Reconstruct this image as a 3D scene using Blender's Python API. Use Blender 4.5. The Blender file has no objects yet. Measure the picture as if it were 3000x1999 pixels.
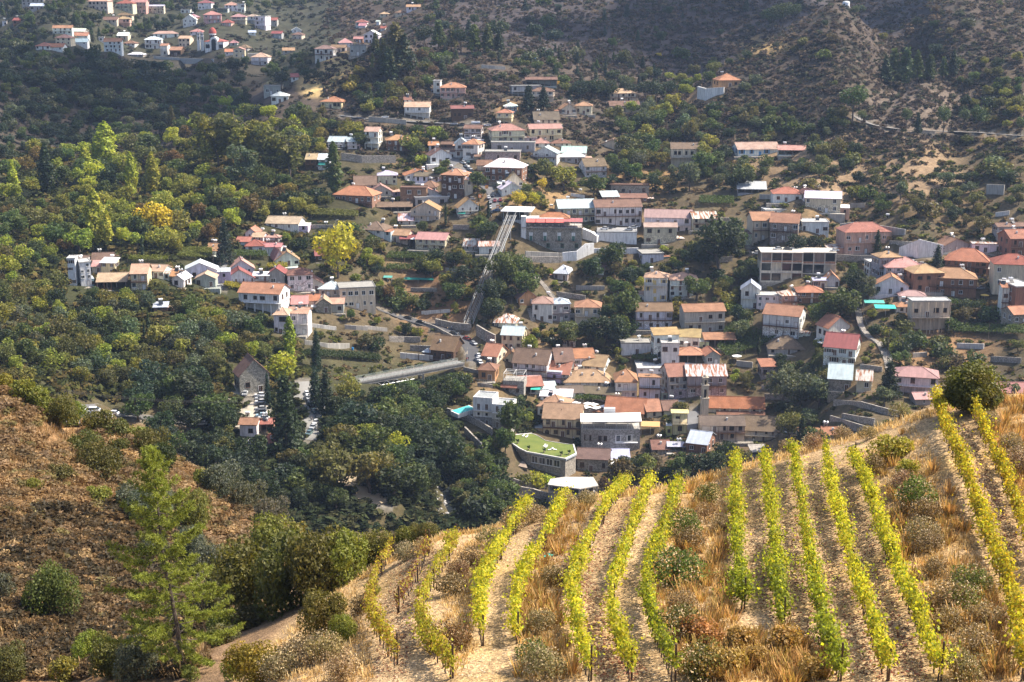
import bpy, bmesh, math, random
import numpy as np
from mathutils import Vector, Matrix
sc = bpy.context.scene
COL = sc.collection
R = math.radians
# ------------------------------------------------------------------ camera
PITCH = R(14.0); F = 4166.67
CP, SP = math.cos(PITCH), math.sin(PITCH)
cd = bpy.data.cameras.new('camera'); cam = bpy.data.objects.new('camera', cd); COL.objects.link(cam)
cd.lens = 50; cd.sensor_width = 36; cd.clip_start = 1; cd.clip_end = 9000
cam.rotation_euler = (R(76), 0, 0); sc.camera = cam
# ------------------------------------------------------------------ sky, sun, exposure
SUN_EL, SUN_AZ = R(50), R(76)           # azimuth clockwise from +Y (the view direction)
w = bpy.data.worlds.new('World'); sc.world = w; w.use_nodes = True
nt = w.node_tree; sky = nt.nodes.new('ShaderNodeTexSky'); sky.sky_type = 'NISHITA'; sky.sun_disc = False
sky.sun_elevation = SUN_EL; sky.sun_rotation = SUN_AZ; sky.altitude = 600; sky.dust_density = 4; sky.air_density = .75
nt.links.new(sky.outputs[0], nt.nodes['Background'].inputs[0]); nt.nodes['Background'].inputs[1].default_value = 0.15
ld = bpy.data.lights.new('sun', 'SUN'); ld.energy = 5.0; ld.angle = R(0.5); ld.color = (1, .90, .76)
sun = bpy.data.objects.new('sun', ld); COL.objects.link(sun)
sd = Vector((math.sin(SUN_AZ) * math.cos(SUN_EL), math.cos(SUN_AZ) * math.cos(SUN_EL), math.sin(SUN_EL)))
sun.rotation_euler = (-sd).to_track_quat('-Z', 'Y').to_euler()
vs = sc.view_settings; vs.view_transform = 'Standard'; vs.look = 'None'; vs.gamma = 1; vs.use_curve_mapping = False
vs.exposure = 0.95
sc.cycles.max_bounces = 5; sc.cycles.diffuse_bounces = 2; sc.cycles.glossy_bounces = 2; sc.cycles.transmission_bounces = 3
sc.cycles.transparent_max_bounces = 4; sc.cycles.volume_bounces = 0; sc.cycles.use_denoising = True
sc.cycles.caustics_reflective = False; sc.cycles.caustics_refractive = False
HAZE = 0.000065
rnd = random.Random(7)
rng = np.random.default_rng(11)
# ------------------------------------------------------------------ helpers
def ray(u, v):
    dx = (u - 1500) / F; dy = (999.5 - v) / F; k = CP + dy * SP
    return dx / k, (dy * CP - SP) / k
def proj(p):
    d = p[1] * CP - p[2] * SP; h = p[1] * SP + p[2] * CP
    return 1500 + F * p[0] / d, 999.5 - F * h / d
def mpp(p):                                  # metres covered by one pixel of the photograph at p
    return (p[1] * CP - p[2] * SP) / F
def vnoise(x, y, seed=0):
    xi = np.floor(x).astype(np.int64); yi = np.floor(y).astype(np.int64); fx = x - xi; fy = y - yi
    fx = fx * fx * (3 - 2 * fx); fy = fy * fy * (3 - 2 * fy)
    def h(a, b):
        n = (a * 374761393 + b * 668265263 + seed * 1442695041) & 0xffffffff
        n = ((n ^ (n >> 13)) * 1274126177) & 0xffffffff
        return ((n ^ (n >> 16)) & 0xffff) / 32767.5 - 1
    return (h(xi, yi) * (1 - fx) + h(xi + 1, yi) * fx) * (1 - fy) + (h(xi, yi + 1) * (1 - fx) + h(xi + 1, yi + 1) * fx) * fy
def fbm(x, y, seed=0, o=3):
    s = 0; a = 1
    for i in range(o): s = s + a * vnoise(x * 2 ** i, y * 2 ** i, seed + i * 17); a *= .5
    return s / 1.8
def tag(o, label=None, cat=None, group=None, kind=None):
    if label: o['label'] = label
    if cat: o['category'] = cat
    if group: o['group'] = group
    if kind: o['kind'] = kind
    return o
def empty(name, loc=(0, 0, 0), rz=0, sc_=None):
    o = bpy.data.objects.new(name, None); COL.objects.link(o); o.location = loc; o.rotation_euler = (0, 0, rz)
    if sc_: o.scale = sc_
    o.empty_display_size = .2
    return o
def link(name, me, parent=None, loc=(0, 0, 0), rz=0, col=None, scale=None):
    o = bpy.data.objects.new(name, me); COL.objects.link(o)
    if parent: o.parent = parent
    o.location = loc; o.rotation_euler = (0, 0, rz)
    if col: o.color = (*col[:3], 1)
    if scale: o.scale = scale
    return o
def np_mesh(name, V, Fc, mats, smooth=False, matidx=None):
    me = bpy.data.meshes.new(name); V = np.asarray(V, np.float32); Fc = np.asarray(Fc, np.int32); k = Fc.shape[1]
    me.vertices.add(len(V)); me.vertices.foreach_set('co', V.ravel())
    me.loops.add(Fc.size); me.loops.foreach_set('vertex_index', Fc.ravel())
    me.polygons.add(len(Fc)); me.polygons.foreach_set('loop_start', np.arange(0, Fc.size, k, dtype=np.int32))
    if smooth: me.polygons.foreach_set('use_smooth', np.ones(len(Fc), bool))
    for m in (mats if isinstance(mats, (list, tuple)) else [mats]): me.materials.append(m)
    if matidx is not None: me.polygons.foreach_set('material_index', np.asarray(matidx, np.int32))
    me.update(calc_edges=True); return me
class MB:
    def __init__(s): s.v = []; s.f = []; s.m = []
    def add(s, vs_, fs, mi=0):
        b = len(s.v); s.v += [tuple(v) for v in vs_]; s.f += [tuple(b + i for i in f) for f in fs]; s.m += [mi] * len(fs); return s
    def box(s, x0, y0, z0, x1, y1, z1, mi=0):
        return s.add([(x0, y0, z0), (x1, y0, z0), (x1, y1, z0), (x0, y1, z0), (x0, y0, z1), (x1, y0, z1), (x1, y1, z1), (x0, y1, z1)],
                     [(3, 2, 1, 0), (4, 5, 6, 7), (0, 1, 5, 4), (1, 2, 6, 5), (2, 3, 7, 6), (3, 0, 4, 7)], mi)
    def bar(s, p, q, r=.05, n=4, mi=0, r2=None):
        p = Vector(p); q = Vector(q); d = (q - p).normalized(); a = d.orthogonal().normalized(); b = d.cross(a); r2 = r if r2 is None else r2
        vs_ = []
        for c, rr in ((p, r), (q, r2)):
            for i in range(n):
                t = 2 * math.pi * (i + .5) / n; vs_.append(c + (a * math.cos(t) + b * math.sin(t)) * rr)
        return s.add(vs_, [(i, (i + 1) % n, n + (i + 1) % n, n + i) for i in range(n)] + [tuple(range(n - 1, -1, -1)), tuple(range(n, 2 * n))], mi)
    def poly(s, pts, z0, z1, mi=0, mtop=None):       # extruded outline, counter-clockwise
        n = len(pts)
        s.add([(p[0], p[1], z0) for p in pts] + [(p[0], p[1], z1) for p in pts], [(i, (i + 1) % n, n + (i + 1) % n, n + i) for i in range(n)] + [tuple(range(n - 1, -1, -1))], mi)
        return s.add([(p[0], p[1], z1) for p in pts], [tuple(range(n))], mi if mtop is None else mtop)
    def lathe(s, prof, n=10, mi=0, c=(0, 0)):
        b = [(c[0] + r * math.cos(2 * math.pi * i / n), c[1] + r * math.sin(2 * math.pi * i / n), z) for r, z in prof for i in range(n)]
        fs = [(j * n + i, j * n + (i + 1) % n, (j + 1) * n + (i + 1) % n, (j + 1) * n + i) for j in range(len(prof) - 1) for i in range(n)]
        return s.add(b, fs + [tuple(range(n - 1, -1, -1)), tuple(range(len(b) - n, len(b)))], mi)
    def mesh(s, name, mats):
        me = bpy.data.meshes.new(name); me.from_pydata(s.v, [], s.f)
        for m in (mats if isinstance(mats, (list, tuple)) else [mats]): me.materials.append(m)
        me.polygons.foreach_set('material_index', s.m); me.update(); return me
    def build(s, name, mats, parent=None, **k): return link(name, s.mesh(name, mats), parent, **k)
# ------------------------------------------------------------------ materials
def newmat(name):
    m = bpy.data.materials.new(name); m.use_nodes = True; n = m.node_tree; return m, n, n.nodes['Principled BSDF']
def N(n, t, **k):
    x = n.nodes.new('ShaderNode' + t)
    for a, b in k.items():
        if hasattr(x, a): setattr(x, a, b)
        else: x.inputs[a.replace('_', ' ')].default_value = b
    return x
def mix(n, fac, a, b, mode='MIX'):
    x = n.nodes.new('ShaderNodeMix'); x.data_type = 'RGBA'; x.blend_type = mode; L = n.links
    for s, val in ((x.inputs[0], fac), (x.inputs[6], a), (x.inputs[7], b)):
        if isinstance(val, bpy.types.NodeSocket): L.new(val, s)
        elif isinstance(val, (int, float)): s.default_value = val
        else: s.default_value = (*val[:3], 1)
    return x.outputs[2]
def ramp(n, fac, stops):
    r = n.nodes.new('ShaderNodeValToRGB'); e = r.color_ramp.elements
    while len(e) < len(stops): e.new(.5)
    for el, (p, c) in zip(e, stops): el.position = p; el.color = (*((c,) * 3 if isinstance(c, (int, float)) else c), 1)
    n.links.new(fac, r.inputs[0]); return r.outputs[0]
def noise(n, scale, detail=3, vec=None, rough=.55):
    x = N(n, 'TexNoise', Scale=scale, Detail=detail, Roughness=rough)
    if vec: n.links.new(vec, x.inputs['Vector'])
    return x.outputs[0]
def bump(n, bs, h, strength=.5, dist=.1):
    b = N(n, 'Bump', Strength=strength, Distance=dist); n.links.new(h, b.inputs['Height']); n.links.new(b.outputs[0], bs.inputs['Normal'])
def surf(name, lo=.75, hi=1.1, scale=1.2, rough=.9, kind=None, spec=.2):
    """A surface tinted by its object's own colour, with weathering; kind: tile, tin, stone, wood, streak."""
    m, n, bs = newmat(name); oi = N(n, 'ObjectInfo'); tc = N(n, 'TexCoord'); O = tc.outputs['Object']; c = oi.outputs['Color']
    mp = N(n, 'Mapping'); n.links.new(O, mp.inputs[0]); n.links.new(oi.outputs['Location'], mp.inputs[1]); P = mp.outputs[0]
    v = ramp(n, noise(n, scale, 4, P), [(.25, lo), (.75, hi)]); c2 = mix(n, 1, c, v, 'MULTIPLY')
    if kind == 'tile':
        big = ramp(n, noise(n, .35, 3, P), [(.3, .72), (.7, 1.12)]); c2 = mix(n, 1, c2, big, 'MULTIPLY')
        wv = N(n, 'TexWave', Scale=1.3, Distortion=.6); wv.bands_direction = 'X'; n.links.new(P, wv.inputs[0])
        wy = N(n, 'TexWave', Scale=.9, Distortion=1.2); wy.bands_direction = 'Y'; n.links.new(P, wy.inputs[0])
        c2 = mix(n, 1, c2, ramp(n, wy.outputs[1], [(.0, .82), (.5, 1.05)]), 'MULTIPLY')
        spots = ramp(n, noise(n, 3.2, 2, P), [(.58, 0), (.66, 1)]); c2 = mix(n, mix(n, .45, (0, 0, 0), spots), c2, (.30, .22, .16))
        bump(n, bs, wv.outputs[1], .6, .08)
    if kind in ('tin', 'rust'):
        st = N(n, 'Mapping'); st.inputs[3].default_value = (1.1, .12, .3); n.links.new(P, st.inputs[0])
        if kind == 'rust':
            rr = ramp(n, noise(n, 1.3, 4, st.outputs[0]), [(.46, 0), (.58, 1)]); c2 = mix(n, rr, c2, (.26, .11, .055))
        else: c2 = mix(n, 1, c2, ramp(n, noise(n, 1.0, 3, st.outputs[0]), [(.3, .8), (.7, 1.08)]), 'MULTIPLY')
        wv = N(n, 'TexWave', Scale=.9); wv.bands_direction = 'X'; n.links.new(P, wv.inputs[0]); bump(n, bs, wv.outputs[1], .5, .05)
    if kind == 'stone':
        vo = N(n, 'TexVoronoi', Scale=2.3, Randomness=1.); n.links.new(P, vo.inputs[0])
        c2 = mix(n, 1, c2, ramp(n, N_sep(n, vo.outputs['Color']), [(0, .55), (.5, .95), (1, 1.35)]), 'MULTIPLY')
        ve = N(n, 'TexVoronoi', Scale=2.3, feature='DISTANCE_TO_EDGE'); n.links.new(P, ve.inputs[0])
        c2 = mix(n, ramp(n, ve.outputs[0], [(.0, 1), (.07, 0)]), c2, (.17, .15, .13)); bump(n, bs, ve.outputs[0], .6, .1)
    if kind == 'streak':
        st = N(n, 'Mapping'); st.inputs[3].default_value = (1.2, 1.2, .12); n.links.new(P, st.inputs[0])
        c2 = mix(n, 1, c2, ramp(n, noise(n, 1.6, 4, st.outputs[0]), [(.38, .72), (.6, 1)]), 'MULTIPLY')
    if kind == 'wood':
        st = N(n, 'Mapping'); st.inputs[3].default_value = (6, 6, .4); n.links.new(P, st.inputs[0])
        c2 = mix(n, 1, c2, ramp(n, noise(n, 1.6, 3, st.outputs[0]), [(.3, .65), (.7, 1.15)]), 'MULTIPLY')
    n.links.new(c2, bs.inputs['Base Color']); bs.inputs['Roughness'].default_value = rough; bs.inputs['Specular IOR Level'].default_value = spec
    return m
def N_sep(n, c):
    s = n.nodes.new('ShaderNodeSeparateColor'); n.links.new(c, s.inputs[0]); return s.outputs[0]
M = {}
M['plaster'] = surf('plaster', .86, 1.05, .9, .9, 'streak'); M['tile'] = surf('roof tiles', .75, 1.15, 2.5, .85, 'tile')
M['tin'] = surf('sheet metal', .85, 1.08, .8, .5, 'tin', .4); M['rust'] = surf('rusty sheet', .85, 1.08, .8, .7, 'rust')
M['stone'] = surf('rubble stone', .8, 1.15, .5, .95, 'stone'); M['wood'] = surf('timber', .8, 1.1, 1, .8, 'wood')
M['concrete'] = surf('concrete', .8, 1.08, .35, .9, 'streak'); M['paint'] = surf('paint', .95, 1.03, .6, .55, None, .4)
M['cloth'] = surf('canvas', .93, 1.03, 1.5, .95); M['asphalt'] = surf('asphalt', .8, 1.15, .25, .9)
def plain(name, c, rough=.6, metal=0, spec=.5):
    m, n, bs = newmat(name); bs.inputs['Base Color'].default_value = (*c, 1); bs.inputs['Roughness'].default_value = rough
    bs.inputs['Metallic'].default_value = metal; bs.inputs['Specular IOR Level'].default_value = spec; M[name] = m; return m
plain('glass', (.018, .022, .026), .12, 0, .6); plain('rubber', (.02, .02, .02), .8); plain('steel', (.45, .47, .49), .4, .7)
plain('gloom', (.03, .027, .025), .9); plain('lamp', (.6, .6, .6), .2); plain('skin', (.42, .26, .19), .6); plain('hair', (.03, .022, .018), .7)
m, n, bs = newmat('car paint'); oi = N(n, 'ObjectInfo'); n.links.new(oi.outputs['Color'], bs.inputs['Base Color']); bs.inputs['Roughness'].default_value = .25; bs.inputs['Coat Weight'].default_value = .6; M['carpaint'] = m
m, n, bs = newmat('pool water'); bs.inputs['Base Color'].default_value = (.10, .50, .50, 1); bs.inputs['Roughness'].default_value = .06; bump(n, bs, noise(n, 2.2, 2), .15, .05); M['pool'] = m
def leafmat(name, trans=.35, lo=.6, hi=1.35, hue=.5, clump=.6, sheen=.3):
    m, n, bs = newmat(name); oi = N(n, 'ObjectInfo'); g = N(n, 'NewGeometry')
    c = mix(n, 1, oi.outputs['Color'], ramp(n, g.outputs['Random Per Island'], [(0, lo), (1, hi)]), 'MULTIPLY')
    tc = N(n, 'TexCoord'); mp = N(n, 'Mapping'); n.links.new(tc.outputs['Object'], mp.inputs[0]); n.links.new(oi.outputs['Location'], mp.inputs[1])
    c = mix(n, 1, c, ramp(n, noise(n, clump * 6, 2, tc.outputs['Object']), [(.3, .78), (.7, 1.2)]), 'MULTIPLY')
    c = mix(n, ramp(n, noise(n, 4.1, 1, mp.outputs[0]), [(.5, 0), (.72, hue)]), c, mix(n, 1, c, (1.7, 1.25, .55), 'MULTIPLY'))
    n.links.new(c, bs.inputs['Base Color']); bs.inputs['Roughness'].default_value = .6; bs.inputs['Specular IOR Level'].default_value = sheen
    t = N(n, 'BsdfTranslucent'); n.links.new(mix(n, 1, c, (1.3, 1.35, .7), 'MULTIPLY'), t.inputs[0]); ms = N(n, 'MixShader'); ms.inputs[0].default_value = trans
    n.links.new(bs.outputs[0], ms.inputs[1]); n.links.new(t.outputs[0], ms.inputs[2]); n.links.new(ms.outputs[0], n.nodes['Material Output'].inputs[0]); return m
M['leaf'] = leafmat('foliage', .35); M['needle'] = leafmat('needles', .25, .65, 1.3, .2); M['dry'] = leafmat('dry stems', .3, .6, 1.4, .2, .3, .1)
M['vine'] = leafmat('vine leaves', .5, .6, 1.35, .55, .4)
m, n, bs = newmat('bark'); n.links.new(ramp(n, noise(n, 9, 3), [(.3, (.05, .038, .028)), (.7, (.13, .10, .08))]), bs.inputs['Base Color']); bs.inputs['Roughness'].default_value = .95; M['bark'] = m
# the ground: soil colours from the cover attribute, broken up by noise in world space
m, n, bs = newmat('ground'); at_ = N(n, 'VertexColor'); at_.layer_name = 'cover'; g = N(n, 'NewGeometry'); P = g.outputs['Position']
c = at_.outputs[0]
c = mix(n, 1, c, ramp(n, noise(n, .09, 5, P), [(.3, .7), (.7, 1.25)]), 'MULTIPLY')
c = mix(n, 1, c, ramp(n, noise(n, .6, 4, P), [(.3, .72), (.7, 1.25)]), 'MULTIPLY')
c = mix(n, 1, c, ramp(n, noise(n, 5.0, 4, P, .7), [(.3, .65), (.72, 1.35)]), 'MULTIPLY')
gv = N(n, 'TexVoronoi', Scale=11.0); n.links.new(P, gv.inputs[0])
c = mix(n, mix(n, 1, at_.outputs[1], at_.outputs[1], 'MULTIPLY'), c, mix(n, 1, c, ramp(n, N_sep(n, gv.outputs['Color']), [(0, .5), (.6, 1), (1, 1.5)]), 'MULTIPLY'))
n.links.new(c, bs.inputs['Base Color']); bs.inputs['Roughness'].default_value = .97; bs.inputs['Specular IOR Level'].default_value = .1
bump(n, bs, noise(n, 3.5, 5, P, .7), .9, .25); M['ground'] = m
# ------------------------------------------------------------------ terrain
VIS=[ # u,v,horizontal distance
# vineyard hill
(300,1999,84),(560,1999,77),(820,1999,69),(1100,1999,63),(1500,1999,59),(1900,1999,56),(2300,1999,54),(2700,1999,52),(3000,1999,50),
(1060,1850,74),(1300,1800,73),(1600,1800,70),(2000,1800,67),(2400,1800,64),(2800,1800,61),(3000,1800,60),
(1100,1720,88),(1400,1650,86),(1700,1600,85),(2100,1600,81),(2500,1600,77),(3000,1600,72),(1750,1480,97),(2150,1450,97),(2550,1400,90),(3000,1350,86),
(560,1960,81),(715,1890,86),(890,1790,91),(1020,1700,95),
(1130,1635,98),(1275,1575,101),(1530,1524,103),(1660,1490,105),(1785,1454,107),(1990,1424,110),(2155,1366,111),(2330,1315,112),(2680,1212,111),(2805,1177,108),(3000,1156,103),
# gully and brown hill
(400,1900,99),(200,1950,96),(0,1999,93),(0,1800,106),(300,1700,121),(200,1500,140),(0,1500,131),(0,1300,150),(300,1350,163),
(0,1130,168),(180,1190,175),(350,1270,175),(560,1400,170),(700,1480,162),(830,1565,150),(700,1650,134),(780,1740,116),(600,1800,113),
# valley floor left
(60,1100,440),(265,1212,462),(500,1250,470),(700,1150,500),(600,1330,455),(750,1250,480),(720,1340,458),(1050,1420,452),(1150,1450,448),(880,1420,450),
(1310,1480,478),(1310,1400,500),(1250,1260,530),(1230,1180,556),(900,1145,520),(800,1120,520),(1380,1040,600),(1330,975,625),(1180,935,640),(1450,1330,515),(1450,1180,560),
# lower village
(1570,1400,508),(1660,1490,482),(1800,1300,545),(1800,1400,510),(2100,1250,548),(2150,1200,567),(2300,1260,543),(1700,1150,582),(1500,1100,592),(2000,1050,605),(2350,1000,605),(1650,950,635),
(2000,880,645),(2400,880,630),(2700,950,590),(2950,1000,560),(2700,1100,540),(2500,1200,505),(2900,850,615),(1750,740,692),(1370,950,628),(1500,640,705),(1300,750,685),(1000,830,645),
(1100,680,705),(700,860,625),(300,800,620),(100,900,560),(200,1010,500),(500,1000,540),(600,950,570),(900,1000,585),(1000,950,615),(900,700,692),(2100,700,695),(2350,680,680),(2700,740,640),(2500,600,725),(2950,700,650),
(2000,450,830),(1700,400,840),(1450,450,800),(1250,350,860),(1400,250,905),(1700,300,895),(1650,560,760),(2150,560,760),(2300,420,810),(2700,500,735),(2650,360,790),(2950,450,735),(2500,300,820),
(2100,260,895),(1000,500,770),(1000,400,830),(1000,330,880),(700,600,715),(700,450,800),(0,600,680),(0,750,600),(300,600,690),(400,500,790),(150,450,840),(850,290,910),
# hill behind, far
(300,400,900),(100,300,930),(500,300,950),(700,320,950),(100,130,1040),(330,150,1050),(600,175,1060),(750,235,1010),(0,200,980),
(1150,85,960),(1150,200,915),(1000,240,915),(1280,220,930),(1060,150,950),
(2050,255,930),(2200,150,960),(2350,70,985),(2470,8,1000),(2700,200,880),(2750,80,960),(2950,20,1000),(2950,200,860),(2700,270,830),(2690,248,845),(2560,375,795),(2800,385,800),(2640,300,822),(2745,300,822),
(1500,120,1050),(1700,100,1120),(1900,100,1110),(1400,30,1200),(1800,0,1250),(2200,20,1180),
(100,100,1150),(300,60,1230),(600,140,1180),(600,60,1300),(300,0,1380),(700,0,1450),(950,130,1100),(800,100,1250),(900,50,1400),(1050,30,1350),(1250,50,1180),
]
HID=[ # u,distance,z
(1100,12,-16),(1500,12,-16),(1900,12,-16),(0,25,-24),(1500,25,-22),(3000,25,-20),(-1200,30,-30),(4200,30,-16),
(0,55,-40),(-1200,100,-50),(-1200,170,-42),(-1200,300,-90),(-1200,450,-110),(-1200,700,-80),(-1200,1000,-30),(-1200,1500,20),
(4200,60,-20),(4200,110,-24),(4200,200,-70),(4200,400,-115),(4200,600,-100),(4200,800,-60),(4200,1000,0),(4200,1500,60),
(1130,125,-60),(1530,130,-60),(1990,135,-58),(2330,138,-55),(2680,138,-52),(3000,130,-46),
(1130,190,-105),(1530,190,-104),(1990,190,-102),(2330,190,-97),(2680,190,-92),(3000,190,-84),
(1130,300,-152),(1530,300,-152),(1990,300,-148),(2400,300,-140),(2900,300,-124),
(1130,400,-176),(1530,400,-178),(1990,420,-176),(2400,420,-165),(2900,420,-143),
(0,200,-66),(0,280,-108),(0,370,-130),(350,210,-75),(400,290,-118),(400,380,-142),(700,200,-80),(750,290,-130),(800,380,-158),(900,150,-66),(950,220,-105),(950,300,-146),
(100,1090,-62),(350,1100,-60),(600,1110,-62),(780,1060,-58),(1150,1010,-48),(2200,1040,-45),(2470,1080,-35),(2050,1000,-60),
(2690,905,-66),(2620,890,-64),(0,1700,30),(800,1900,40),(1500,1600,60),(2200,1500,50),(3000,1400,60),(0,3200,330),(800,3200,330),(1500,3200,330),(2200,3200,330),(3000,3200,330),(-1200,3200,330),(4200,3200,330),
]
KA, KS = 5.0, 1.3
_P = []; _V = []
for u, v, Y in VIS: a, t = ray(u, v); _P.append((a * KA, math.log(Y) * KS)); _V.append(t)
for u, Y, z in HID: _P.append(((u - 1500) / F * KA, math.log(Y) * KS)); _V.append(z / Y)
_P = np.array(_P); _V = np.array(_V); _n = len(_P)
_r2 = ((_P[:, None] - _P[None]) ** 2).sum(2); _K = .5 * _r2 * np.log(_r2 + 1e-12) + np.eye(_n) * 2e-4; _Q = np.c_[np.ones(_n), _P]
_w = np.linalg.solve(np.block([[_K, _Q], [_Q.T, np.zeros((3, 3))]]), np.r_[_V, np.zeros(3)])
AC = np.r_[np.arange(-.8, -.385, .012), np.arange(-.385, .3851, .0018), np.arange(.397, .81, .012)]
SR = np.linspace(math.log(12), math.log(3400), 620); DS = SR[1] - SR[0]
A, S = np.meshgrid(AC, SR); YY = np.exp(S); XX = A * YY
T = (_w[-3] + _w[-2] * A * KA + _w[-1] * S * KS)
for i in range(_n):
    r2 = (A * KA - _P[i, 0]) ** 2 + (S * KS - _P[i, 1]) ** 2; T += _w[i] * .5 * r2 * np.log(r2 + 1e-12)
ZZ = T * YY
sm = lambda x, a, b: np.clip((x - a) / (b - a), 0, 1) ** 2 * (3 - 2 * np.clip((x - a) / (b - a), 0, 1))
far = sm(YY, 720, 1000); mid = sm(YY, 140, 400) * (1 - far); near = 1 - sm(YY, 140, 260)
ZZ += near * (.11 * fbm(XX / 1.6, YY / 1.6, 3) + .2 * fbm(XX / 9, YY / 9, 5, 2)) + mid * (1.1 * fbm(XX / 16, YY / 16, 9) + .9 * fbm(XX / 45, YY / 45, 21, 2))
ZZ += far * (7 * fbm(XX / 85, YY / 85, 31) - 5 * np.abs(fbm(XX / 60, YY / 130, 41, 2)) + 2) 
def bil(x, y, arr=None):
    arr = ZZ if arr is None else arr
    a = np.clip(np.asarray(x) / y, AC[0], AC[-1] - 1e-6); s = (np.log(y) - SR[0]) / DS; s = np.clip(s, 0, len(SR) - 1.001)
    j = np.clip(np.searchsorted(AC, a) - 1, 0, len(AC) - 2); fa = (a - AC[j]) / (AC[j + 1] - AC[j]); i = np.floor(s).astype(int); fs = s - i
    return (arr[i, j] * (1 - fa) + arr[i, j + 1] * fa) * (1 - fs) + (arr[i + 1, j] * (1 - fa) + arr[i + 1, j + 1] * fa) * fs
def hgt(x, y): return float(bil(x, y))
def at(u, v, ymin=150, ymax=1700):
    """Where the line of sight through photo pixel (u, v) meets the ground."""
    a, t = ray(u, v); j = min(max(int(np.searchsorted(AC, a)) - 1, 0), len(AC) - 2); fa = (a - AC[j]) / (AC[j + 1] - AC[j])
    i0 = max(0, int((math.log(ymin) - SR[0]) / DS)); i1 = min(len(SR), int((math.log(ymax) - SR[0]) / DS) + 1)
    col = (ZZ[i0:i1, j] * (1 - fa) + ZZ[i0:i1, j + 1] * fa) / YY[i0:i1, 0]; k = np.nonzero(col >= t)[0]
    if len(k) == 0: y = YY[i0:i1, 0][int(np.argmax(col))]
    else:
        k = int(k[0]); y = YY[i0 + k, 0]
        if k > 0: f = (t - col[k - 1]) / max(1e-9, col[k] - col[k - 1]); y = math.exp(SR[i0 + k - 1] + f * DS)
    return Vector((a * y, y, hgt(a * y, y)))
# roads: level the ground under each and lay a strip on it
ROADS = [
 ('asphalt_road', 6.0, (.085, .085, .09), [(1105, 905), (1165, 927), (1250, 950), (1320, 972), (1362, 998), (1385, 1030), (1388, 1062)]),
 ('village_street', 6.0, (.13, .13, .135), [(1322, 440), (1330, 480), (1365, 512), (1425, 545), (1452, 575), (1456, 612)]),
 ('hillside_street', 5.5, (.085, .085, .09), [(2195, 728), (2290, 738), (2400, 741), (2500, 745), (2580, 752), (2660, 752), (2780, 742)]),
 ('upper_lane', 4.2, (.20, .185, .17), [(2500, 335), (2540, 362), (2620, 378), (2720, 384), (2850, 388), (3000, 398)]),
 ('valley_road', 5.5, (.16, .155, .15), [(180, 1208), (260, 1212), (340, 1216), (430, 1222), (560, 1240)]),
 ('alley', 3.6, (.2, .2, .2), [(665, 752), (648, 790), (640, 830), (650, 850)]),
 ('church_lane', 4.5, (.18, .18, .18), [(2030, 1205), (2030, 1240), (2020, 1262)]),
 ('lower_lane', 4.5, (.3, .29, .28), [(2270, 1252), (2320, 1262), (2380, 1278)]),
 ('ledge_road', 4.5, (.16, .16, .165), [(1000, 338), (1080, 349), (1190, 356), (1300, 362), (1440, 366)]),
 ('car_park', 17, (.40, .36, .29), [(735, 1132), (725, 1200), (718, 1252)]),
 ('car_park_lane', 11, (.24, .235, .22), [(890, 1118), (905, 1180), (925, 1240), (905, 1290)]),
 ('dirt_path', 9, (.38, .30, .20), [(1000, 1385), (1030, 1410), (1075, 1450), (1120, 1478)]),
]
def resample(pts, step):
    out = [pts[0]]
    for p, q in zip(pts, pts[1:]):
        n_ = max(1, int((q - p).length / step)); out += [p.lerp(q, (i + 1) / n_) for i in range(n_)]
    return out
def smooth_path(pts, it=2):
    for _ in range(it):
        q = [pts[0]]
        for a, b in zip(pts, pts[1:]): q += [a.lerp(b, .25), a.lerp(b, .75)]
        pts = q + [pts[-1]]
    return pts
RD = []
for name, wd, colr, px in ROADS:
    pts = smooth_path([at(u, v) for u, v in px], 3); zs = np.array([p.z for p in pts])
    k = np.ones(7) / 7; zs = np.convolve(np.pad(zs, 3, 'edge'), k, 'valid')
    for p, z in zip(pts, zs): p.z = float(z)
    RD.append((name, wd, colr, resample(pts, 1.2)))
ON_ROAD = np.zeros(ZZ.shape, bool)
for name, wd, colr, pts in RD:
    Pn = np.array([(p.x, p.y, p.z) for p in pts]); lo = Pn.min(0) - wd - 6; hi = Pn.max(0) + wd + 6
    I = np.nonzero((XX > lo[0]) & (XX < hi[0]) & (YY > lo[1]) & (YY < hi[1])); x = XX[I]; y = YY[I]
    best = np.full(len(x), 1e9); bz = np.zeros(len(x))
    for p in Pn[::2]:
        d = (x - p[0]) ** 2 + (y - p[1]) ** 2; k = d < best; best[k] = d[k]; bz[k] = p[2]
    d = np.sqrt(best); f = 1 - sm(d, wd / 2 + .8, wd / 2 + 5); ZZ[I] = ZZ[I] * (1 - f) + (bz - .1) * f
    ON_ROAD[I] |= d < wd / 2 + .5
# ground cover, with the sunlight on the knoll's left flank put into its colour
UU, VV = proj((XX, YY, ZZ)); C = np.zeros(ZZ.shape + (3,)); 
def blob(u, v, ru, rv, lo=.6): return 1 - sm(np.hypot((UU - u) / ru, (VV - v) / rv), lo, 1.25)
def lay(mask, c):
    global C
    mk = np.clip(mask, 0, 1)[..., None]; C = C * (1 - mk) + np.array(c) * mk
n1 = fbm(XX / 22, YY / 22, 51); n2 = fbm(XX / 5, YY / 5, 61); n3 = fbm(XX / 1.5, YY / 1.5, 71); one = np.ones(ZZ.shape)
lay(one, (.11, .085, .05)); lay(sm(n1, 0, .5) * .8, (.20, .135, .07)); lay(sm(n2, .1, .5) * .6, (.06, .062, .028))
fm = YY > 200
lay(fm * (blob(450, 620, 750, 330) + blob(300, 1000, 600, 200) + blob(1000, 1300, 400, 300)) * .85, (.045, .048, .022))
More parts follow.
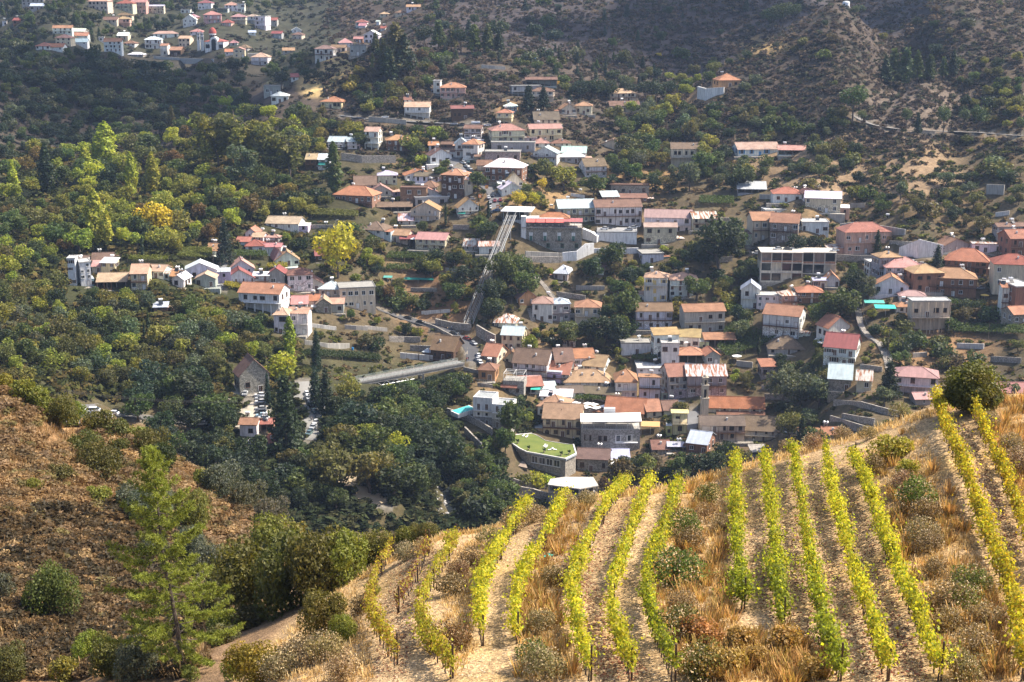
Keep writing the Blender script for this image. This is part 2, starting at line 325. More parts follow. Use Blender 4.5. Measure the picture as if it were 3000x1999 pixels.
lay(fm * sm(YY, 760, 900) * .95, (.080, .062, .050)); lay(sm(YY, 760, 900) * sm(n1, .3, .8) * .5, (.115, .085, .06)); lay(sm(YY, 760, 900) * sm(fbm(XX / 9, YY / 9, 81), .0, .5) * .8, (.042, .043, .032))
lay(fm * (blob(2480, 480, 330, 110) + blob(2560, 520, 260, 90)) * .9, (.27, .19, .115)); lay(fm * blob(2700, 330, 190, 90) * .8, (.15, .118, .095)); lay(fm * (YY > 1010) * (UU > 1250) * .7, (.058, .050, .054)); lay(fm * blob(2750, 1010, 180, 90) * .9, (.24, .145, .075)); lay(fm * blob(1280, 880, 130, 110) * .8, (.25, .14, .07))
lay(fm * (blob(2060, 330, 120, 60) + blob(1880, 520, 150, 60) + blob(1550, 590, 200, 40) + blob(1490, 320, 40, 30)) * .7, (.30, .19, .09)); lay(fm * blob(2240, 130, 90, 30) * .8, (.36, .25, .11)); lay(fm * (blob(990, 190, 50, 40) + blob(930, 245, 60, 40)) * .9, (.50, .36, .16))  # last: gold on the knoll's left flank paints it sunlit
lay((blob(1230, 840, 50, 60) + blob(2050, 1330, 250, 60)) * fm * .5, (.2, .13, .08))
lay(fm * (UU < 1000) * (VV < 250) * .75, (.045, .050, .030)); lay(fm * (UU < 780) * (VV > 160) * (VV < 440) * .6, (.05, .042, .036)); lay(fm * (blob(990, 190, 50, 40) + blob(930, 245, 60, 40)) * .9, (.50, .36, .16)); lay(ON_ROAD * .9, (.2, .18, .15))  # the knoll flank's painted sunlight is laid again over the dark cover
br = (YY < 190) & (UU < 1000); nr = YY < 122
lay(br * 1., (.26, .155, .075)); lay(br * sm(n2, 0, .5) * .8, (.40, .26, .13)); lay(br * sm(fbm(XX / 4, YY / 4, 91), .1, .5) * .8, (.13, .08, .04))
vz = nr * sm(UU - (560 + (1999 - VV) * .95), 60, 160)
lay(vz, (.50, .345, .185)); lay(vz * sm(n2, .0, .45) * .75, (.56, .37, .15)); lay(vz * sm(n3, .1, .6) * .5, (.36, .23, .115))
dr = nr * (1 - sm(np.abs(UU - (690 + (1900 - VV) * 1.16)), 40, 90)) * sm(VV, 1600, 1700); lay(dr, (.27, .175, .10))
tr = nr * (1 - sm(np.abs(VV - (1395 - (UU - 1990) * .226)), 14, 34)) * sm(UU, 1850, 2000); lay(tr * .85, (.44, .30, .16))
hid = (YY >= 114) & (YY < 330) & (UU > 1000); lay(hid * .9, (.16, .11, .06))
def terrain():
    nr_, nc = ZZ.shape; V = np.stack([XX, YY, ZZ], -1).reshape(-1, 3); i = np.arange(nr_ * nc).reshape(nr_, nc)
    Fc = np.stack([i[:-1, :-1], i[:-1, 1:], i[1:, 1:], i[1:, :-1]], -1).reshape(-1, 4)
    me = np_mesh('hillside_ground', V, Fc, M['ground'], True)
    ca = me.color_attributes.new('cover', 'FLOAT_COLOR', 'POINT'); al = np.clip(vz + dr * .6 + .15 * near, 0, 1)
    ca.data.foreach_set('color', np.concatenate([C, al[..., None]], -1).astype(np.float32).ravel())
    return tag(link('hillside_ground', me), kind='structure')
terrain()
for name, wd, colr, pts in RD:
    V = []; n_ = len(pts)
    for i, p in enumerate(pts):
        d = (pts[min(i + 1, n_ - 1)] - pts[max(i - 1, 0)]); d.z = 0; d.normalize(); s = Vector((d.y, -d.x, 0)) * wd / 2
        for k in (-1, -.33, .33, 1): q = p + s * k; V.append((q.x, q.y, p.z + .1))
    Fc = [(4 * i + k, 4 * i + k + 1, 4 * i + 5 + k, 4 * i + 4 + k) for i in range(n_ - 1) for k in range(3)]
    tag(link(name, np_mesh(name, V, Fc, M['asphalt']), col=colr), kind='structure')
EXCL = []                                    # photo rectangles that plants leave free (x0, y0, x1, y1, base v)
for name, wd, colr, pts in RD:
    for p in pts[::6]: u, v = proj(p); h = 2.5 / mpp(p); EXCL.append((u - h, v - h * .7, u + h, v + h * .4, v))
# clouds added out of view, high above the frame, to shade the upper slopes
CM, n, bs = newmat('shade_cloud'); tr = N(n, 'BsdfTransparent'); df = N(n, 'BsdfDiffuse'); df.inputs[0].default_value = (.9, .9, .9, 1); ms = N(n, 'MixShader'); ms.inputs[0].default_value = .34; n.links.new(tr.outputs[0], ms.inputs[1]); n.links.new(df.outputs[0], ms.inputs[2]); n.links.new(ms.outputs[0], n.nodes['Material Output'].inputs[0])
def shade_cloud(x, y, rx, ry, cnt, zg):
    h_ = 620 - zg; c = Vector((x, y, zg)) + sd * (h_ / sd.z); b = MB(); g = random.Random(int(x))
    for i in range(cnt):
        a = g.uniform(0, 6.28); k = g.random() ** .5 * .85; r = g.uniform(.18, .36) * min(rx, ry); px, py = math.cos(a) * k * rx, math.sin(a) * k * ry; z0 = g.uniform(-12, 12)
        b.lathe([(r * math.sin(t_), z0 - r * .32 * math.cos(t_)) for t_ in [math.pi * (j + .02) / 6.04 for j in range(7)]], 12, 0, (px, py))
    tag(b.build('shade_cloud', CM, loc=c), kind='structure')
shade_cloud(-270, 980, 230, 120, 40, -70); shade_cloud(360, 1120, 400, 170, 46, -30)
# haze
hz = MB(); hz.box(-2600, -60, -225, 2600, 3300, 300)
m, n, bs = newmat('air'); n.nodes.remove(bs); pv = n.nodes.new('ShaderNodeVolumePrincipled'); pv.inputs['Color'].default_value = (.50, .68, 1, 1); pv.inputs['Density'].default_value = HAZE
pv.inputs['Anisotropy'].default_value = .2
n.links.new(pv.outputs[0], n.nodes['Material Output'].inputs['Volume'])
if HAZE > 0: tag(hz.build('haze', m), kind='stuff')
# ------------------------------------------------------------------ plants
def unit(a): return a / np.maximum(1e-9, np.linalg.norm(a, axis=-1, keepdims=True))
def cards(c, nrm, size, asp=1.5, g=None):
    """Leaf quads at c facing nrm; returns (verts, faces)."""
    g = g or rng; n_ = len(c); nrm = unit(nrm); t = unit(np.cross(nrm, g.normal(size=(n_, 3)))); b_ = np.cross(nrm, t); size = np.broadcast_to(np.asarray(size, float), (n_,))[:, None] / 2
    t = t * size * asp; b_ = b_ * size; lift = nrm * size * .25
    V = np.stack([c - t, c + b_ * .9 - lift, c + t, c - b_ * .9 - lift], 1).reshape(-1, 3); return V, np.arange(4 * n_).reshape(-1, 4)
def lobes_leaves(lobes, n_, size, g, out=.7, flat=1.):
    L = np.array(lobes, float); wgt = L[:, 3] ** 2; k = g.choice(len(L), n_, p=wgt / wgt.sum()); d = unit(g.normal(size=(n_, 3))); r = g.uniform(.55, 1.06, n_) ** .6
    c = L[k, :3] + d * (L[k, 3] * r)[:, None] * np.array([1, 1, flat]); return c, d * out + g.normal(size=(n_, 3)) * (1 - out * .5) * .9
def crown_broad(seed, n_=1100, w_=.42, z0=.25, size=.06):
    g = np.random.default_rng(seed); L = []
    for i in range(13): d = unit(g.normal(size=3)); q = d * g.uniform(.45, .8); L.append((q[0] * w_, q[1] * w_, (1 + z0) / 2 + q[2] * (1 - z0) * .42, g.uniform(.11, .2)))
    L.append((0, 0, (1 + z0) / 2, .27)); c, nn = lobes_leaves(L, n_, size, g); k = c[:, 2] > z0 * .6; return cards(c[k], nn[k], g.uniform(.6, 1.35, k.sum()) * size, 1.4, g)
def crown_shrub(seed, n_=420, size=.13):
    g = np.random.default_rng(seed); L = [(g.uniform(-.4, .4), g.uniform(-.4, .4), g.uniform(.2, .62), g.uniform(.18, .36)) for _ in range(9)] + [(0, 0, .42, .45)]
    c, nn = lobes_leaves(L, n_, size, g); c[:, 2] = np.abs(c[:, 2]) + .02; return cards(c, nn, g.uniform(.6, 1.3, n_) * size, 1.4, g)
def crown_cone(seed, n_=900, w_=.22, z0=.12, size=.055, whorl=9, droop=-.15, top=.0):
    g = np.random.default_rng(seed); C_ = []; 
    for i in range(whorl * 5):
        z = z0 + (1 - z0) * (i / (whorl * 5.)) ** .95; R_ = w_ * (1 - (z - z0) / (1 - z0)) ** .8 * g.uniform(.65, 1.15) + top; a = i * 2.4 + g.uniform(-.4, .4); m_ = max(4, int(n_ / (whorl * 5) * (.35 + 1.3 * R_ / w_)))
        t = g.uniform(.15, 1, m_) ** .7; C_.append(np.stack([np.cos(a) * R_ * t, np.sin(a) * R_ * t, z + droop * R_ * t + g.uniform(-.02, .02, m_)], 1) + g.normal(size=(m_, 3)) * .016 * (1 + t[:, None]))
    c = np.concatenate(C_); return cards(c, np.stack([c[:, 0], c[:, 1], np.full(len(c), .12)], 1) * 3 + g.normal(size=c.shape) * .7, g.uniform(.6, 1.3, len(c)) * size, 1.7, g)
def crown_spire(seed, n_=900, w_=.1, z0=.06, size=.045, sharp=.75):
    g = np.random.default_rng(seed); z = g.uniform(z0, 1, n_); e = np.sin(np.pi * np.clip((z - z0) / (1 - z0), 0, 1) ** sharp) ** .7; a = g.uniform(0, 6.283, n_)
    r = w_ * e * (1 + .3 * np.sin(a * 3 + z * 17) * np.cos(z * 9 + a)) * g.uniform(.55, 1.05, n_); c = np.stack([r * np.cos(a), r * np.sin(a), z], 1); nn = np.stack([np.cos(a), np.sin(a), .5 + 0 * a], 1) + g.normal(size=(n_, 3)) * .6
    return cards(c, nn, g.uniform(.6, 1.3, n_) * size, 1.7, g)
def crown_gum(seed, n_=1100, size=.045):
    g = np.random.default_rng(seed); L = []
    for i in range(14): z = g.uniform(.38, .93); L.append((g.normal() * .15, g.normal() * .15, z, g.uniform(.06, .13)))
    c, nn = lobes_leaves(L, n_, size, g, .6, 1.25); return cards(c, nn, g.uniform(.6, 1.3, n_) * size, 1.7, g)
def trunk_mesh(name, r, h_, limbs=4, seed=0, lean=.02):
    g = random.Random(seed); b = MB(); p = Vector((0, 0, -.06)); k = 4; pts = [p]
    for i in range(k): pts.append(Vector((g.uniform(-lean, lean) * (i + 1), g.uniform(-lean, lean) * (i + 1), h_ * (i + 1) / k)))
    for i in range(k): b.bar(pts[i], pts[i + 1], r * (1 - .75 * i / k), 6, 0, r * (1 - .75 * (i + 1) / k))
    for i in range(limbs):
        a = g.uniform(0, 6.28); q = pts[2 + i % 3]; L_ = g.uniform(.16, .3); b.bar(q, q + Vector((math.cos(a) * L_, math.sin(a) * L_, L_ * g.uniform(.5, 1))), r * .4, 4, 0, r * .12)
    return b.mesh(name, M['bark'])
CR = {}
def reg(kind, fs, mat, tr): CR[kind] = ([np_mesh('crown', *f, M[mat]) for f in fs], tr)
reg('broadleaf_tree', [crown_broad(i) for i in range(5)], 'leaf', [trunk_mesh('trunk', .028, .6, 5, i) for i in range(3)])
reg('oak_tree', [crown_broad(20 + i, 1600, .52, .18, .05) for i in range(4)], 'leaf', [trunk_mesh('trunk', .04, .55, 6, 5 + i, .04) for i in range(3)])
reg('olive_tree', [crown_broad(40 + i, 800, .5, .2, .06) for i in range(3)], 'leaf', [trunk_mesh('trunk', .045, .45, 5, 9 + i, .05) for i in range(2)])
reg('autumn_tree', [crown_broad(60 + i, 1100, .4, .16, .055) for i in range(4)], 'leaf', [trunk_mesh('trunk', .025, .6, 6, 12 + i) for i in range(2)])
reg('pine_tree', [crown_cone(80 + i, 1100, .26, .16, .05, 9, .12) for i in range(4)], 'needle', [trunk_mesh('trunk', .022, .9, 3, 20 + i, .012) for i in range(2)])
reg('fir_tree', [crown_cone(90 + i, 2600, .25, .06, .032, 14, -.25) for i in range(2)], 'needle', [trunk_mesh('trunk', .02, .95, 2, 23, .004)])
reg('umbrella_pine', [crown_broad(100 + i, 1000, .33, .42, .045) for i in range(3)], 'needle', [trunk_mesh('trunk', .025, .75, 4, 30 + i, .008) for i in range(2)])
reg('poplar_tree', [crown_spire(110 + i, 1100, .12 + .02 * i, .05, .042) for i in range(3)], 'leaf', [trunk_mesh('trunk', .016, .9, 2, 35, .004)])
reg('cypress_tree', [crown_spire(120 + i, 700, .075, .04, .045, .6) for i in range(2)], 'needle', [trunk_mesh('trunk', .015, .8, 0, 36, .003)])
reg('eucalyptus_tree', [crown_gum(130 + i) for i in range(3)], 'leaf', [trunk_mesh('trunk', .018, .85, 6, 40 + i, .02) for i in range(2)])
reg('bush', [crown_shrub(140 + i) for i in range(6)], 'leaf', [trunk_mesh('stems', .03, .35, 6, 47)])
TC = dict(dk=(.034, .052, .022), md=(.075, .105, .03), ol=(.115, .115, .036), yg=(.22, .25, .038), ye=(.50, .40, .03), ru=(.155, .105, .038), gg=(.10, .12, .07), bl=(.034, .055, .036), br=(.11, .08, .045), gy=(.20, .195, .04), lm=(.30, .34, .035))
TCN = dict(dk='dark green', md='mid green', ol='olive green', yg='yellow green', ye='golden yellow', ru='rusty brown', gg='grey green', bl='bluish dark', br='brownish', gy='ochre green', lm='bright lime')
KN = dict(broadleaf_tree='leafy tree', oak_tree='spreading oak', olive_tree='olive tree', autumn_tree='autumn tree', pine_tree='pine', fir_tree='fir', umbrella_pine='umbrella pine', poplar_tree='poplar', cypress_tree='cypress', eucalyptus_tree='eucalyptus', bush='bush')
TREES = []
def tree(kind, u, v, hpx, tc, P=None, wide=1., phrase=None, ren=''):
    P = P or at(u, v); h_ = hpx * mpp(P) / math.cos(math.atan2(-P.z, P.y)); cs, ts = CR[kind]; e = empty(ren or kind, P, rnd.uniform(0, 6.28), (h_ * wide * rnd.uniform(.9, 1.1), h_ * wide * rnd.uniform(.9, 1.1), h_))
    k = rnd.uniform(.8, 1.2); col = [x * k * rnd.uniform(.9, 1.1) for x in TC[tc]]
    link('crown', rnd.choice(cs), e, col=col); link('stems' if kind == 'bush' else 'trunk', rnd.choice(ts), e)
    tag(e, phrase, 'bush' if kind == 'bush' else 'tree', {'bush': 'bushes on the slopes'}.get(kind, (ren or kind).replace('_', ' ') + 's of the valley'))
    if not phrase: queue_label(e, ('tall ' if hpx > 95 else 'small ' if hpx < 38 else '') + TCN[tc] + ' ' + (ren.replace('_', ' ') or KN[kind]), u, v - hpx / 2)
    TREES.append((u, v, hpx)); return e
def blocked(u, v, hpx, wpx, lim=.07):
    x0, x1, y0, y1 = u - wpx / 2, u + wpx / 2, v - hpx, v
    for a, b_, c_, d_, e_ in EXCL:
        if x1 < a or x0 > c_ or y1 < b_ - 4 or y0 > d_ + 2: continue
        if a - 3 < u < c_ + 3 and d_ - (d_ - b_) * .95 < v < d_ + 4: return True
        if v > e_:
            ov = max(0, min(x1, c_) - max(x0, a)) * max(0, min(y1, d_) - max(y0, b_))
            if ov > lim * min((c_ - a) * (d_ - b_) + 1, wpx * hpx * 2): return True
    return False
def inside(pt, pg):
    x, y = pt; r_ = False
    for (x0, y0), (x1, y1) in zip(pg, pg[1:] + pg[:1]):
        if (y0 > y) != (y1 > y) and x < (x1 - x0) * (y - y0) / (y1 - y0) + x0: r_ = not r_
    return r_
# ------------------------------------------------------------------ houses
ROOFC = dict(Y=(.7,.58,.33), t=(.37, .175, .11), o=(.43, .215, .13), s=(.50, .33, .25), r=(.27, .09, .08), k=(.40, .215, .195), b=(.21, .125, .09), g=(.155, .12, .095), n=(.42, .275, .15), m=(.44, .49, .53), w=(.78, .78, .76), u=(.52, .48, .44), c=(.42, .41, .38))
ROOFN = dict(t='terracotta', Y='yellow', o='orange terracotta', s='pale salmon', r='dark red', k='pinkish red', b='brown', g='old grey brown', n='tan', m='grey metal', w='white', u='rusty tin', c='concrete')
WALLC = dict(W=(.80, .79, .76), C=(.68, .60, .45), G=(.42, .41, .39), S=(.34, .30, .25), B=(.30, .17, .11), P=(.64, .42, .35), O=(.55, .31, .16), D=(.12, .075, .05), Y=(.74, .64, .40), L=(.68, .72, .75))
WALLN = dict(W='white', C='cream', G='grey', S='stone', B='brown brick', P='pink', O='ochre', D='dark timber', Y='pale yellow', L='pale blue')
TYPEN = dict(h='hip', x='gable', y='gable', f='flat', s='lean-to')
FLOORN = {1: 'one-storey', 2: 'two-storey', 3: 'three-storey', 4: 'four-storey'}
HT = '''
#0 0 .3189
325 460 425 456 395 h t W
415 580 435 468 405 x t W
475 660 262 312 240 x t W 2b
620 785 290 322 268 x w G
660 805 330 352 303 x o W
510 660 352 412 325 h s C 2
645 800 388 415 360 x m W
897 952 350 382 348 f w W
945 1118 390 476 362 x o W 3c4b
1075 1180 330 365 305 x w C
1125 1250 400 424 375 h b W
1175 1330 505 522 488 h w G
1325 1485 370 450 348 h w W 2b
1400 1630 312 352 292 h s W
1475 1555 427 512 410 x o W 2b
1556 1680 465 517 437 x o D b
1640 1765 360 430 338 x s C 2
1855 2030 142 214 113 h k P 2b
1820 1950 32 88 8 h r W 2
2060 2182 52 102 25 h k W 2
2180 2245 48 115 46 f w W 2
1995 2090 85 116 84 f c W p
2120 2258 160 218 137 h k C 2p
2262 2380 157 222 140 h s W 2p
2035 2135 210 240 185 h r P
1070 1226 38 106 10 h r C 3b
1205 1345 30 120 2 x k P 3b
1338 1510 62 124 52 x m C 3b
810 1012 18 92 -6 h s C 2v
270 405 58 96 38 x m G
205 395 2 50 0 f c G 2
940 1078 185 212 160 x b C
1072 1195 180 250 160 h n P 2p
1060 1210 142 162 122 h b C
115 195 190 226 170 x r B
1680 1800 185 246 145 y w W 2
1722 1815 162 202 136 h k B
2055 2150 478 512 455 x o W
2140 2245 462 532 445 y s Y 2
2275 2410 503 532 500 f w G
1662 1745 95 122 94 f w W
2100 2182 395 422 372 h k G
2190 2290 442 472 412 h b G
2310 2470 530 600 492 h s W 2b
1745 1870 292 318 270 h k W
2270 2352 300 326 284 x m W
0 60 200 240 170 f c W
#750 0 .3189
0 112 165 275 150 f w W 3pb
110 197 190 240 170 x r G 2
140 246 312 356 292 x r G
320 412 278 302 255 y w W
330 440 322 362 300 h b C 2
230 355 465 492 443 x n G
915 1026 207 246 183 h r W
940 1020 247 258 228 x k W
1275 1385 118 146 97 h b C
1380 1510 66 98 47 x n W
1136 1225 130 156 113 h s C
1140 1200 262 282 243 x r W
995 1140 325 398 290 y w W 2
895 985 360 395 342 x k B
738 890 395 428 358 h k W y10
540 727 457 556 428 h s W 2c4b
690 826 440 484 418 x n C
870 1012 430 512 426 f c G
300 395 710 748 680 x r W
130 300 885 946 850 h w W
76 235 800 872 796 f c G
595 826 938 995 893 h o Y c5y-12v|cream bungalow with orange hip roof at the foot of the wooded knoll
1345 1432 920 952 895 x b W
1365 1600 990 1086 948 x s W 2bp
1690 1926 812 902 768 h o P 2b
1690 1785 868 905 850 x o B
1632 1700 757 862 755 f w W 2
1785 2000 1005 1102 980 x r D b
1100 1145 200 232 190 x m W
#750 250 .2125
990 1255 782 852 715 x m W 2b
1250 1400 782 880 728 x m W 2b
1500 1730 655 882 597 x s W 3bp|narrow three-storey white house with salmon roof and stone base
1770 2130 765 905 697 h o B 2bB
680 856 1030 1165 955 x s D 2b
856 1022 1030 1168 960 x w W 2a
1660 1950 1245 1362 1188 h m C 2
1320 1660 1395 1422 1280 x b G
#1250 250 .2125
515 782 605 735 560 x b W 2
850 1345 632 785 550 h k C 2bc6|long cream house with dark pink hip roof and full-width balcony
1383 1860 610 775 550 x k C 2b
1455 1830 475 532 372 x g C
1828 2060 330 402 262 y o C
2050 2295 290 405 240 h o C
963 1202 387 522 345 h o Y 2p
1060 1252 290 352 250 h w L 2b
500 792 825 1005 755 h o W 2c4y-18
388 562 818 995 750 y m W 2B
200 372 815 882 785 x b D
0 172 830 905 785 x o W
0 330 970 1082 890 y b W y20
1455 1700 800 860 735 h k W
1690 1990 800 850 740 h b C
1480 1832 940 1055 865 y m W 2by-15
1838 2182 990 1075 910 h w G 1
1860 2225 930 985 850 x m G
688 905 1110 1245 1045 x b C 2
805 1385 1142 1335 1030 h w B 2Bc6y-14|big brown stone house with white hip roof and shuttered balconies
1055 1325 1335 1405 1215 y n C
990 1300 1430 1500 1350 y w W y15
205 605 1260 1560 1175 h o D 3Bc4y-18|three-storey timber-balconied house with orange hip roof
450 645 1312 1525 1250 x u C 2y10
2110 2480 1125 1265 1020 x b W 2By14
0 155 1290 1342 1220 x g W
#1500 0 .3189
125 412 735 795 715 x b G p
-10 260 802 885 797 f c G 2p
175 392 845 932 815 h b C 2p
868 1140 862 942 825 h s C 2y12
888 1172 975 1028 935 x b C
1868 2098 740 802 685 h o O c3y10|orange-walled house with terracotta hip roof alone on the hillside
820 1052 1332 1372 1285 y b C
1463 1747 1380 1525 1325 x b C 2bp|two-storey cream house with brown roof above open ground-floor columns
#900 500 .2125
368 988 342 445 225 h o B c6By-16v|large house with sweeping orange hip roof and wrap-around balcony
848 1152 285 345 205 y k G
1298 1645 262 470 242 f b B 2c2
1488 1800 312 372 245 y k W
1478 1940 382 485 372 f w G c3
1445 1852 552 695 455 y n C 2by-10
955 1440 500 562 440 x b D p
1240 1472 690 745 600 x u G
1478 1835 82 165 28 x g W c4
1310 1742 62 120 0 y t W y18
1555 1815 232 305 145 h b G
2048 2370 510 605 400 y n W 2y12b
725 1152 818 885 708 h b W c3y-16
1045 1452 892 985 815 x o C c3y-14
1500 1972 958 1090 865 x k C 2by-12c4|cream house with faded pink roof and dining balcony beside white parasol
1270 1550 945 1045 900 x r D p
2150 2395 1045 1095 950 x u G
#1400 500 .2125
0 300 1045 1145 985 x u W c3
1070 1615 528 725 415 x m C 2By8c6
1588 2250 518 755 420 x b W 2Bc8y6|white and red hotel with brown roof and timber balcony
1690 1950 362 422 290 s m B
1850 2352 215 330 212 f b S c5
1920 2330 382 425 330 s b B
1045 1330 1420 1510 1310 h m G y-15
1660 1780 1385 1440 1310 x b W
#1850 400 .2551
1190 1695 150 222 75 x s W c5|long low white house with pale pink roof and bright blue shutters
1690 2038 158 218 110 x s W p
1222 1562 605 655 525 s m G p
1625 1980 662 755 590 h t W c3
1960 2110 660 745 615 y b W
2002 2440 718 875 645 x w C 2c4y-12
158 712 942 1105 855 x k W 2bc5
682 985 948 1065 875 x u C 2c3
148 522 1052 1235 1005 x s C 2vc3|stone house with pink lean-to roof and glazed cream upper floor
1362 1655 978 1190 885 x o C 2bc3
1598 1980 1002 1195 900 x t S 2By-16c3
1525 1790 852 900 850 f w W
1968 2262 1000 1115 960 f w W
95 360 1360 1450 1310 f c W c3
#2400 450 .2551
252 802 915 1150 812 h t P 2bc5y6|large salmon house with terracotta hip roof on the hillside street
1318 1760 1065 1110 985 y b G y20
1772 2092 1055 1140 1030 f u W c3
2138 2420 988 1182 890 x t B 2B
2020 2420 838 902 800 x b G
1468 2008 1240 1385 1105 h o B 2By-18c6|big timber-clad house with orange hip roof and long dark veranda
2008 2500 1290 1545 1175 h r C 2c3y-10
638 942 1205 1432 1140 h n G 2
758 1192 1312 1445 1200 h s W 2b
556 662 1265 1405 1258 f w W 2
648 1038 1520 1615 1420 y o W c3y-10|white house with orange gable roof beside the brown brick house
1028 1432 1385 1595 1290 h n B 2c3
1268 1842 1442 1640 1330 h o B 2bBc5y-12|brown house with solar panels on its roof and white fringed awning
75 240 1455 1530 1385 y o W
#2300 800 .2979
265 420 75 152 52 x m C
118 385 195 295 130 h o B 2b
345 632 535 645 445 y o W y24
392 782 742 905 608 x r W 2by-22|white house with big sloping red metal roof and railed balcony
428 720 1045 1155 905 x m S y-14
700 918 1060 1155 965 x u C y-14
1063 1545 1032 1205 938 h k W 2py-14c3|white house with pinkish red hip roof raised on pillars
1258 1440 1240 1300 1180 x k G
2112 2400 1195 1225 1102 x r G
1085 1250 332 392 285 h o W
1240 1592 305 590 270 f w C 2bc4p
1123 1400 228 300 178 h k W
1200 1440 268 320 232 h k W
2105 2200 160 440 125 x t W 2
2196 2420 158 400 62 f w B 3c2|tall brown brick house at the right edge of the village
2192 2400 410 505 335 x o S
#1750 800 .255
536 840 70 330 0 h s W 3bc3y-10|big white three-storey house with salmon hip roof and yellow shutters
830 1158 92 270 10 h s W 3bc4
440 860 450 645 360 x b W 2Bc4
968 1460 455 685 372 x t G 2bc4y6
622 938 725 970 650 s n W 2c2|white house with tan roof and a tall arched upper window
920 1205 742 865 655 s n W y-10
743 932 832 1062 830 f w W 2c2|square white tower house with water tank on its flat roof
930 1240 945 1040 855 h o W p
1220 1400 950 1055 900 y o G
1228 1585 767 852 697 s t B c3p
1658 1885 202 400 130 y m W 2b
1840 2085 275 400 235 f w W 2
2085 2312 265 405 205 h u P 2b
1920 2420 500 745 385 x t W 2vBc4y-24|white house on a stone ground floor with dark timber veranda
1968 2400 870 935 730 h b G c3
1858 2062 1080 1205 1000 s t S c2
280 602 820 935 770 f c W c3
200 470 1260 1445 1120 h o W 2bc3
468 770 1110 1185 1020 f w W 2c3
470 735 1212 1450 1205 s o W 2Bc2
757 1032 1202 1445 1062 x t G 3bc3
1022 1478 1195 1410 1072 x u G 2bc4|grey house with long rust-streaked tin roof behind the bell tower
#1400 950 .2551
50 335 365 440 232 x t C By-20
300 475 400 442 330 y b C
0 245 530 645 450 h b O 1c2y-10|small ochre house with brown pyramid roof below the road bend
405 880 458 610 245 x b W 2By-16c4|rambling white house with big old brown tiled roof
840 1105 440 600 290 x b W 2B
1050 1345 390 485 288 x t W bc3
1208 1548 482 545 355 x n W y-18c2k
722 1125 570 665 432 x t W 2By-14c4k|white house with bright terracotta roof and timber gallery
998 1532 665 735 528 h n W Bc5k|long white house with tan tiled roof and row of small chimneys
445 752 715 795 605 s t W py8
640 905 745 800 670 s m W y8
885 1215 790 850 712 x g W c2
1210 1672 805 885 725 x g W c4
718 1092 828 885 755 s w W c3
690 1095 965 1200 828 h n W 2By-20
750 1230 1095 1295 930 x n C 2Bc5y-8|white mansion with tan hip roofs and arched ground floor windows
1465 1980 1010 1080 850 x t O c3y-14|ochre house with large terracotta roof beside the white canopy restaurant
1880 2115 1000 1075 870 x o C
1140 1545 1555 1690 1440 x g S c3
1530 1745 1540 1600 1440 x m S
#1850 1000 .2551
795 1300 975 1130 868 x g C 2bc5
1250 1750 1030 1140 870 x b C 2bc4y-10|long cream house with patched old brown roof below the church
645 1000 1178 1285 1040 x m B By-22
225 450 1240 1300 1140 x b S
412 610 1212 1260 1170 s m G p
1935 2300 1110 1180 1005 x o S
2190 2420 1075 1170 995 x t S
455 650 840 1065 812 s Y Y 2ab
1360 1552 1275 1320 1205 s c G p
335 560 800 840 695 x b C
#150 650 .2551
190 285 452 730 448 f w L 4c1
275 452 490 735 448 f w W 4c2y24|white four-storey cubic house at the left end of the village
240 430 448 490 395 x b W
430 770 440 490 360 x g P
568 765 478 610 425 s w Y 2c2y-8
450 588 515 590 455 s s C c2
885 1115 605 780 500 x s C 2By6
1108 1342 568 650 500 x s W c3
500 862 690 775 595 x s D 1Bp
1368 1502 625 710 570 x o W p
1500 1888 560 650 480 y w L y10
1400 1560 665 755 618 y w W y-10
1655 1878 655 750 605 y s G c2
1785 1942 342 375 268 x o W y14
1160 1340 990 1030 940 s m B
#600 650 .2551
355 542 235 270 185 x t W
470 612 130 190 82 y o W
538 700 178 250 125 x s W 2c2
690 872 180 255 150 h s W 2
440 682 280 355 210 h r W
578 882 290 370 252 x k W c3
733 900 420 470 320 y k W y24
785 1072 440 505 350 y n W y12
248 552 540 592 445 y s W y14
200 555 655 752 560 y r W 2By14c4
552 745 625 742 588 s w L 2b
740 912 600 745 545 y r G c2
908 1242 618 795 540 h b W 2c3y12
1095 1345 712 795 645 y b C c2y10
1305 1580 775 860 690 h m C
1510 1942 780 995 712 f c C 2c5y12|large cream two-storey house with flat grey roof and junk on top
393 935 832 1040 720 x t W 2pc4y-12|long white house with terracotta roof above vine pergola
963 1185 945 1005 855 x k W c2
1150 1325 905 970 840 x t P
1270 1445 945 1045 888 y s S c2
1430 1602 945 1045 885 x s G b
790 975 1080 1292 1000 h s W 2c3
960 1212 1065 1295 1000 x s W 2b
958 1172 1190 1235 1130 s n W p
1220 1362 390 455 310 x r D y10
700 1118 22 90 -55 x s W c5y-8
0 180 345 375 268 x o W
#1150 800 .2551
1385 1640 280 362 205 y k O y22c2
1600 1860 362 555 280 h k W 2c3
1800 2042 365 560 298 h m G 2bc3
1165 1462 572 640 475 h u C c3y-8
1248 1545 722 880 625 x m C 2c3y-10|cream house with grey metal roof above the bend in the road
1943 2122 690 852 645 h c C 2c2
2090 2410 405 605 320 h o C 2bc3
440 815 890 1000 730 x b D By-20
560 800 915 990 810 x t W y-20
#600 950 .3189
262 575 470 628 340 y b S y24c2|old brown stone church with steep tiled roof by the car park
315 498 925 1035 870 x t W y-4
498 640 918 1010 875 x t B p
555 665 1090 1190 1030 x t S y16
#1850 400 .2551
#1250 250 .2125
820 1285 935 1050 905 f c S 1c4y-3
910 1482 805 915 785 f c G 1c3y-3|bare grey concrete modern building above the village street
#2300 800 .2979
'''
LAND = {}                                    # things to find one's way by: phrase -> photo pixel
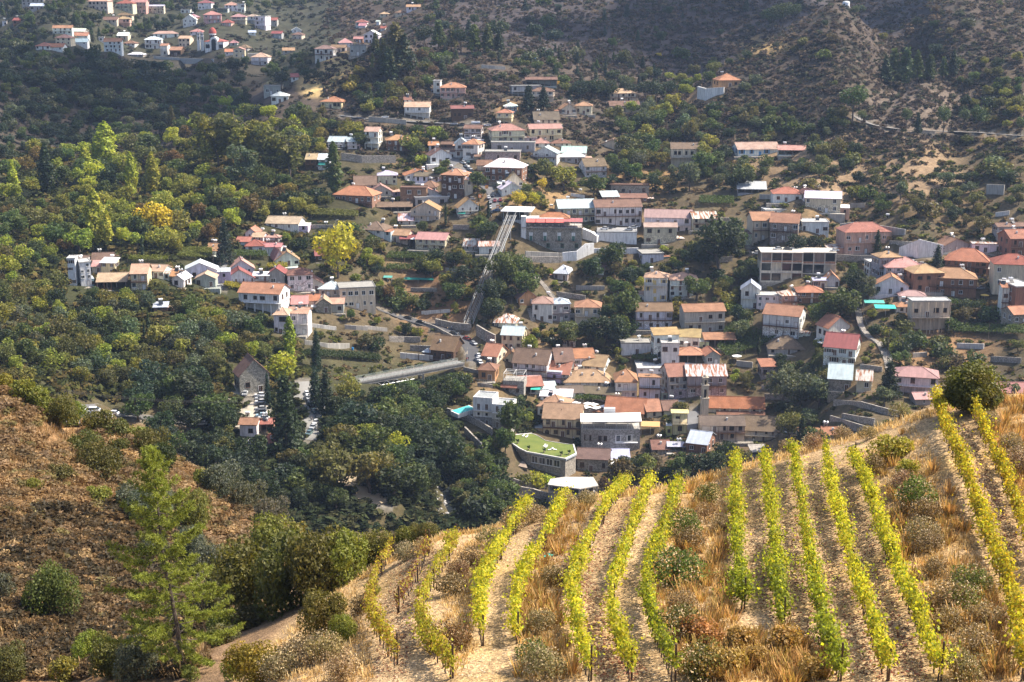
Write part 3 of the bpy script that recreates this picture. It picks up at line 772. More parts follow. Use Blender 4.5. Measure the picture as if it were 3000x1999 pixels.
for phr, u, v in [('the red awning restaurant', 1600, 680), ('the timber balcony hotel', 1810, 700), ('the funicular track', 1430, 800), ('the concrete footbridge', 1180, 1090), ('the roof lawn', 1580, 1310),
  ('the bell tower', 2062, 1170), ('the swimming pool', 1370, 1202), ('the domed church', 620, 125), ('the wooded knoll', 1150, 190), ('the yellow poplar', 990, 700), ('the dark car park fir', 840, 1190),
  ('the old stone church', 735, 1110), ('the salmon street house', 2530, 700), ('the turquoise awnings', 2590, 905), ('the concrete shell', 1680, 1440), ('the round crest bush', 2850, 1130), ('the stone stairway', 2590, 1030),
  ('the eucalyptus grove', 700, 430), ('the white car deck', 1805, 730), ('the hillside ochre house', 2130, 235), ('the blue shutter house', 2270, 440), ('the big walnut tree', 2105, 690), ('the white cubic house', 235, 800),
  ('the green pergola slope', 2190, 985), ('the car deck apartment', 2330, 780), ('the white canopy restaurant', 1790, 1260), ('the cypress pair', 1310, 620), ('the roadside cafe', 1310, 1020), ('the solar panel house', 2790, 830),
  ('the truck shed', 1580, 245), ('the conical hill', 2700, 300), ('the curved tarmac road', 1360, 1000), ('the tall poplars', 290, 410), ('the cemetery', 640, 1310), ('the yellow autumn tree', 460, 640), ('the village street', 1400, 530),
  ('the white cliff wall', 2690, 725), ('the brown tiled manor', 1590, 1050), ('the church nave', 2150, 1190), ('the timber balconied house', 1335, 540), ('the dirt path', 1050, 1420), ('the water tower hut', 2410, 15),
  ('the four houses spur', 1030, 130), ('the long cream house', 1480, 400), ('the faded pink restaurant', 1270, 700), ('the blue balcony house', 770, 820), ('the row of pines', 1360, 120), ('the umbrella pine road', 2500, 310), ('the terrace walls', 2450, 1220)]:
    LAND[phr] = (u, v)
def where(u, v, skip=None):
    b = min((k for k in LAND if k != skip), key=lambda k: (LAND[k][0] - u) ** 2 + (1.3 * (LAND[k][1] - v)) ** 2); du = u - LAND[b][0]; dv = v - LAND[b][1]
    d = math.hypot(du, dv); near = 'just ' if d < 70 else ('far ' if d > 240 else '')
    if d < 22: return 'beside ' + b
    if abs(du) > 2.2 * abs(dv): s = 'left of' if du < 0 else 'right of'
    elif abs(dv) > 2.2 * abs(du): s = 'above' if dv < 0 else 'below'
    else: s = ('above' if dv < 0 else 'below') + (' left of' if du < 0 else ' right of')
    return near + s + ' ' + b
LAB = []                                      # (object, stem, u, v): given their labels together at the end
def queue_label(o, stem, u, v): LAB.append((o, stem, u, v))
ORD = ['first', 'second', 'third', 'fourth', 'fifth', 'sixth', 'seventh', 'eighth', 'ninth', 'tenth', 'eleventh', 'twelfth']
def short(t):
    for a in (' with balcony', ' on columns', ' of %d' % 0, 'just ', 'far ', ' hip roof', ' gable roof', ' lean-to roof', ' flat roof', ' small'):
        if len(t.split()) <= 16: break
        t = t.replace(a, '' if a != ' of 0' else a)
    return ' '.join(t.split()[:16])
def settle_labels():
    groups = {}
    for o, st, u, v in LAB: groups.setdefault(st + ' ' + where(u, v), []).append((u, v, o))
    for lab, L in groups.items():
        if len(L) == 1: L[0][2]['label'] = short(lab); continue
        L.sort(key=lambda e: e[0])
        for i, (u, v, o) in enumerate(L):
            s = 'leftmost' if i == 0 else ('rightmost' if i == len(L) - 1 else (ORD[i] if i < 12 else 'the %d-th' % (i + 1)) + ' from left')
            o['label'] = lab + ', ' + s + ('' if len(L) == 2 else ' of %d' % len(L)) if len(lab.split()) < 12 else short(s + ' ' + lab.replace(',', ''))
# ---- shared openings
def window_mesh(name, w_, h_, frame, shut=None, arch=False):
    b = MB(); t = .09
    if arch:
        pts = [(-w_ / 2, 0), (w_ / 2, 0)] + [(w_ / 2 * math.cos(a), h_ - w_ / 2 + w_ / 2 * math.sin(a)) for a in [math.pi * i / 8 for i in range(9)]]
        b.add([(x * 1.18, -.05, z * 1.05 - .02) for x, z in pts], [tuple(range(len(pts)))], 1); b.add([(x, -.08, z) for x, z in pts], [tuple(range(len(pts)))], 0)
        b.box(-.03, -.1, 0, .03, -.07, h_ - .05, 1); return b.mesh(name, [M['glass'], frame])
    b.box(-w_ / 2, -.06, 0, w_ / 2, .1, h_, 0)
    for x0, x1, z0, z1 in ((-w_ / 2 - t, -w_ / 2, -t, h_ + t), (w_ / 2, w_ / 2 + t, -t, h_ + t), (-w_ / 2, w_ / 2, -t, 0), (-w_ / 2, w_ / 2, h_, h_ + t), (-.03, .03, 0, h_)): b.box(x0, -.11, z0, x1, .05, z1, 1)
    b.box(-w_ / 2 - .16, -.2, -t - .08, w_ / 2 + .16, .02, -t, 1)
    if shut:
        for s in (-1, 1): b.box(min(s * (w_ / 2 + t), s * (w_ + .0)), -.14, 0, max(s * (w_ / 2 + t), s * w_), -.08, h_, 2)
    return b.mesh(name, [M['glass'], frame] + ([shut] if shut else []))
def flat(c, nm): m_, n_, b_ = newmat(nm); b_.inputs['Base Color'].default_value = (*c, 1); b_.inputs['Roughness'].default_value = .7; return m_
FR = dict(brown=flat((.10, .05, .03), 'brown joinery'), white=flat((.7, .7, .68), 'white joinery'), green=flat((.03, .13, .09), 'green joinery'), blue=flat((.03, .20, .42), 'blue joinery'), yellow=flat((.62, .47, .16), 'yellow joinery'))
WIN = {k: window_mesh('window_' + k, 1.0, 1.25, FR[k]) for k in FR}
WIN['shut_brown'] = window_mesh('window', .95, 1.3, FR['white'], FR['brown']); WIN['shut_green'] = window_mesh('window', .95, 1.3, FR['white'], FR['green']); WIN['shut_blue'] = window_mesh('window', 1.2, 1.9, FR['white'], FR['blue']); WIN['shut_yellow'] = window_mesh('window', 1, 1.3, FR['white'], FR['yellow'])
WIN['arch'] = window_mesh('window', 1.5, 2.4, FR['brown'], arch=True)
def door_mesh(c):
    b = MB(); b.box(-.5, -.05, 0, .5, .1, 2.1, 0); b.box(-.6, -.1, 0, -.5, .05, 2.2, 1); b.box(.5, -.1, 0, .6, .05, 2.2, 1); b.box(-.5, -.1, 2.1, .5, .05, 2.2, 1); b.box(-.02, -.08, .1, .02, -.04, 2.05, 1); return b.mesh('door', [FR[c], FR['white' if c != 'white' else 'brown']])
DOOR = {k: door_mesh(k) for k in FR}
b = MB(); b.box(-.35, -.35, -1.0, .35, .35, 1.0); b.box(-.45, -.45, 1.0, .45, .45, 1.12); b.box(-.22, -.22, 1.12, .22, .22, 1.4); CHIM = b.mesh('chimney', M['plaster'])
# water heater: tank on a frame with a collector panel
b = MB()
b.lathe([(0, -.75), (.36, -.72), (.4, -.6), (.4, .6), (.36, .72), (0, .75)], 12); TANK = b.mesh('tank', M['paint'])
TANK.transform(Matrix.Rotation(R(90), 4, 'Y'))
b = MB()
for x in (-.55, .55):
    b.bar((x, -.3, 0), (x, -.3, 1.5), .045); b.bar((x, .4, 0), (x, .3, 1.5), .045); b.bar((x, -.3, 1.5), (x, .4, 1.5), .045)
b.bar((-.55, -.3, 1.2), (.55, -.3, 1.2), .045); b.bar((-.55, .35, 1.2), (.55, .35, 1.2), .045)
FRAME = b.mesh('frame', M['steel'])
b = MB(); b.add([(-.9, -1.7, .1), (.9, -1.7, .1), (.9, -.35, 1.25), (-.9, -.35, 1.25), (-.9, -1.66, .02), (.9, -1.66, .02), (.9, -.31, 1.17), (-.9, -.31, 1.17)], [(0, 1, 2, 3), (7, 6, 5, 4), (0, 4, 5, 1), (1, 5, 6, 2), (2, 6, 7, 3), (3, 7, 4, 0)]); PANEL = b.mesh('panel', M['glass'])
def heater(p, rz, u, v, two=False, panel=True):
    e = empty('water_heater', p, rz); tag(e, None, 'water tank', 'white solar water tanks on roofs and stands'); link('frame', FRAME, e)
    for s in ((-.0,) if not two else (-.62, .62)): link('tank', TANK, e, (0 if not two else s * .9, .05, 1.92), 0 if not two else R(90), (.82, .82, .8), (1.15, 1.15, 1.15) if not two else (.9, .9, 1))
    if panel: link('panel', PANEL, e)
    queue_label(e, 'white water tanks on a steel frame' if two else ('white water tank with tilted panel' if panel else 'white water tank on steel stand'), u, v - 20); return e
def railing(x0, x1, y0, z, mat, parent, h=.95, sides=1.2, wood=False):
    b = MB(); n_ = max(2, int((x1 - x0) / (.45 if wood else .9)))
    for i in range(n_ + 1): x = x0 + (x1 - x0) * i / n_; b.bar((x, y0, z), (x, y0, z + h), .035)
    for zz in (h, h * .5, .12) if not wood else (h, .12): b.box(x0, y0 - .03, z + zz - .03, x1, y0 + .03, z + zz + .03)
    for x in (x0, x1): b.box(x - .03, y0, z + h - .03, x + .03, y0 + sides, z + h + .03); b.bar((x, y0 + sides * .5, z), (x, y0 + sides * .5, z + h), .035)
    return b.build('railing', mat, parent)
HR = []
def roof_mesh(t, w_, d_, h_, r, o=.5, th=.16):
    b = MB(); x0, x1, y0, y1 = -w_ / 2 - o, w_ / 2 + o, -o, d_ + o; ym = (y0 + y1) / 2
    k = r / (d_ / 2) if t in 'xh' else r / (w_ / 2)
    def two(vs_, fs):
        n_ = len(vs_); b.add(list(vs_) + [(x, y, z - th) for x, y, z in vs_], fs + [tuple(n_ + i for i in reversed(f)) for f in fs])
        ed = {}
        for f in fs:
            for p, q in zip(f, f[1:] + f[:1]): ed[(p, q)] = 1
        b.add(list(vs_) + [(x, y, z - th) for x, y, z in vs_], [(q, p, n_ + p, n_ + q) for p, q in ed if (q, p) not in ed])
    if t == 'x': e = h_ - k * o; two([(x0, y0, e), (x1, y0, e), (x1, ym, h_ + r), (x0, ym, h_ + r), (x1, y1, e), (x0, y1, e)], [(0, 1, 2, 3), (3, 2, 4, 5)])
    elif t == 'y': e = h_ - k * o; two([(x0, y0, e), (0, y0, h_ + r), (0, y1, h_ + r), (x0, y1, e), (x1, y0, e), (x1, y1, e)], [(0, 1, 2, 3), (1, 4, 5, 2)])
    elif t == 'h':
        e = h_ - k * o; i = min((y1 - y0) / 2, (x1 - x0) / 2 - .05); 
        two([(x0, y0, e), (x1, y0, e), (x1, y1, e), (x0, y1, e), (x0 + i, ym, h_ + r), (x1 - i, ym, h_ + r)], [(0, 1, 5, 4), (1, 2, 5), (2, 3, 4, 5), (3, 0, 4)])
        for p, q in ((0, 4), (1, 5), (4, 5)): b.bar(b.v[p], b.v[q], .16, 5)
    elif t == 's': k2 = r / d_; two([(x0, y0, h_ - k2 * o), (x1, y0, h_ - k2 * o), (x1, y1, h_ + r + k2 * o), (x0, y1, h_ + r + k2 * o)], [(0, 1, 2, 3)])
    else:
        b.box(-w_ / 2 - .3, -.3, h_, w_ / 2 + .3, d_ + .3, h_ + .22); p = .2
        for q in ((-w_ / 2 - .3, -.3, w_ / 2 + .3, -.1), (-w_ / 2 - .3, d_ + .1, w_ / 2 + .3, d_ + .3), (-w_ / 2 - .3, -.1, -w_ / 2 - .1, d_ + .1), (w_ / 2 + .1, -.1, w_ / 2 + .3, d_ + .1)): b.box(q[0], q[1], h_ + .22, q[2], q[3], h_ + .5)
    if t in 'xy' and r > .3:                   # ridge capping
        (b.bar((x0, ym, h_ + r + .02), (x1, ym, h_ + r + .02), .15, 5) if t == 'x' else b.bar((0, y0, h_ + r + .02), (0, y1, h_ + r + .02), .15, 5))
    return b
def house(cx, x0, x1, eave, base, top, rt, rc, wc, flags, phrase):
    import re
    u = (x0 + x1) / 2; P = at(u, base, 200); px = mpp(P); hr = random.Random(int(x0 * 7 + base * 13)); el = -math.atan2(P.z, P.y); ce, se = math.cos(el), math.sin(el)
    fl = 1; mm = re.match(r'(\d)', flags); fl = int(mm.group(1)) if mm else 1; flags = flags[1:] if mm else flags
    yaw = re.search(r'y(-?\d+)', flags); yaw_ = R(int(yaw.group(1))) if yaw else R(hr.uniform(-11, 11)); flags = re.sub(r'y-?\d+', '', flags)
    cm = re.search(r'c(\d)', flags); cols = int(cm.group(1)) if cm else 0; flags = re.sub(r'c\d', '', flags); flags = re.sub(r'd\d+', '', flags)
    W = (x1 - x0) * px * 1.06; H = max(2.0, (base - eave) * px / ce * 1.08); tp = (eave - top) * px * 1.06
    sl = .42
    if rt in 'xh':
        D = min(13, max(4.5, 2 * tp / (sl * ce + se))); r = max(.12 * D / 2, min(.75 * D / 2, (tp - D / 2 * se) / ce))
        if tp < 1: r = .15 * D
    elif rt == 'y': r = max(.6, min(tp / ce, .55 * W)); D = 8.5
    elif rt == 's': D = min(9, max(3, tp / (.25 * ce + se))); r = max(.3, (tp - D * se) / ce)
    else: D = min(14, max(5, tp / se if tp > 1 else 7)); r = 0
    far = P.y > 1000
    if not far and fl >= 2 and rt != 'f' and 'B' not in flags and 'p' not in flags and hr.random() < .38: flags = flags.replace('b', '') + 'B'
    if not far and fl >= 2 and 'p' not in flags and 'v' not in flags and hr.random() < .28: flags += 'v'
    if 'W' == 'x': pass
    o = .55 if rt != 'f' else .3
    Wm = max(W * .45, (W - D * abs(math.sin(yaw_)) * .9) / math.cos(yaw_) - (2 * o if rt in 'xhs' else 0)); Wm = max(2.5, Wm)
    off = D / 2 * math.sin(yaw_)             # keep the whole silhouette centred
    c = Vector((P.x, P.y, P.z)); ex = Vector((math.cos(yaw_), math.sin(yaw_), 0)); ey = Vector((-math.sin(yaw_), math.cos(yaw_), 0)); c += Vector((off, 0, 0))
    e = empty('house', c, yaw_)
    colr = [x * hr.uniform(.92, 1.05) for x in WALLC[wc]]; rcol = [x * hr.uniform(.86, 1.1) for x in ROOFC[rc]]
    wm = M['stone'] if wc == 'S' else M['wood'] if wc == 'D' else M['plaster']
    open_ = 'p' in flags and fl == 1; z0 = H / fl if 'p' in flags and fl > 1 else 0; fh = H / fl
    b = MB()
    if open_:                                  # open shed: back wall, side posts
        b.box(-Wm / 2, D - .25, -3, Wm / 2, D, H + (r if rt == 's' else 0)); b.box(-Wm / 2, 1.2, -3, -Wm / 2 + .25, D - .25, H); b.box(Wm / 2 - .25, 1.2, -3, Wm / 2, D - .25, H); b.box(-Wm / 2, 0, -3, Wm / 2, D - .25, .1)
    else:
        zb = z0 if z0 else -3.2; vst = 'v' in flags and not z0
        if z0: b.box(-Wm / 2 + .3, 2.2, -3.2, Wm / 2 - .3, D, z0 - .2, 0); b.box(-Wm / 2 - .15, -.9, z0 - .22, Wm / 2 + .15, D, z0, 0)
        if vst: b.box(-Wm / 2 - .04, -.04, -3.2, Wm / 2 + .04, D, fh, 1)
        b.box(-Wm / 2, 0, fh if vst else zb, Wm / 2, D, H, 0)
        if rt == 'x': b.add([(s * Wm / 2, y, z) for s in (-1, 1) for y, z in ((0, H), (D, H), (D / 2, H + r))], [(0, 2, 1), (3, 4, 5)])
        if rt == 'y': b.add([(-Wm / 2, y, H) for y in (0, D)] + [(Wm / 2, y, H) for y in (0, D)] + [(0, 0, H + r), (0, D, H + r)], [(0, 2, 4), (1, 5, 3)])
        if rt == 's': b.add([(-Wm / 2, 0, H), (-Wm / 2, D, H), (-Wm / 2, D, H + r), (Wm / 2, 0, H), (Wm / 2, D, H), (Wm / 2, D, H + r)], [(0, 2, 1), (3, 4, 5), (1, 2, 5, 4)])
    b.build('wall', [wm, M['stone']], e, col=colr)
    rm = M['rust'] if rc == 'u' else M['tin'] if rc in 'mw' or (rc in 'rk' and hr.random() < .6) else M['concrete'] if rt == 'f' or rc == 'c' else M['tile']
    if rt == 'f': rcol = [x * .82 for x in (ROOFC[rc] if rc in 'cbm' else (.62, .61, .58))]
    roof_mesh(rt, Wm, D, H, r, o).build('roof', rm, e, col=rcol)
    n = cols or max(1, min(5, int(Wm / 3.1)))
    fr = hr.choice(['brown', 'brown', 'brown', 'white', 'white', 'shut_brown'])
    if 'shutters' in phrase: fr = 'shut_blue' if 'blue' in phrase else 'shut_yellow'
    if 'red-door' in phrase: fr = 'green'
    dk = fr.split('_')[-1]; dk = dk if dk in DOOR else 'brown'
    if not open_:
        for f in range(1 if z0 else 0, fl):
            zf = f * fh; sc_ = min(1.25, fh / 2.9) * 1.12; bal = ('b' in flags or 'B' in flags) and f >= 1
            if fh < 1.3: continue
            for i in range(n):
                x = -Wm / 2 + Wm * (i + .5 + hr.uniform(-.2, .2)) / n
                if (bal and i % 2 == 1 and hr.random() < .75) or (f == 0 and i == n // 2 and n > 1): link('door', DOOR[dk], e, (x, 0, zf + .08), 0, None, (sc_, 1, min(1.1, fh / 2.6)))
                elif hr.random() < .86:
                    if 'arched' in phrase and i == (n - 1 if f == fl - 1 else 0): link('window', WIN['arch'], e, (x, 0, zf + .3), 0, None, (1, 1, min(1, fh / 3)))
                    else: link('window', WIN[fr], e, (x, 0, zf + fh * .32), 0, None, (sc_ * hr.choice((.7, 1, 1, 1.35)), 1, sc_ * hr.choice((.8, 1, 1))))
            side = 1 if yaw_ < 0 else -1
            if abs(yaw_) > R(6) and D > 4 and not far:
                for i in range(2): link('window', WIN[fr], e, (-side * -Wm / 2, D * (.3 + .4 * i), zf + fh * .32), R(90) * side, None, (sc_, 1, sc_))
    if ('b' in flags or 'B' in flags) and (fl > 1 or 'B' in flags):
        wood = 'B' in flags; zb = (fl - 1) * fh if fl > 1 else .05; bd = 1.5 if wood else 1.3; mt = M['wood'] if wood else M['concrete']; cc = (.13, .075, .05) if wood else [x * .9 for x in colr]
        bb = MB(); bb.box(-Wm / 2, -bd, zb - .2, Wm / 2, -.003, zb + .02); bo = bb.build('balcony', mt, e, col=cc)
        railing(-Wm / 2 + .05, Wm / 2 - .05, -bd + .06, zb + .02, M['wood'] if wood else M['steel'], bo, 1, bd - .1, wood).color = (.12, .07, .05, 1)
        if wood or hr.random() < .5:
            k = max(2, int(Wm / 3))
            for i in range(k + 1):
                x = -Wm / 2 + .1 + (Wm - .2) * i / k; pb = MB(); pb.bar((x, -bd + .1, -1.5 if fl > 1 else -1), (x, -bd + .1, H - .12), .09 if wood else .11); pb.build('post', mt, e, col=cc)
    if z0 or open_:
        k = max(2, int(Wm / 3.5))
        for i in range(k + 1):
            x = -Wm / 2 + .15 + (Wm - .3) * i / k; pb = MB(); pb.box(x - .16, (-.75 if z0 else .05), -3, x + .16, (-.43 if z0 else .37), (z0 - .22 if z0 else H - .05)); pb.build('column', M['concrete'], e, col=colr if z0 else (.3, .24, .2))
    if not far and not z0 and hr.random() < .5 and P.y > 300:
        tw = Wm * hr.uniform(.95, 1.35); to = hr.uniform(-.15, .15) * Wm; td = hr.uniform(1.8, 4); k = hr.choice(['stone', 'stone', 'concrete', 'plaster']); tb = MB(); tb.box(to - tw / 2, -td, -4.5, to + tw / 2, -.003 if not ('v' in flags) else -.043, hr.uniform(-.5, .05)); tb.build('front_terrace', M[k], e, col={'stone': (.33, .30, .25), 'concrete': (.42, .39, .34), 'plaster': colr}[k])
        if hr.random() < .5: railing(to - tw / 2, to + tw / 2, -td + .1, .0, M['steel'], e, .95, td - .3)
    if not far and not open_ and not z0 and hr.random() < .36:
        sx = hr.choice((-1, 1)); aw = Wm * hr.uniform(.25, .45); ah = min(H * .62, hr.uniform(2.2, 3.2)); ad = D * hr.uniform(.5, .8); ax0 = sx * (Wm / 2 + .003); ax1 = ax0 + sx * aw; lo_, hi_ = min(ax0, ax1), max(ax0, ax1)
        ab = MB(); ab.box(lo_, .8, -3.5, hi_, .8 + ad, ah); an = ab.build('annex', M[hr.choice(['plaster', 'plaster', 'stone', 'wood'])], e, col=[c_ * hr.uniform(.6, 1) for c_ in colr]); ab = MB(); k = hr.uniform(.2, .7); ab.add([(lo_, .4, ah + .02), (hi_, .4, ah + .02), (hi_, 1.2 + ad, ah + k), (lo_, 1.2 + ad, ah + k), (lo_, .4, ah + .14), (hi_, .4, ah + .14), (hi_, 1.2 + ad, ah + k + .12), (lo_, 1.2 + ad, ah + k + .12)], [(3, 2, 1, 0), (4, 5, 6, 7), (0, 1, 5, 4), (1, 2, 6, 5), (2, 3, 7, 6), (3, 0, 4, 7)]); rk = hr.choice('mtuwbs'); ab.build('annex_roof', M['rust' if rk == 'u' else 'tin' if rk in 'mw' else 'tile'], e, col=ROOFC[rk])
        link('window', WIN['brown'], an, ((lo_ + hi_) / 2, .8, .3))
    if 'a' in flags:
        ab = MB(); ab.add([(-Wm / 2, -.02, H * .72), (Wm / 2, -.02, H * .72), (Wm / 2, -1.7, H * .5), (-Wm / 2, -1.7, H * .5)], [(3, 2, 1, 0)]); ab.add([(-Wm / 2, -.02, H * .72 - .08), (Wm / 2, -.02, H * .72 - .08), (Wm / 2, -1.7, H * .5 - .08), (-Wm / 2, -1.7, H * .5 - .08)], [(0, 1, 2, 3)]); ab.build('awning', M['cloth'], e, col=(.03, .22, .20) if wc == 'W' else (.75, .62, .36))
    if 'k' in flags or (not far and rt in 'xhy' and hr.random() < .33):
        for i in range(4 if 'small chimneys' in phrase else 1):
            x = (-Wm * .36 + Wm * .24 * i) if 'small chimneys' in phrase else hr.uniform(-.3, .3) * Wm
            zc = H + (r * .55 if rt in 'xh' else r * (1 - abs(x) / (Wm / 2 + .01)) if rt == 'y' else 0); link('chimney', CHIM, e, (x, D * .27 if rt in 'xh' else D * .4, zc), 0, (.72, .71, .68), (.9, .9, .75))
    if hr.random() < (.42 if not far else .18) and P.z < 0:
        yy = D * .62; xx = hr.uniform(-.3, .3) * Wm; zz = H + (r * .72 if rt in 'xh' else r * (1 - abs(xx) / (Wm / 2)) - .1 if rt == 'y' else r * .6 if rt == 's' else .2)
        q = c + ex * xx + ey * yy; qu, qv = proj((q.x, q.y, c.z + zz)); heater((q.x, q.y, c.z + zz), yaw_ + hr.uniform(-.6, .6), qu, qv, hr.random() < .35, hr.random() < .6)
    tag(e, phrase or None, 'house', 'village houses on the hillsides')
    if not phrase:
        nm = 'shed' if open_ or (wc == 'D' and fl == 1) else 'house'; e.name = nm; e['category'] = nm
        if nm == 'shed': e['group'] = 'village sheds'
        ex_ = ' with balcony' if ('b' in flags or 'B' in flags) and (fl > 1 or 'B' in flags) else ' on columns' if z0 else ''
        st = f"{'' if open_ else WALLN[wc] + ' '}{'open' if open_ else FLOORN[fl]} {nm}, {ROOFN[rc]} {TYPEN[rt]} roof{ex_},"
        queue_label(e, st, u, (base + eave) / 2)
    HR.append((x0, min(top, eave), x1, base, base)); return e
def houses():
    ox = oy = 0; k = 1
    for ln in HT.strip().splitlines():
        if ln[0] == '#': p = ln[1:].split(); ox, oy, k = float(p[0]), float(p[1]), float(p[2]); continue
        ln, _, phr = ln.partition('|'); p = ln.split(); x0, x1, ev, bs_, tp = [float(q) * k for q in p[:5]]
        house(None, ox + x0, ox + x1, oy + ev, oy + bs_, oy + tp, p[5], p[6], p[7], p[8] if len(p) > 8 else '', phr)
houses()
EXCL += [(a, b_, c_, d_, e_) for a, b_, c_, d_, e_ in HR]
# ------------------------------------------------------------------ landmarks built one by one
def frame(name, u, v, yaw, lab, cat, group=None, ymin=150):
    P = at(u, v, ymin); e = empty(name, P, R(yaw)); tag(e, lab, cat, group); return e, mpp(P)
def onplane(u, v, z): a, t = ray(u, v); y = z / t; return Vector((a * y, y, z))
def ex(x0, y0, x1, y1): EXCL.append((x0, y0, x1, y1, y1))
def part(b, name, mat, e, c): return b.build(name, M[mat], e, col=c)
# restaurant under the street with red awnings
e, s = frame('restaurant', 1616, 733, -3, 'stone restaurant with red awnings over its crowded open dining terrace', 'restaurant'); W = 176 * s; h1 = 27 * s; h2 = 68 * s; ex(1527, 612, 1706, 733)
b = MB(); b.box(-W / 2, 0, -4, W / 2, 11, h2 - .3); part(b, 'wall', 'stone', e, (.33, .30, .25))
b = MB(); b.box(-W / 2 - .2, -1.4, h2 - .3, W / 2, 11.3, h2); part(b, 'terrace_floor', 'concrete', e, (.45, .42, .38)); b = MB(); b.box(-W / 2 - .3, -.5, -3, -W / 2 + 2.2, 3, h2 + 5.2); part(b, 'side_tower', 'plaster', e, (.8, .79, .76))
b = MB(); b.box(-W / 2, 6, h2, W / 2 - 6, 11, h2 + 3.3); part(b, 'back_wall', 'plaster', e, (.5, .47, .42)); b = MB(); b.box(-W / 2 - .1, 3.2, h2 + 3.5, W / 2 - 9, 11.2, h2 + 3.8); part(b, 'flat_roof', 'plaster', e, (.75, .74, .72))
roof_mesh('h', W * .5, 8, h2 + 3.85, 2.1).build('roof', M['tile'], e, loc=(1, 5, 0), col=(.42, .18, .09))
railing(-W / 2 + 2.5, W / 2 - .3, -1.3, h2, M['paint'], e, 1.05, 4).color = (.04, .04, .045, 1)
for i in range(4):
    x0 = -W / 2 + 2.4 + i * 4.7; b = MB(); b.add([(x0, 3, h2 + 3.5), (x0 + 4.4, 3, h2 + 3.5), (x0 + 4.4, -1.4, h2 + 2.5), (x0, -1.4, h2 + 2.5), (x0, 3, h2 + 3.4), (x0 + 4.4, 3, h2 + 3.4), (x0 + 4.4, -1.4, h2 + 2.35), (x0, -1.4, h2 + 2.35)], [(3, 2, 1, 0), (4, 5, 6, 7), (0, 1, 5, 4), (1, 2, 6, 5), (2, 3, 7, 6), (3, 0, 4, 7)]); part(b, 'awning', 'cloth', e, (.58, .14, .12))
b = MB(); b.add([(W / 2 - 9, -1, h2 + 2.8), (W / 2 + .3, -1, h2 + 2.8), (W / 2 + .3, 6, h2 + 3.6), (W / 2 - 9, 6, h2 + 3.6), (W / 2 - 9, -1, h2 + 2.65), (W / 2 + .3, -1, h2 + 2.65), (W / 2 + .3, 6, h2 + 3.45), (W / 2 - 9, 6, h2 + 3.45)], [(0, 1, 2, 3), (7, 6, 5, 4), (0, 4, 5, 1), (1, 5, 6, 2), (2, 6, 7, 3), (3, 7, 4, 0)]); part(b, 'terrace_roof', 'tin', e, (.36, .12, .11))
for i in range(9): b = MB(); x = -W / 2 + 2.6 + i * (W - 3) / 8; b.bar((x, -1.2, h2), (x, -1.2, h2 + 2.5), .07); part(b, 'post', 'paint', e, (.12, .08, .07))
for i in range(4):
    x = -W / 2 + 4.6 + i * W * .235; link('door', DOOR['green'], e, (x, 0, h1 + .1), 0, None, (1.3, 1, 1.15)); b = MB(); b.box(x - .9, -.1, h1 + 2.55, x + .9, -.003, h1 + 4.2); part(b, 'panel', 'plaster', e, (.8, .8, .78))
    b = MB(); b.box(x - 1.9, -1, h1 - .1, x + 1.9, -.003, h1 + .05); bo = part(b, 'balcony', 'concrete', e, (.3, .22, .18)); railing(x - 1.85, x + 1.85, -.95, h1 + .05, M['paint'], bo).color = (.05, .05, .05, 1); link('window', WIN['green'], e, (x + 1.5, 0, h1 * .3), 0, None, (1.4, 1, 1.5))
for i in range(16):                          # dining tables under the awnings
    x = -W / 2 + 3.5 + (i % 8) * (W - 6) / 8; y = .2 + 2.3 * (i // 8); tb = empty('dining_table', e.matrix_basis @ Vector((x, y, h2))); tag(tb, None, 'table', 'tables on the red awning terrace'); q = MB(); q.box(-.45, -.45, .7, .45, .45, .76); part(q, 'top', 'cloth', tb, (.8, .78, .74)); q = MB(); q.bar((0, 0, 0), (0, 0, .7), .06); part(q, 'leg', 'paint', tb, (.1, .1, .1)); tb['label'] = 'white-topped dining table under the red awnings, one of many alike'
# white car deck and ramps
def wall_thing(px, hpx, mat, c, lab, th=.5, name='retaining_wall', top=0, cap=True, cat='wall'):
    pts = [at(u, v) for u, v in px]; o0 = pts[0].copy(); b = MB(); hs = [(hpx if isinstance(hpx, (int, float)) else hpx[i]) * mpp(p) for i, p in enumerate(pts)]
    for (p, ha), (q, hb) in zip(zip(pts, hs), list(zip(pts, hs))[1:]):
        d = q - p; d.z = 0; d.normalize(); n_ = Vector((-d.y, d.x, 0)) * th; P_ = [p - o0, q - o0, q - o0 + n_, p - o0 + n_]
        V = [(x.x, x.y, x.z - 2.5) for x in (P_[0], P_[1])] + [(P_[2].x, P_[2].y, P_[1].z - 2.5), (P_[3].x, P_[3].y, P_[0].z - 2.5)] + [(P_[0].x, P_[0].y, P_[0].z + ha), (P_[1].x, P_[1].y, P_[1].z + hb), (P_[2].x, P_[2].y, P_[1].z + hb), (P_[3].x, P_[3].y, P_[0].z + ha)]
        b.add(V, [(3, 2, 1, 0), (4, 5, 6, 7), (0, 1, 5, 4), (1, 2, 6, 5), (2, 3, 7, 6), (3, 0, 4, 7)])
    o = b.build(name, M[mat], loc=o0, col=c); tag(o, lab, cat, None, 'thing')
    for p, h_ in zip(pts, hs): u, v = proj(p); ex(u - 9, v - h_ / mpp(p), u + 9, v)
    for p, q in zip(pts, pts[1:]):
        for t in (.25, .5, .75): r_ = p.lerp(q, t); u, v = proj(r_); ex(u - 8, v - hs[0] / mpp(p), u + 8, v)
    return o
e, s = frame('car_deck', 1807, 712, -4, 'white walled car deck with parked cars beside the timber balcony hotel', 'car deck'); ex(1748, 660, 1870, 714); W = 116 * s; h_ = 33 * s
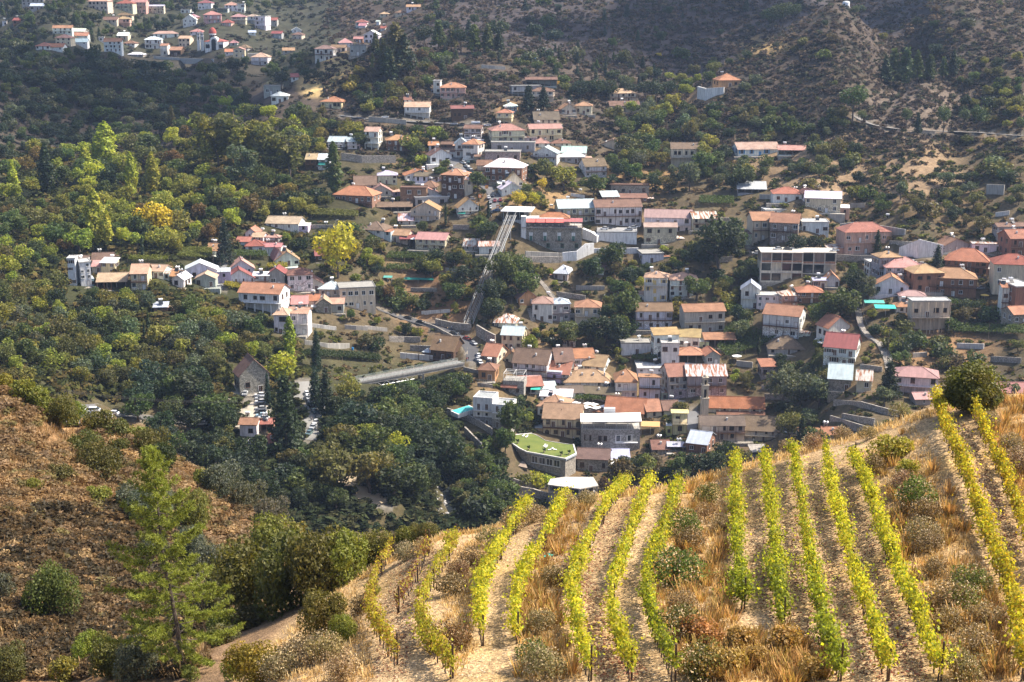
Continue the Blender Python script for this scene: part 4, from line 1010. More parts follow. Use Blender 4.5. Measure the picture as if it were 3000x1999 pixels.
b = MB(); b.box(-W / 2, 0, -4, W / 2, 13, h_ - .3); part(b, 'wall', 'plaster', e, (.82, .82, .81)); b = MB(); b.box(-W / 2 - .2, -.2, h_ - .3, W / 2 + .2, 13.2, h_); part(b, 'deck', 'asphalt', e, (.3, .3, .3)); railing(-W / 2, W / 2, -.1, h_, M['steel'], e, .9, 12); DECK = (e.location.copy(), h_, R(-4))
WT = (.82, .82, .81); ST = (.34, .31, .27)
wall_thing([(1706, 700), (1730, 706), (1748, 712)], [30, 26, 20], 'plaster', WT, 'white stepped ramp wall joining the red awning restaurant to the car deck', 3)
wall_thing([(1648, 766), (1690, 764), (1716, 752), (1740, 742)], [26, 28, 38, 30], 'plaster', WT, 'curved white parapet wall below the car deck', .6)
wall_thing([(1718, 742), (1790, 744), (1870, 742)], [14, 16, 16], 'plaster', WT, 'long low white wall under the car deck', .6)
wall_thing([(1516, 768), (1580, 770), (1648, 770)], 18, 'stone', ST, 'rubble retaining wall below the red awning restaurant', .8)
wall_thing([(1540, 752), (1650, 758)], 16, 'concrete', (.45, .42, .37), 'pale concrete terrace wall under the red awning restaurant', .8)
wall_thing([(2633, 752), (2690, 757), (2762, 752)], [28, 56, 34], 'plaster', (.72, .72, .71), 'tall white shotcrete wall holding the slope above the hillside street', 1.2)
wall_thing([(2042, 290), (2066, 296), (2120, 276)], [36, 36, 20], 'plaster', (.74, .73, .70), 'white retaining wall under the lone ochre hillside house', 1)
wall_thing([(2460, 690), (2510, 686), (2650, 690)], [34, 36, 18], 'concrete', (.36, .35, .33), 'grey concrete wall behind the salmon street house', .6)
wall_thing([(2440, 762), (2500, 766), (2570, 768)], 18, 'stone', ST, 'rubble wall carrying the hillside street', .6)
wall_thing([(2440, 1190), (2520, 1196), (2590, 1215), (2660, 1230)], 20, 'stone', ST, 'upper curved rubble terrace wall below the dark conifer', .6)
wall_thing([(2465, 1230), (2520, 1240), (2560, 1246)], 20, 'stone', ST, 'middle rubble terrace wall right of the grey green trees', .6)
wall_thing([(2430, 1240), (2500, 1262), (2560, 1280)], 24, 'stone', ST, 'lowest rubble terrace wall above the crest grass', .6)
wall_thing([(1230, 948), (1270, 962), (1320, 988), (1345, 1005)], 8, 'stone', ST, 'stone parapet on the outer side of the curved tarmac road', .5)
wall_thing([(1275, 952), (1320, 962), (1378, 968)], 18, 'stone', ST, 'stone wall at the foot of the funicular track', 1)
wall_thing([(1395, 985), (1420, 1000), (1450, 1015)], 34, 'stone', ST, 'high stone wall behind the parked silver car', .8)
wall_thing([(1308, 1215), (1370, 1235), (1400, 1250), (1440, 1275)], 20, 'stone', ST, 'long stone terrace wall below the swimming pool', .7)
wall_thing([(1360, 1270), (1410, 1320), (1420, 1350)], 20, 'stone', ST, 'stone wall stepping down beside the garden trees left of the roof lawn', .7)
wall_thing([(1503, 1445), (1560, 1455), (1610, 1470)], 24, 'stone', ST, 'stone garden wall left of the concrete shell', .7)
wall_thing([(1475, 1405), (1540, 1425), (1600, 1430)], 12, 'stone', ST, 'low curved garden wall in front of the roof lawn building', .6)
wall_thing([(1080, 356), (1130, 360), (1190, 366)], 14, 'concrete', (.42, .39, .34), 'pale concrete wall under the ledge road', .6)
wall_thing([(1000, 470), (1060, 478), (1160, 478)], 22, 'stone', ST, 'rubble wall below the narrow three-storey house', .6)
wall_thing([(1410, 200), (1450, 203), (1480, 205)], 10, 'concrete', (.42, .40, .36), 'short pale wall on the slope under the row of pines', .5)
wall_thing([(450, 172), (530, 178), (625, 182)], 8, 'plaster', (.5, .5, .48), 'long pale roadside wall below the domed church', .5)
wall_thing([(893, 1010), (960, 1020), (1025, 1020)], 14, 'concrete', (.45, .43, .38), 'pale garden wall beside the blue barrel', .5)
wall_thing([(1630, 868), (1680, 875), (1715, 880)], 14, 'stone', ST, 'stone wall beside the upper steps above the pink-roofed house', .5)
wall_thing([(2888, 570), (2940, 572)], 30, 'concrete', (.44, .41, .36), 'bare block wall among bushes at the right edge', .6)
# funicular
def funicular():
    A = at(1372, 955); B = at(1500, 660); A.z += 1; B.z += 5; e = empty('funicular_track', A); tag(e, 'long inclined steel track of the village funicular with lattice sides', 'funicular'); d = B - A; n_ = Vector((d.y, -d.x, 0)).normalized(); need = max(hgt(*(A + d * t).xy) + .8 - (A + d * t).z for t in [i / 20 for i in range(2, 19)])
    up = Vector((0, 0, max(0, need))); W = 2.1
    for sgn in (-1, 1):
        b = MB(); o = n_ * W * sgn + up; K = 34; b.bar(o, o + d, .22); b.bar(o + Vector((0, 0, 1.7)), o + d + Vector((0, 0, 1.7)), .11)
        for i in range(K): p = o + d * (i / K); q = o + d * ((i + 1) / K); b.bar(p, p + Vector((0, 0, 1.7)), .06); b.bar(p + Vector((0, 0, 1.7 if i % 2 else 0)), q + Vector((0, 0, 0 if i % 2 else 1.7)), .05)
        part(b, 'side_truss', 'paint', e, (.24, .25, .25))
    for x in (-.9, -.3, .5, 1.1): b = MB(); b.bar(n_ * x + up, n_ * x + up + d, .1); part(b, 'rail', 'paint', e, (.36, .37, .37))
    b = MB()
    for i in range(70): p = up + d * (i / 70.); b.bar(p - n_ * W, p + n_ * W, .06)
    tag(part(b, 'sleepers', 'paint', e, (.2, .2, .2)), kind='stuff')
    for i in range(1, 7):
        p = up + d * (i / 7.)
        for sgn in (-1, 1): q = p + n_ * W * sgn; zg = hgt(A.x + q.x, A.y + q.y) - A.z - 1; b = MB(); b.bar((q.x, q.y, zg), q, .28, 6); part(b, 'pillar', 'concrete', e, (.4, .39, .37))
    for t in [i / 14 for i in range(15)]: p = A + up + d * t; u, v = proj(p); ex(u - 18, v - 20, u + 18, v + 16)
    e2, s = frame('funicular_station', 1514, 652, -8, 'white flat-roofed glass station at the top of the funicular', 'station'); ex(1470, 604, 1560, 652); W = 84 * s
    b = MB(); b.box(-W / 2, 0, -3, W / 2, 9, 1.2); part(b, 'platform', 'concrete', e2, (.7, .7, .68)); b = MB(); b.box(-W * .3, .6, 1.2, W * .42, 8, 5.6); part(b, 'glass_cabin', 'glass', e2, (0, 0, 0))
    b = MB(); b.add([(-W / 2 - .8, -1.6, 5.8), (W / 2 + .4, -1.6, 5.8), (W / 2 + .8, 10, 6.5), (-W / 2, 10, 6.5), (-W / 2 - .8, -1.6, 5.5), (W / 2 + .4, -1.6, 5.5), (W / 2 + .8, 10, 6.2), (-W / 2, 10, 6.2)], [(0, 1, 2, 3), (7, 6, 5, 4), (0, 4, 5, 1), (1, 5, 6, 2), (2, 6, 7, 3), (3, 7, 4, 0)]); part(b, 'canopy', 'paint', e2, (.85, .86, .84)); railing(-W / 2, W / 2, -.05 + .1, 1.2, M['steel'], e2, 1, 2)
    for i in range(6): b = MB(); x = -W / 2 + .4 + i * (W - .8) / 5; b.bar((x, .3, 1.2), (x, .3, 5.6), .09); part(b, 'post', 'paint', e2, (.5, .55, .53))
funicular()
# footbridge
def bridge():
    zb = at(1366, 1057).z + .4; A = onplane(905, 1150, zb + 1); B = onplane(1362, 1064, zb); A.z = zb + 1.2; e = empty('footbridge', A); tag(e, 'long grey concrete bridge on twin pillars crossing the wooded ravine', 'bridge'); d = B - A; n_ = Vector((-d.y, d.x, 0)).normalized(); W = 5.2
    def strip(n0, n1, z0, z1, name, mat, c):
        b = MB(); P_ = [n_ * n0, d + n_ * n0, d + n_ * n1, n_ * n1]; b.add([(p.x, p.y, p.z + z0) for p in P_] + [(p.x, p.y, p.z + z1) for p in P_], [(3, 2, 1, 0), (4, 5, 6, 7), (0, 1, 5, 4), (1, 2, 6, 5), (2, 3, 7, 6), (3, 0, 4, 7)]); return part(b, name, mat, e, c)
    strip(0, W, -.5, 0, 'deck', 'concrete', (.24, .235, .225)); strip(.3, .8, -1.5, -.51, 'girder', 'concrete', (.36, .34, .31)); strip(W - .8, W - .3, -1.5, -.51, 'girder', 'concrete', (.36, .34, .31)); strip(0, .25, .003, .35, 'kerb', 'concrete', (.36, .35, .33)); strip(W - .25, W, .003, .35, 'kerb', 'concrete', (.36, .35, .33))
    for k in (.12, W - .12):
        b = MB(); o = n_ * k; K = 36
        for i in range(K + 1): p = o + d * (i / K); b.bar(p + Vector((0, 0, .3)), p + Vector((0, 0, 1.3)), .05)
        for z in (.6, .95, 1.3): b.bar(o + Vector((0, 0, z)), o + d + Vector((0, 0, z)), .045)
        part(b, 'railing', 'paint', e, (.20, .25, .24))
    for uu, vb in ((1078, 1172), (1236, 1182)):
        t = (uu - 905) / (1362 - 905.); p = d * t
        for k in (1.0, W - 1.4): q = p + n_ * k; b = MB(); b.box(q.x - .5, q.y - .5, hgt(A.x + q.x, A.y + q.y) - A.z - 3, q.x + .5, q.y + .5, p.z - 1.5); part(b, 'pillar', 'concrete', e, (.46, .43, .38))
        b = MB(); q = p + n_ * W / 2; b.box(q.x - .7, q.y - W / 2 - .2, p.z - 2.3, q.x + .7, q.y + W / 2 + .2, p.z - 1.51); part(b, 'pier_cap', 'concrete', e, (.42, .40, .36))
    b = MB(); o = n_ * .4 + Vector((0, 0, -2.9))
    for i in range(10): p = o + d * (.36 + .03 * i); q = o + d * (.36 + .03 * (i + 1)); b.bar(p, q, .09); b.bar(p + Vector((0, 0, 0 if i % 2 else 1.4)), q + Vector((0, 0, 1.4 if i % 2 else 0)), .07)
    part(b, 'lower_truss', 'steel', e, (.5, .5, .5))
    for t in [i / 22 for i in range(23)]: u, v = proj(A + d * t); ex(u - 13, v - 14, u + 13, v + 12)
    ex(1058, 1130, 1096, 1168); ex(1200, 1098, 1275, 1176)
bridge()
# village church and bell tower
e, s = frame('church', 2152, 1236, -5, 'long cream church with bright terracotta tile roof and lower lean-to aisle', 'church'); ex(2056, 1147, 2250, 1236); W = 172 * s; H = 38 * s
b = MB(); b.box(-W / 2, 2.6, -3, W / 2, 11.5, H); b.add([(x, y, z) for x in (-W / 2, W / 2) for y, z in ((2.6, H), (11.5, H), (7.05, H + 3.4))], [(0, 2, 1), (3, 4, 5)]); part(b, 'wall', 'plaster', e, (.66, .58, .44)); b = roof_mesh('x', W, 8.9, H, 3.4); b.build('roof', M['tile'], e, loc=(0, 2.6, 0), col=(.42, .17, .085))
b = MB(); b.box(-W / 2 + 5, 0, -3, W / 2, 2.597, H * .42); part(b, 'aisle_wall', 'plaster', e, (.62, .55, .42)); b = roof_mesh('s', W - 5, 2.3, H * .44, 1.5, .4); b.build('aisle_roof', M['tile'], e, loc=(2.5, 0, 0), col=(.26, .13, .085))
for i in range(5): b = MB(); x = -W / 2 + 6 + i * (W - 7) / 4.2; b.box(x - .35, 2.2, H * .44 + 1.4, x + .35, 2.597, H - .2); part(b, 'buttress', 'plaster', e, (.70, .62, .48))
for i in range(3): link('window', WIN['brown'], e, (-W / 2 + 8 + i * 6, 2.6, H * .72), 0, None, (.8, 1, .7)); link('window', WIN['brown'], e, (-W / 2 + 8 + i * 6, 0, H * .1), 0, None, (1, 1, .8))
link('window', WIN['arch'], e, (-W / 2, 7, 1.5), R(-90), None, (.7, 1, 1.2))
def tower(name, u, v, hpx, wpx, lab, c, tiers=3, dome=None):
    e, s = frame(name, u, v, 8, lab, 'tower'); H = hpx * s * 1.03; w_ = wpx * s * .8; ex(u - wpx / 2, v - hpx, u + wpx / 2, v); b = MB(); z = -3; hs = [.52, .78, .93]
    for i, f in enumerate(hs):
        ww = w_ * (1 - .13 * i) / 2; z1 = H * f; p = ww * .42
        if i == 0: b.box(-ww, -ww, z, ww, ww, z1)
        else:                                  # open belfry stage: four piers and a lintel
            zt = z1 - (z1 - z) * .28
            for sx in (-1, 1):
                for sy in (-1, 1): b.box(min(sx * ww, sx * (ww - p)), min(sy * ww, sy * (ww - p)), z, max(sx * ww, sx * (ww - p)), max(sy * ww, sy * (ww - p)), zt)
            b.box(-ww, -ww, zt, ww, ww, z1); b.box(-ww * .45, -ww * .45, z, ww * .45, ww * .45, zt, 1)  # dark middle block stands in for the shade inside the belfry
        b.box(-ww - .22, -ww - .22, z1, ww + .22, ww + .22, z1 + .35); z = z1 + .35
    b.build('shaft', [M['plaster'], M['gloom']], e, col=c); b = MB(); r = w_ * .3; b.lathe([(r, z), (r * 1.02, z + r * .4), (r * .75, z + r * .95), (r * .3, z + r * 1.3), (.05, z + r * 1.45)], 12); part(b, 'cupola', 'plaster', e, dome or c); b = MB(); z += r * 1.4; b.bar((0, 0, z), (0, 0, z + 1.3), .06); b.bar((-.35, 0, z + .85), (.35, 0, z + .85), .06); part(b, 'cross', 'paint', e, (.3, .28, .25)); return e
tower('bell_tower', 2062, 1242, 146, 25, 'slender cream stone bell tower with open arched belfry beside the village church', (.58, .51, .40))
# far church with dome
def far_church():
    e, s = frame('church', 628, 148, -4, 'white church with red dome and arched front high on the far slope', 'church'); W = 55 * s; H = 26 * s; ex(578, 84, 656, 148); b = MB(); b.box(-W / 2, 0, -4, W / 2, 16, H); part(b, 'wall', 'plaster', e, (.80, .79, .77)); roof_mesh('h', W, 16, H, 2.4).build('roof', M['tile'], e, col=(.36, .12, .10))
    b = MB(); r = W * .2; pts = [(-r, 0), (r, 0)] + [(r * math.cos(a), H + .5 + r * math.sin(a)) for a in [math.pi * i / 12 for i in range(13)]]; n_ = len(pts); b.add([(x, -1.2, z) for x, z in pts] + [(x, 6, z) for x, z in pts], [tuple(range(n_))] + [((i + 1) % n_, i, n_ + i, n_ + (i + 1) % n_) for i in range(n_)]); part(b, 'portal', 'plaster', e, (.84, .83, .81)); b = MB(); r *= .62; pts = [(-r, 0), (r, 0)] + [(r * math.cos(a), H + r * math.sin(a)) for a in [math.pi * i / 12 for i in range(13)]]; b.add([(x, -1.26, z) for x, z in pts], [tuple(range(len(pts)))]); part(b, 'great_window', 'glass', e, (0, 0, 0))
    b = MB(); r = W * .19; b.lathe([(r, H), (r, H + 6)], 12, 0, (-W * .2, 8)); part(b, 'drum', 'plaster', e, (.82, .81, .79)); b = MB(); b.lathe([(r * 1.12, H + 6), (r * 1.05, H + 7.6), (r * .8, H + 9.2), (r * .4, H + 10.3), (.1, H + 10.7)], 16, 0, (-W * .2, 8)); part(b, 'dome', 'tile', e, (.42, .10, .08))
    for a in range(-3, 4): A_ = R(-90 + a * 30); link('window', WIN['arch'], e, (-W * .2 + (r + .02) * math.cos(A_), 8 + (r + .02) * math.sin(A_), H + 1.2), A_ + R(90), None, (.9, 1, 1.5))
    for x in (-.4, -.3, .32, .42): link('window', WIN['arch'], e, (W * x, 0, 1.6), 0, None, (1, 1, 1.3))
    for i, (u, v) in enumerate(((583, 147), (594, 148))): tower('bell_tower', u, v, 52, 11, ('left' if i == 0 else 'right') + ' one of the twin white bell towers of the domed church', (.82, .81, .79), 3, (.42, .12, .1))
far_church()
# building with a lawn on its roof
def lawn_house():
    P = at(1570, 1394); z = P.z + 52 * mpp(P); g = lambda x, y: onplane(1400 + x * .2551, 950 + y * .2551, z); pg = [g(1005, 1548), g(1125, 1490), g(1095, 1385), g(1040, 1385), g(780, 1345), g(690, 1288), g(620, 1260), g(285, 1290), g(480, 1430), g(560, 1468)]
    e = empty('terrace_house', P); tag(e, 'stone building with a bright green lawn and sun loungers on its flat roof', 'building'); L = [Vector((p.x - P.x, p.y - P.y)) for p in pg]; zr = z - P.z
    b = MB(); b.poly(L, -6, zr - .5); part(b, 'wall', 'stone', e, (.36, .33, .28)); c = sum(L, Vector((0, 0))) / len(L); out = [c + (q - c) * 1.03 for q in L]; b = MB(); b.poly(out, zr - .5, zr - .02); part(b, 'roof_slab', 'paint', e, (.36, .41, .46)); b = MB(); n_ = len(L)
    for i in range(n_):
        p, q = out[i], out[(i + 1) % n_]; p2, q2 = L[i] * .985 + c * .015, L[(i + 1) % n_] * .985 + c * .015; b.add([(p.x, p.y, zr - .02), (q.x, q.y, zr - .02), (q2.x, q2.y, zr - .02), (p2.x, p2.y, zr - .02), (p.x, p.y, zr + .3), (q.x, q.y, zr + .3), (q2.x, q2.y, zr + .3), (p2.x, p2.y, zr + .3)], [(4, 5, 6, 7), (0, 1, 5, 4), (2, 3, 7, 6)])
    part(b, 'parapet', 'plaster', e, (.72, .71, .68)); m_, n, bs = newmat('turf'); gg = N(n, 'NewGeometry'); n.links.new(mix(n, 1, ramp(n, noise(n, .25, 4, gg.outputs['Position']), [(.3, (.085, .125, .018)), (.7, (.15, .175, .03))]), ramp(n, noise(n, 5, 3, gg.outputs['Position']), [(.3, .8), (.7, 1.15)]), 'MULTIPLY'), bs.inputs['Base Color']); bs.inputs['Roughness'].default_value = .95
    b = MB(); b.poly([q * .984 + c * .016 for q in L], zr - .015, zr + .12); b.build('lawn', m_, e)
    for f in (.14, .33, .52, .71): p = L[9].lerp(L[0], f); q = L[9].lerp(L[0], f + .15); m2 = (p + q) / 2; d = (q - p); a = math.atan2(d.y, d.x); link('window', WIN['white'], e, (m2.x, m2.y, zr - 3.6), a, None, (d.length * .95, 1, 1.9))
    for f in (.2, .5, .8): p = L[7].lerp(L[8], f); d = L[8] - L[7]; link('window', WIN['white'], e, (p.x, p.y, zr - 4), math.atan2(d.y, d.x), None, (1.5, 1, 1.8))
    g2 = lambda x, y: onplane(1300 + x * .2979, 1150 + y * .2979, z - 4.2); lp = [g2(665, 712), g2(820, 748), g2(800, 690), g2(690, 640), g2(600, 470), g2(500, 550), g2(610, 620)]; b = MB(); b.poly([(p.x - P.x, p.y - P.y) for p in lp], -6, zr - 4.2); part(b, 'lower_terrace', 'stone', e, (.36, .33, .28)); b = MB(); q = [Vector((p.x - P.x, p.y - P.y)) for p in lp]; c2 = sum(q, Vector((0, 0))) / len(q); b.poly([c2 + (p - c2) * 1.02 for p in q], zr - 4.2, zr - 3.95); part(b, 'terrace_deck', 'concrete', e, (.34, .27, .22))
    ex(1467, 1268, 1692, 1396)
    for x, y, yaw in ((525, 1290, -30), (560, 1302, -30), (765, 1408, -25), (785, 1418, -25), (830, 1450, -60), (880, 1448, 60)):
        q = g(x, y); o = empty('sun_lounger', (q.x, q.y, z + .12), R(yaw)); tag(o, None, 'lounger', 'white loungers on the roof lawn'); b = MB(); b.box(-.33, -.9, .25, .33, .35, .33); part(b, 'seat', 'cloth', o, (.85, .85, .83)); b = MB(); b.add([(-.33, .35, .33), (.33, .35, .33), (.33, .95, .85), (-.33, .95, .85), (-.33, .35, .25), (.33, .35, .25), (.33, .98, .78), (-.33, .98, .78)], [(0, 1, 2, 3), (7, 6, 5, 4), (0, 4, 5, 1), (1, 5, 6, 2), (2, 6, 7, 3), (3, 7, 4, 0)]); part(b, 'backrest', 'cloth', o, (.85, .85, .83))
        for sx in (-.28, .28):
            for sy in (-.8, .3): b = MB(); b.bar((sx, sy, 0), (sx, sy, .25), .03); part(b, 'leg', 'paint', o, (.7, .7, .7))
        queue_label(o, 'white sun lounger on the roof lawn', 1400 + x * .2551, 950 + y * .2551)
    pot = MB(); pot.lathe([(.22, 0), (.38, .5), (.4, .55)], 10); pm = pot.mesh('pot', M['plaster']); fm = np_mesh('foliage', *crown_broad(201, 260, .4, .1, .12), M['leaf'])
    for x, y in ((405, 1330), (455, 1375), (580, 1450), (760, 1480), (955, 1515), (1045, 1500)): q = g(x, y); o = empty('potted_plant', (q.x, q.y, z + .12)); tag(o, None, 'plant', 'potted trees along the roof lawn'); link('pot', pm, o, col=(.55, .42, .32)); link('foliage', fm, o, (0, 0, .3), 0, (.06, .1, .03), (1.9, 1.9, 1.9)); queue_label(o, 'small potted tree on the edge of the roof lawn', 1400 + x * .2551, 950 + y * .2551)
lawn_house()
# stone restaurant with white canopy
e, s = frame('restaurant', 1788, 1322, -2, 'grey stone restaurant with a broad white canopy over its roof terrace', 'restaurant'); ex(1701, 1208, 1876, 1322); W = 172 * s; H = 68 * s
pts = [(-W / 2, 0)] + [(-W / 2 + W * i / 8, -1.6 * math.sin(math.pi * i / 8)) for i in range(1, 8)] + [(W / 2, 0), (W / 2, 10), (-W / 2, 10)]; b = MB(); b.poly(pts, -4, H); part(b, 'wall', 'stone', e, (.33, .32, .30)); b = MB(); b.poly([(x * .995, y * .98 + .1) for x, y in pts], H, H + .12); part(b, 'terrace_floor', 'concrete', e, (.5, .48, .45))
b = MB(); zc = H + 3.6; b.add([(-W / 2 - .3, -.8, zc - .5), (W / 2 + .4, -.8, zc), (W / 2 + .4, 8, zc + .9), (-W / 2 - .3, 7, zc + .5), (-W / 2 - .3, -.8, zc - .75), (W / 2 + .4, -.8, zc - .25), (W / 2 + .4, 8, zc + .65), (-W / 2 - .3, 7, zc + .25)], [(0, 1, 2, 3), (7, 6, 5, 4), (0, 4, 5, 1), (1, 5, 6, 2), (2, 6, 7, 3), (3, 7, 4, 0)]); part(b, 'canopy', 'cloth', e, (.88, .88, .86))
for i in range(6): b = MB(); x = -W / 2 + .5 + i * (W - 1) / 5; b.bar((x, .2, H), (x, .2, zc - .3), .11); part(b, 'post', 'paint', e, (.75, .75, .74))
b = MB(); b.box(-W / 2, 8.5, H, W / 2, 9, H + 3); part(b, 'back_wall', 'plaster', e, (.4, .38, .35)); b = MB(); b.box(-2.5, 8, zc + .4, 2, 10, zc + 2.4); part(b, 'plant_box', 'paint', e, (.6, .61, .62)); railing(-W / 2 + .2, W / 2 - .2, .05, H + .12, M['glass'], e, .9, 5)
for f in (-.42, -.33, -.18, -.09): link('window', WIN['brown'], e, (W * f, -1.75 * math.sin(math.pi * (f + .5)) + .15, H * .52), 0, None, (1.2, 1, 1.5))
for f in (.17, .36): link('window', WIN['white'], e, (W * f, -1.6 * math.sin(math.pi * (f + .5)) + .1, H * .5), R(6 + 20 * f), None, (3.6, 1, 1.9))
b = MB(); b.box(W * .07, -2.0, H * .42, W * .46, -.9, H * .46); part(b, 'balcony', 'plaster', e, (.75, .75, .73))
# concrete shell of an unfinished house
def shell():
    P = at(1690, 1497); z = P.z + 66 * mpp(P); g = lambda x, y: onplane(1300 + x * .2979, 1150 + y * .2979, z); pg = [g(1022, 905), g(1340, 948), g(1522, 915), g(1470, 832), g(1190, 830), g(1050, 850)]; e = empty('unfinished_house', P); tag(e, 'bare concrete and stone shell of an unfinished house behind the vineyard crest', 'house'); L = [(p.x - P.x, p.y - P.y) for p in pg]; zr = z - P.z; c = sum((Vector(q) for q in L), Vector((0, 0))) / 6; inn = [tuple(c + (Vector(q) - c) * .94) for q in L]
    b = MB(); b.poly(L, zr - .4, zr); part(b, 'roof_slab', 'concrete', e, (.55, .52, .47)); b = MB(); b.poly(inn, -6, zr - 3.3); part(b, 'base_wall', 'stone', e, (.36, .34, .31)); b = MB(); b.poly([tuple(c + (Vector(q) - c) * .8) for q in L], zr - 3.3, zr - .4); part(b, 'inner_shade', 'gloom', e, (0, 0, 0))  # near-black block paints the shade inside the open storey
    for i in range(6):
        p, q = Vector(inn[i]), Vector(inn[(i + 1) % 6]); d = (q - p).length; k = max(2, int(d / 4))
        for j in range(k): r_ = p.lerp(q, j / k); b = MB(); b.box(r_.x - .3, r_.y - .3, zr - 3.3, r_.x + .3, r_.y + .3, zr - .4); part(b, 'column', 'concrete', e, (.42, .40, .37))
        if i < 2:
            b = MB(); dv = (q - p).normalized(); nv = Vector((dv.y, -dv.x)) * .12
            b.add([(p.x, p.y, zr - 3.3), (q.x, q.y, zr - 3.3), (q.x, q.y, zr - 2.2), (p.x, p.y, zr - 2.2)] + [(p.x + nv.x, p.y + nv.y, zr - 3.3), (q.x + nv.x, q.y + nv.y, zr - 3.3), (q.x + nv.x, q.y + nv.y, zr - 2.2), (p.x + nv.x, p.y + nv.y, zr - 2.2)], [(0, 1, 2, 3), (4, 5, 6, 7), (3, 2, 6, 7), (0, 3, 7, 4), (1, 5, 6, 2)]); part(b, 'sill_wall', 'stone', e, (.38, .36, .32))
    ex(1603, 1395, 1756, 1500)
shell()
# white modern house with long pool
def modern():
    e, s = frame('modern_house', 1440, 1252, -14, 'white modern house of two flat-roofed cubes with tall brown shutters', 'house'); ex(1382, 1146, 1505, 1252); h0 = 26 * s; h1 = 72 * s
    for x0, x1, y0, hh in ((-58, 0, 1.5, 82), (2, 58, 0, 68)):
        b = MB(); b.box(x0 * s, y0, -4, x1 * s, y0 + 9, h0); part(b, 'stone_base', 'stone', e, (.38, .36, .33)); b = MB(); b.box(x0 * s - .1, y0 - .1, h0 + .003, x1 * s + .1, y0 + 9.1, hh * s); part(b, 'wall', 'plaster', e, (.84, .83, .81)); b = MB(); X0, X1 = x0 * s - .1, x1 * s + .1; Z = hh * s
        for q in ((X0, y0 - .1, X1, y0 + .3), (X0, y0 + 8.7, X1, y0 + 9.1), (X0, y0 + .3, X0 + .4, y0 + 8.7), (X1 - .4, y0 + .3, X1, y0 + 8.7)): b.box(q[0], q[1], Z + .003, q[2], q[3], Z + .5)
        part(b, 'parapet', 'plaster', e, (.84, .83, .81)); b = MB(); b.box(X0 + .41, y0 + .31, Z + .003, X1 - .41, y0 + 8.69, Z + .1); part(b, 'roof', 'concrete', e, (.34, .36, .36))
        for f in (.28, .7): link('door', DOOR['brown'], e, ((x0 + (x1 - x0) * f) * s, y0 - .1, h0 + 22 * s), 0, None, (1.1, 1, 1.15)); link('window', WIN['brown'], e, ((x0 + (x1 - x0) * f) * s, y0 - .1, h0 + 6 * s), 0, None, (.8, 1, .7)); link('door', DOOR['brown'], e, ((x0 + (x1 - x0) * f) * s, y0, .2), 0, None, (1, 1, 1))
        b = MB(); b.box(x0 * s + .3, y0 - 1.4, h0 + 19.5 * s, x1 * s - .2, y0 - .103, h0 + 20.8 * s); bo = part(b, 'balcony', 'plaster', e, (.8, .79, .77)); railing(x0 * s + .4, x1 * s - .3, y0 - 1.3, h0 + 20.8 * s, M['steel'], bo)
    P = at(1372, 1225); z = P.z + 26 * mpp(P); c = [onplane(1324, 1203, z), onplane(1344, 1212, z), onplane(1392, 1197, z), onplane(1372, 1188, z)]; o = empty('swimming_pool', P); tag(o, 'long narrow turquoise pool jutting out in a white concrete trough', 'pool'); L = [Vector((p.x - P.x, p.y - P.y)) for p in c]; ct = sum(L, Vector((0, 0))) / 4; zz = z - P.z; ex(1320, 1184, 1396, 1226)
    b = MB(); b.poly([ct + (q - ct) * 1.12 for q in L], zz - 1.8, zz - .1); part(b, 'trough', 'plaster', o, (.80, .80, .78)); b = MB(); b.poly(L, zz - .097, zz); b.build('water', M['pool'], o); q = L[2].lerp(L[3], .5); b = MB(); b.box(q.x - 3, q.y - 1, -4, q.x + 2, q.y + 2, zz - 1.8); part(b, 'support', 'concrete', o, (.5, .49, .46))
modern()
# steps
def steps(px, w_, lab):
    pts = resample(smooth_path([at(u, v) for u, v in px], 2), .62); e = empty('stairway', pts[0]); tag(e, lab, 'stairs'); b = MB(); c = MB()
    for i, (p, q) in enumerate(zip(pts, pts[1:])):
        d = q - p; d.z = 0; d.normalize(); n_ = Vector((-d.y, d.x, 0)) * w_ / 2; z = max(p.z, q.z) + .25 - pts[0].z; A_ = [p - n_, p + n_, q + n_, q - n_]; V = [(x.x - pts[0].x, x.y - pts[0].y, zz) for zz in (z - .8, z) for x in A_]; b.add(V, [(4, 5, 6, 7), (0, 1, 5, 4), (1, 2, 6, 5), (2, 3, 7, 6), (3, 0, 4, 7), (7, 6, 5, 4)][:5])
        if i % 9 == 0:
            for k in (1,): r_ = p + n_ * k; c.bar((r_.x - pts[0].x, r_.y - pts[0].y, z), (r_.x - pts[0].x, r_.y - pts[0].y, z + 1), .05); c.bar((r_.x - pts[0].x, r_.y - pts[0].y, z + 1), tuple(pts[min(len(pts) - 1, i + 9)] + n_ * k - pts[0] + Vector((0, 0, 1.25))), .045)
        if i % 4 == 0: u, v = proj(p); ex(u - w_ / 2 / mpp(p), v - 9, u + w_ / 2 / mpp(p), v + 6)
    part(b, 'treads', 'stone', e, (.36, .33, .29)); part(c, 'handrail', 'steel', e, (.5, .5, .5)); tag(e.children[0], kind=None)
steps([(2515, 905), (2522, 950), (2545, 985), (2580, 1005), (2600, 1050), (2608, 1092)], 3.2, 'wide stone stairway winding down between houses near the turquoise awnings')
steps([(1568, 812), (1592, 835), (1612, 862), (1625, 880)], 2.6, 'narrow steep steps above the pink-roofed double house')
steps([(1550, 905), (1558, 930), (1562, 942)], 2.2, 'short concrete steps left of the pink-roofed double house')
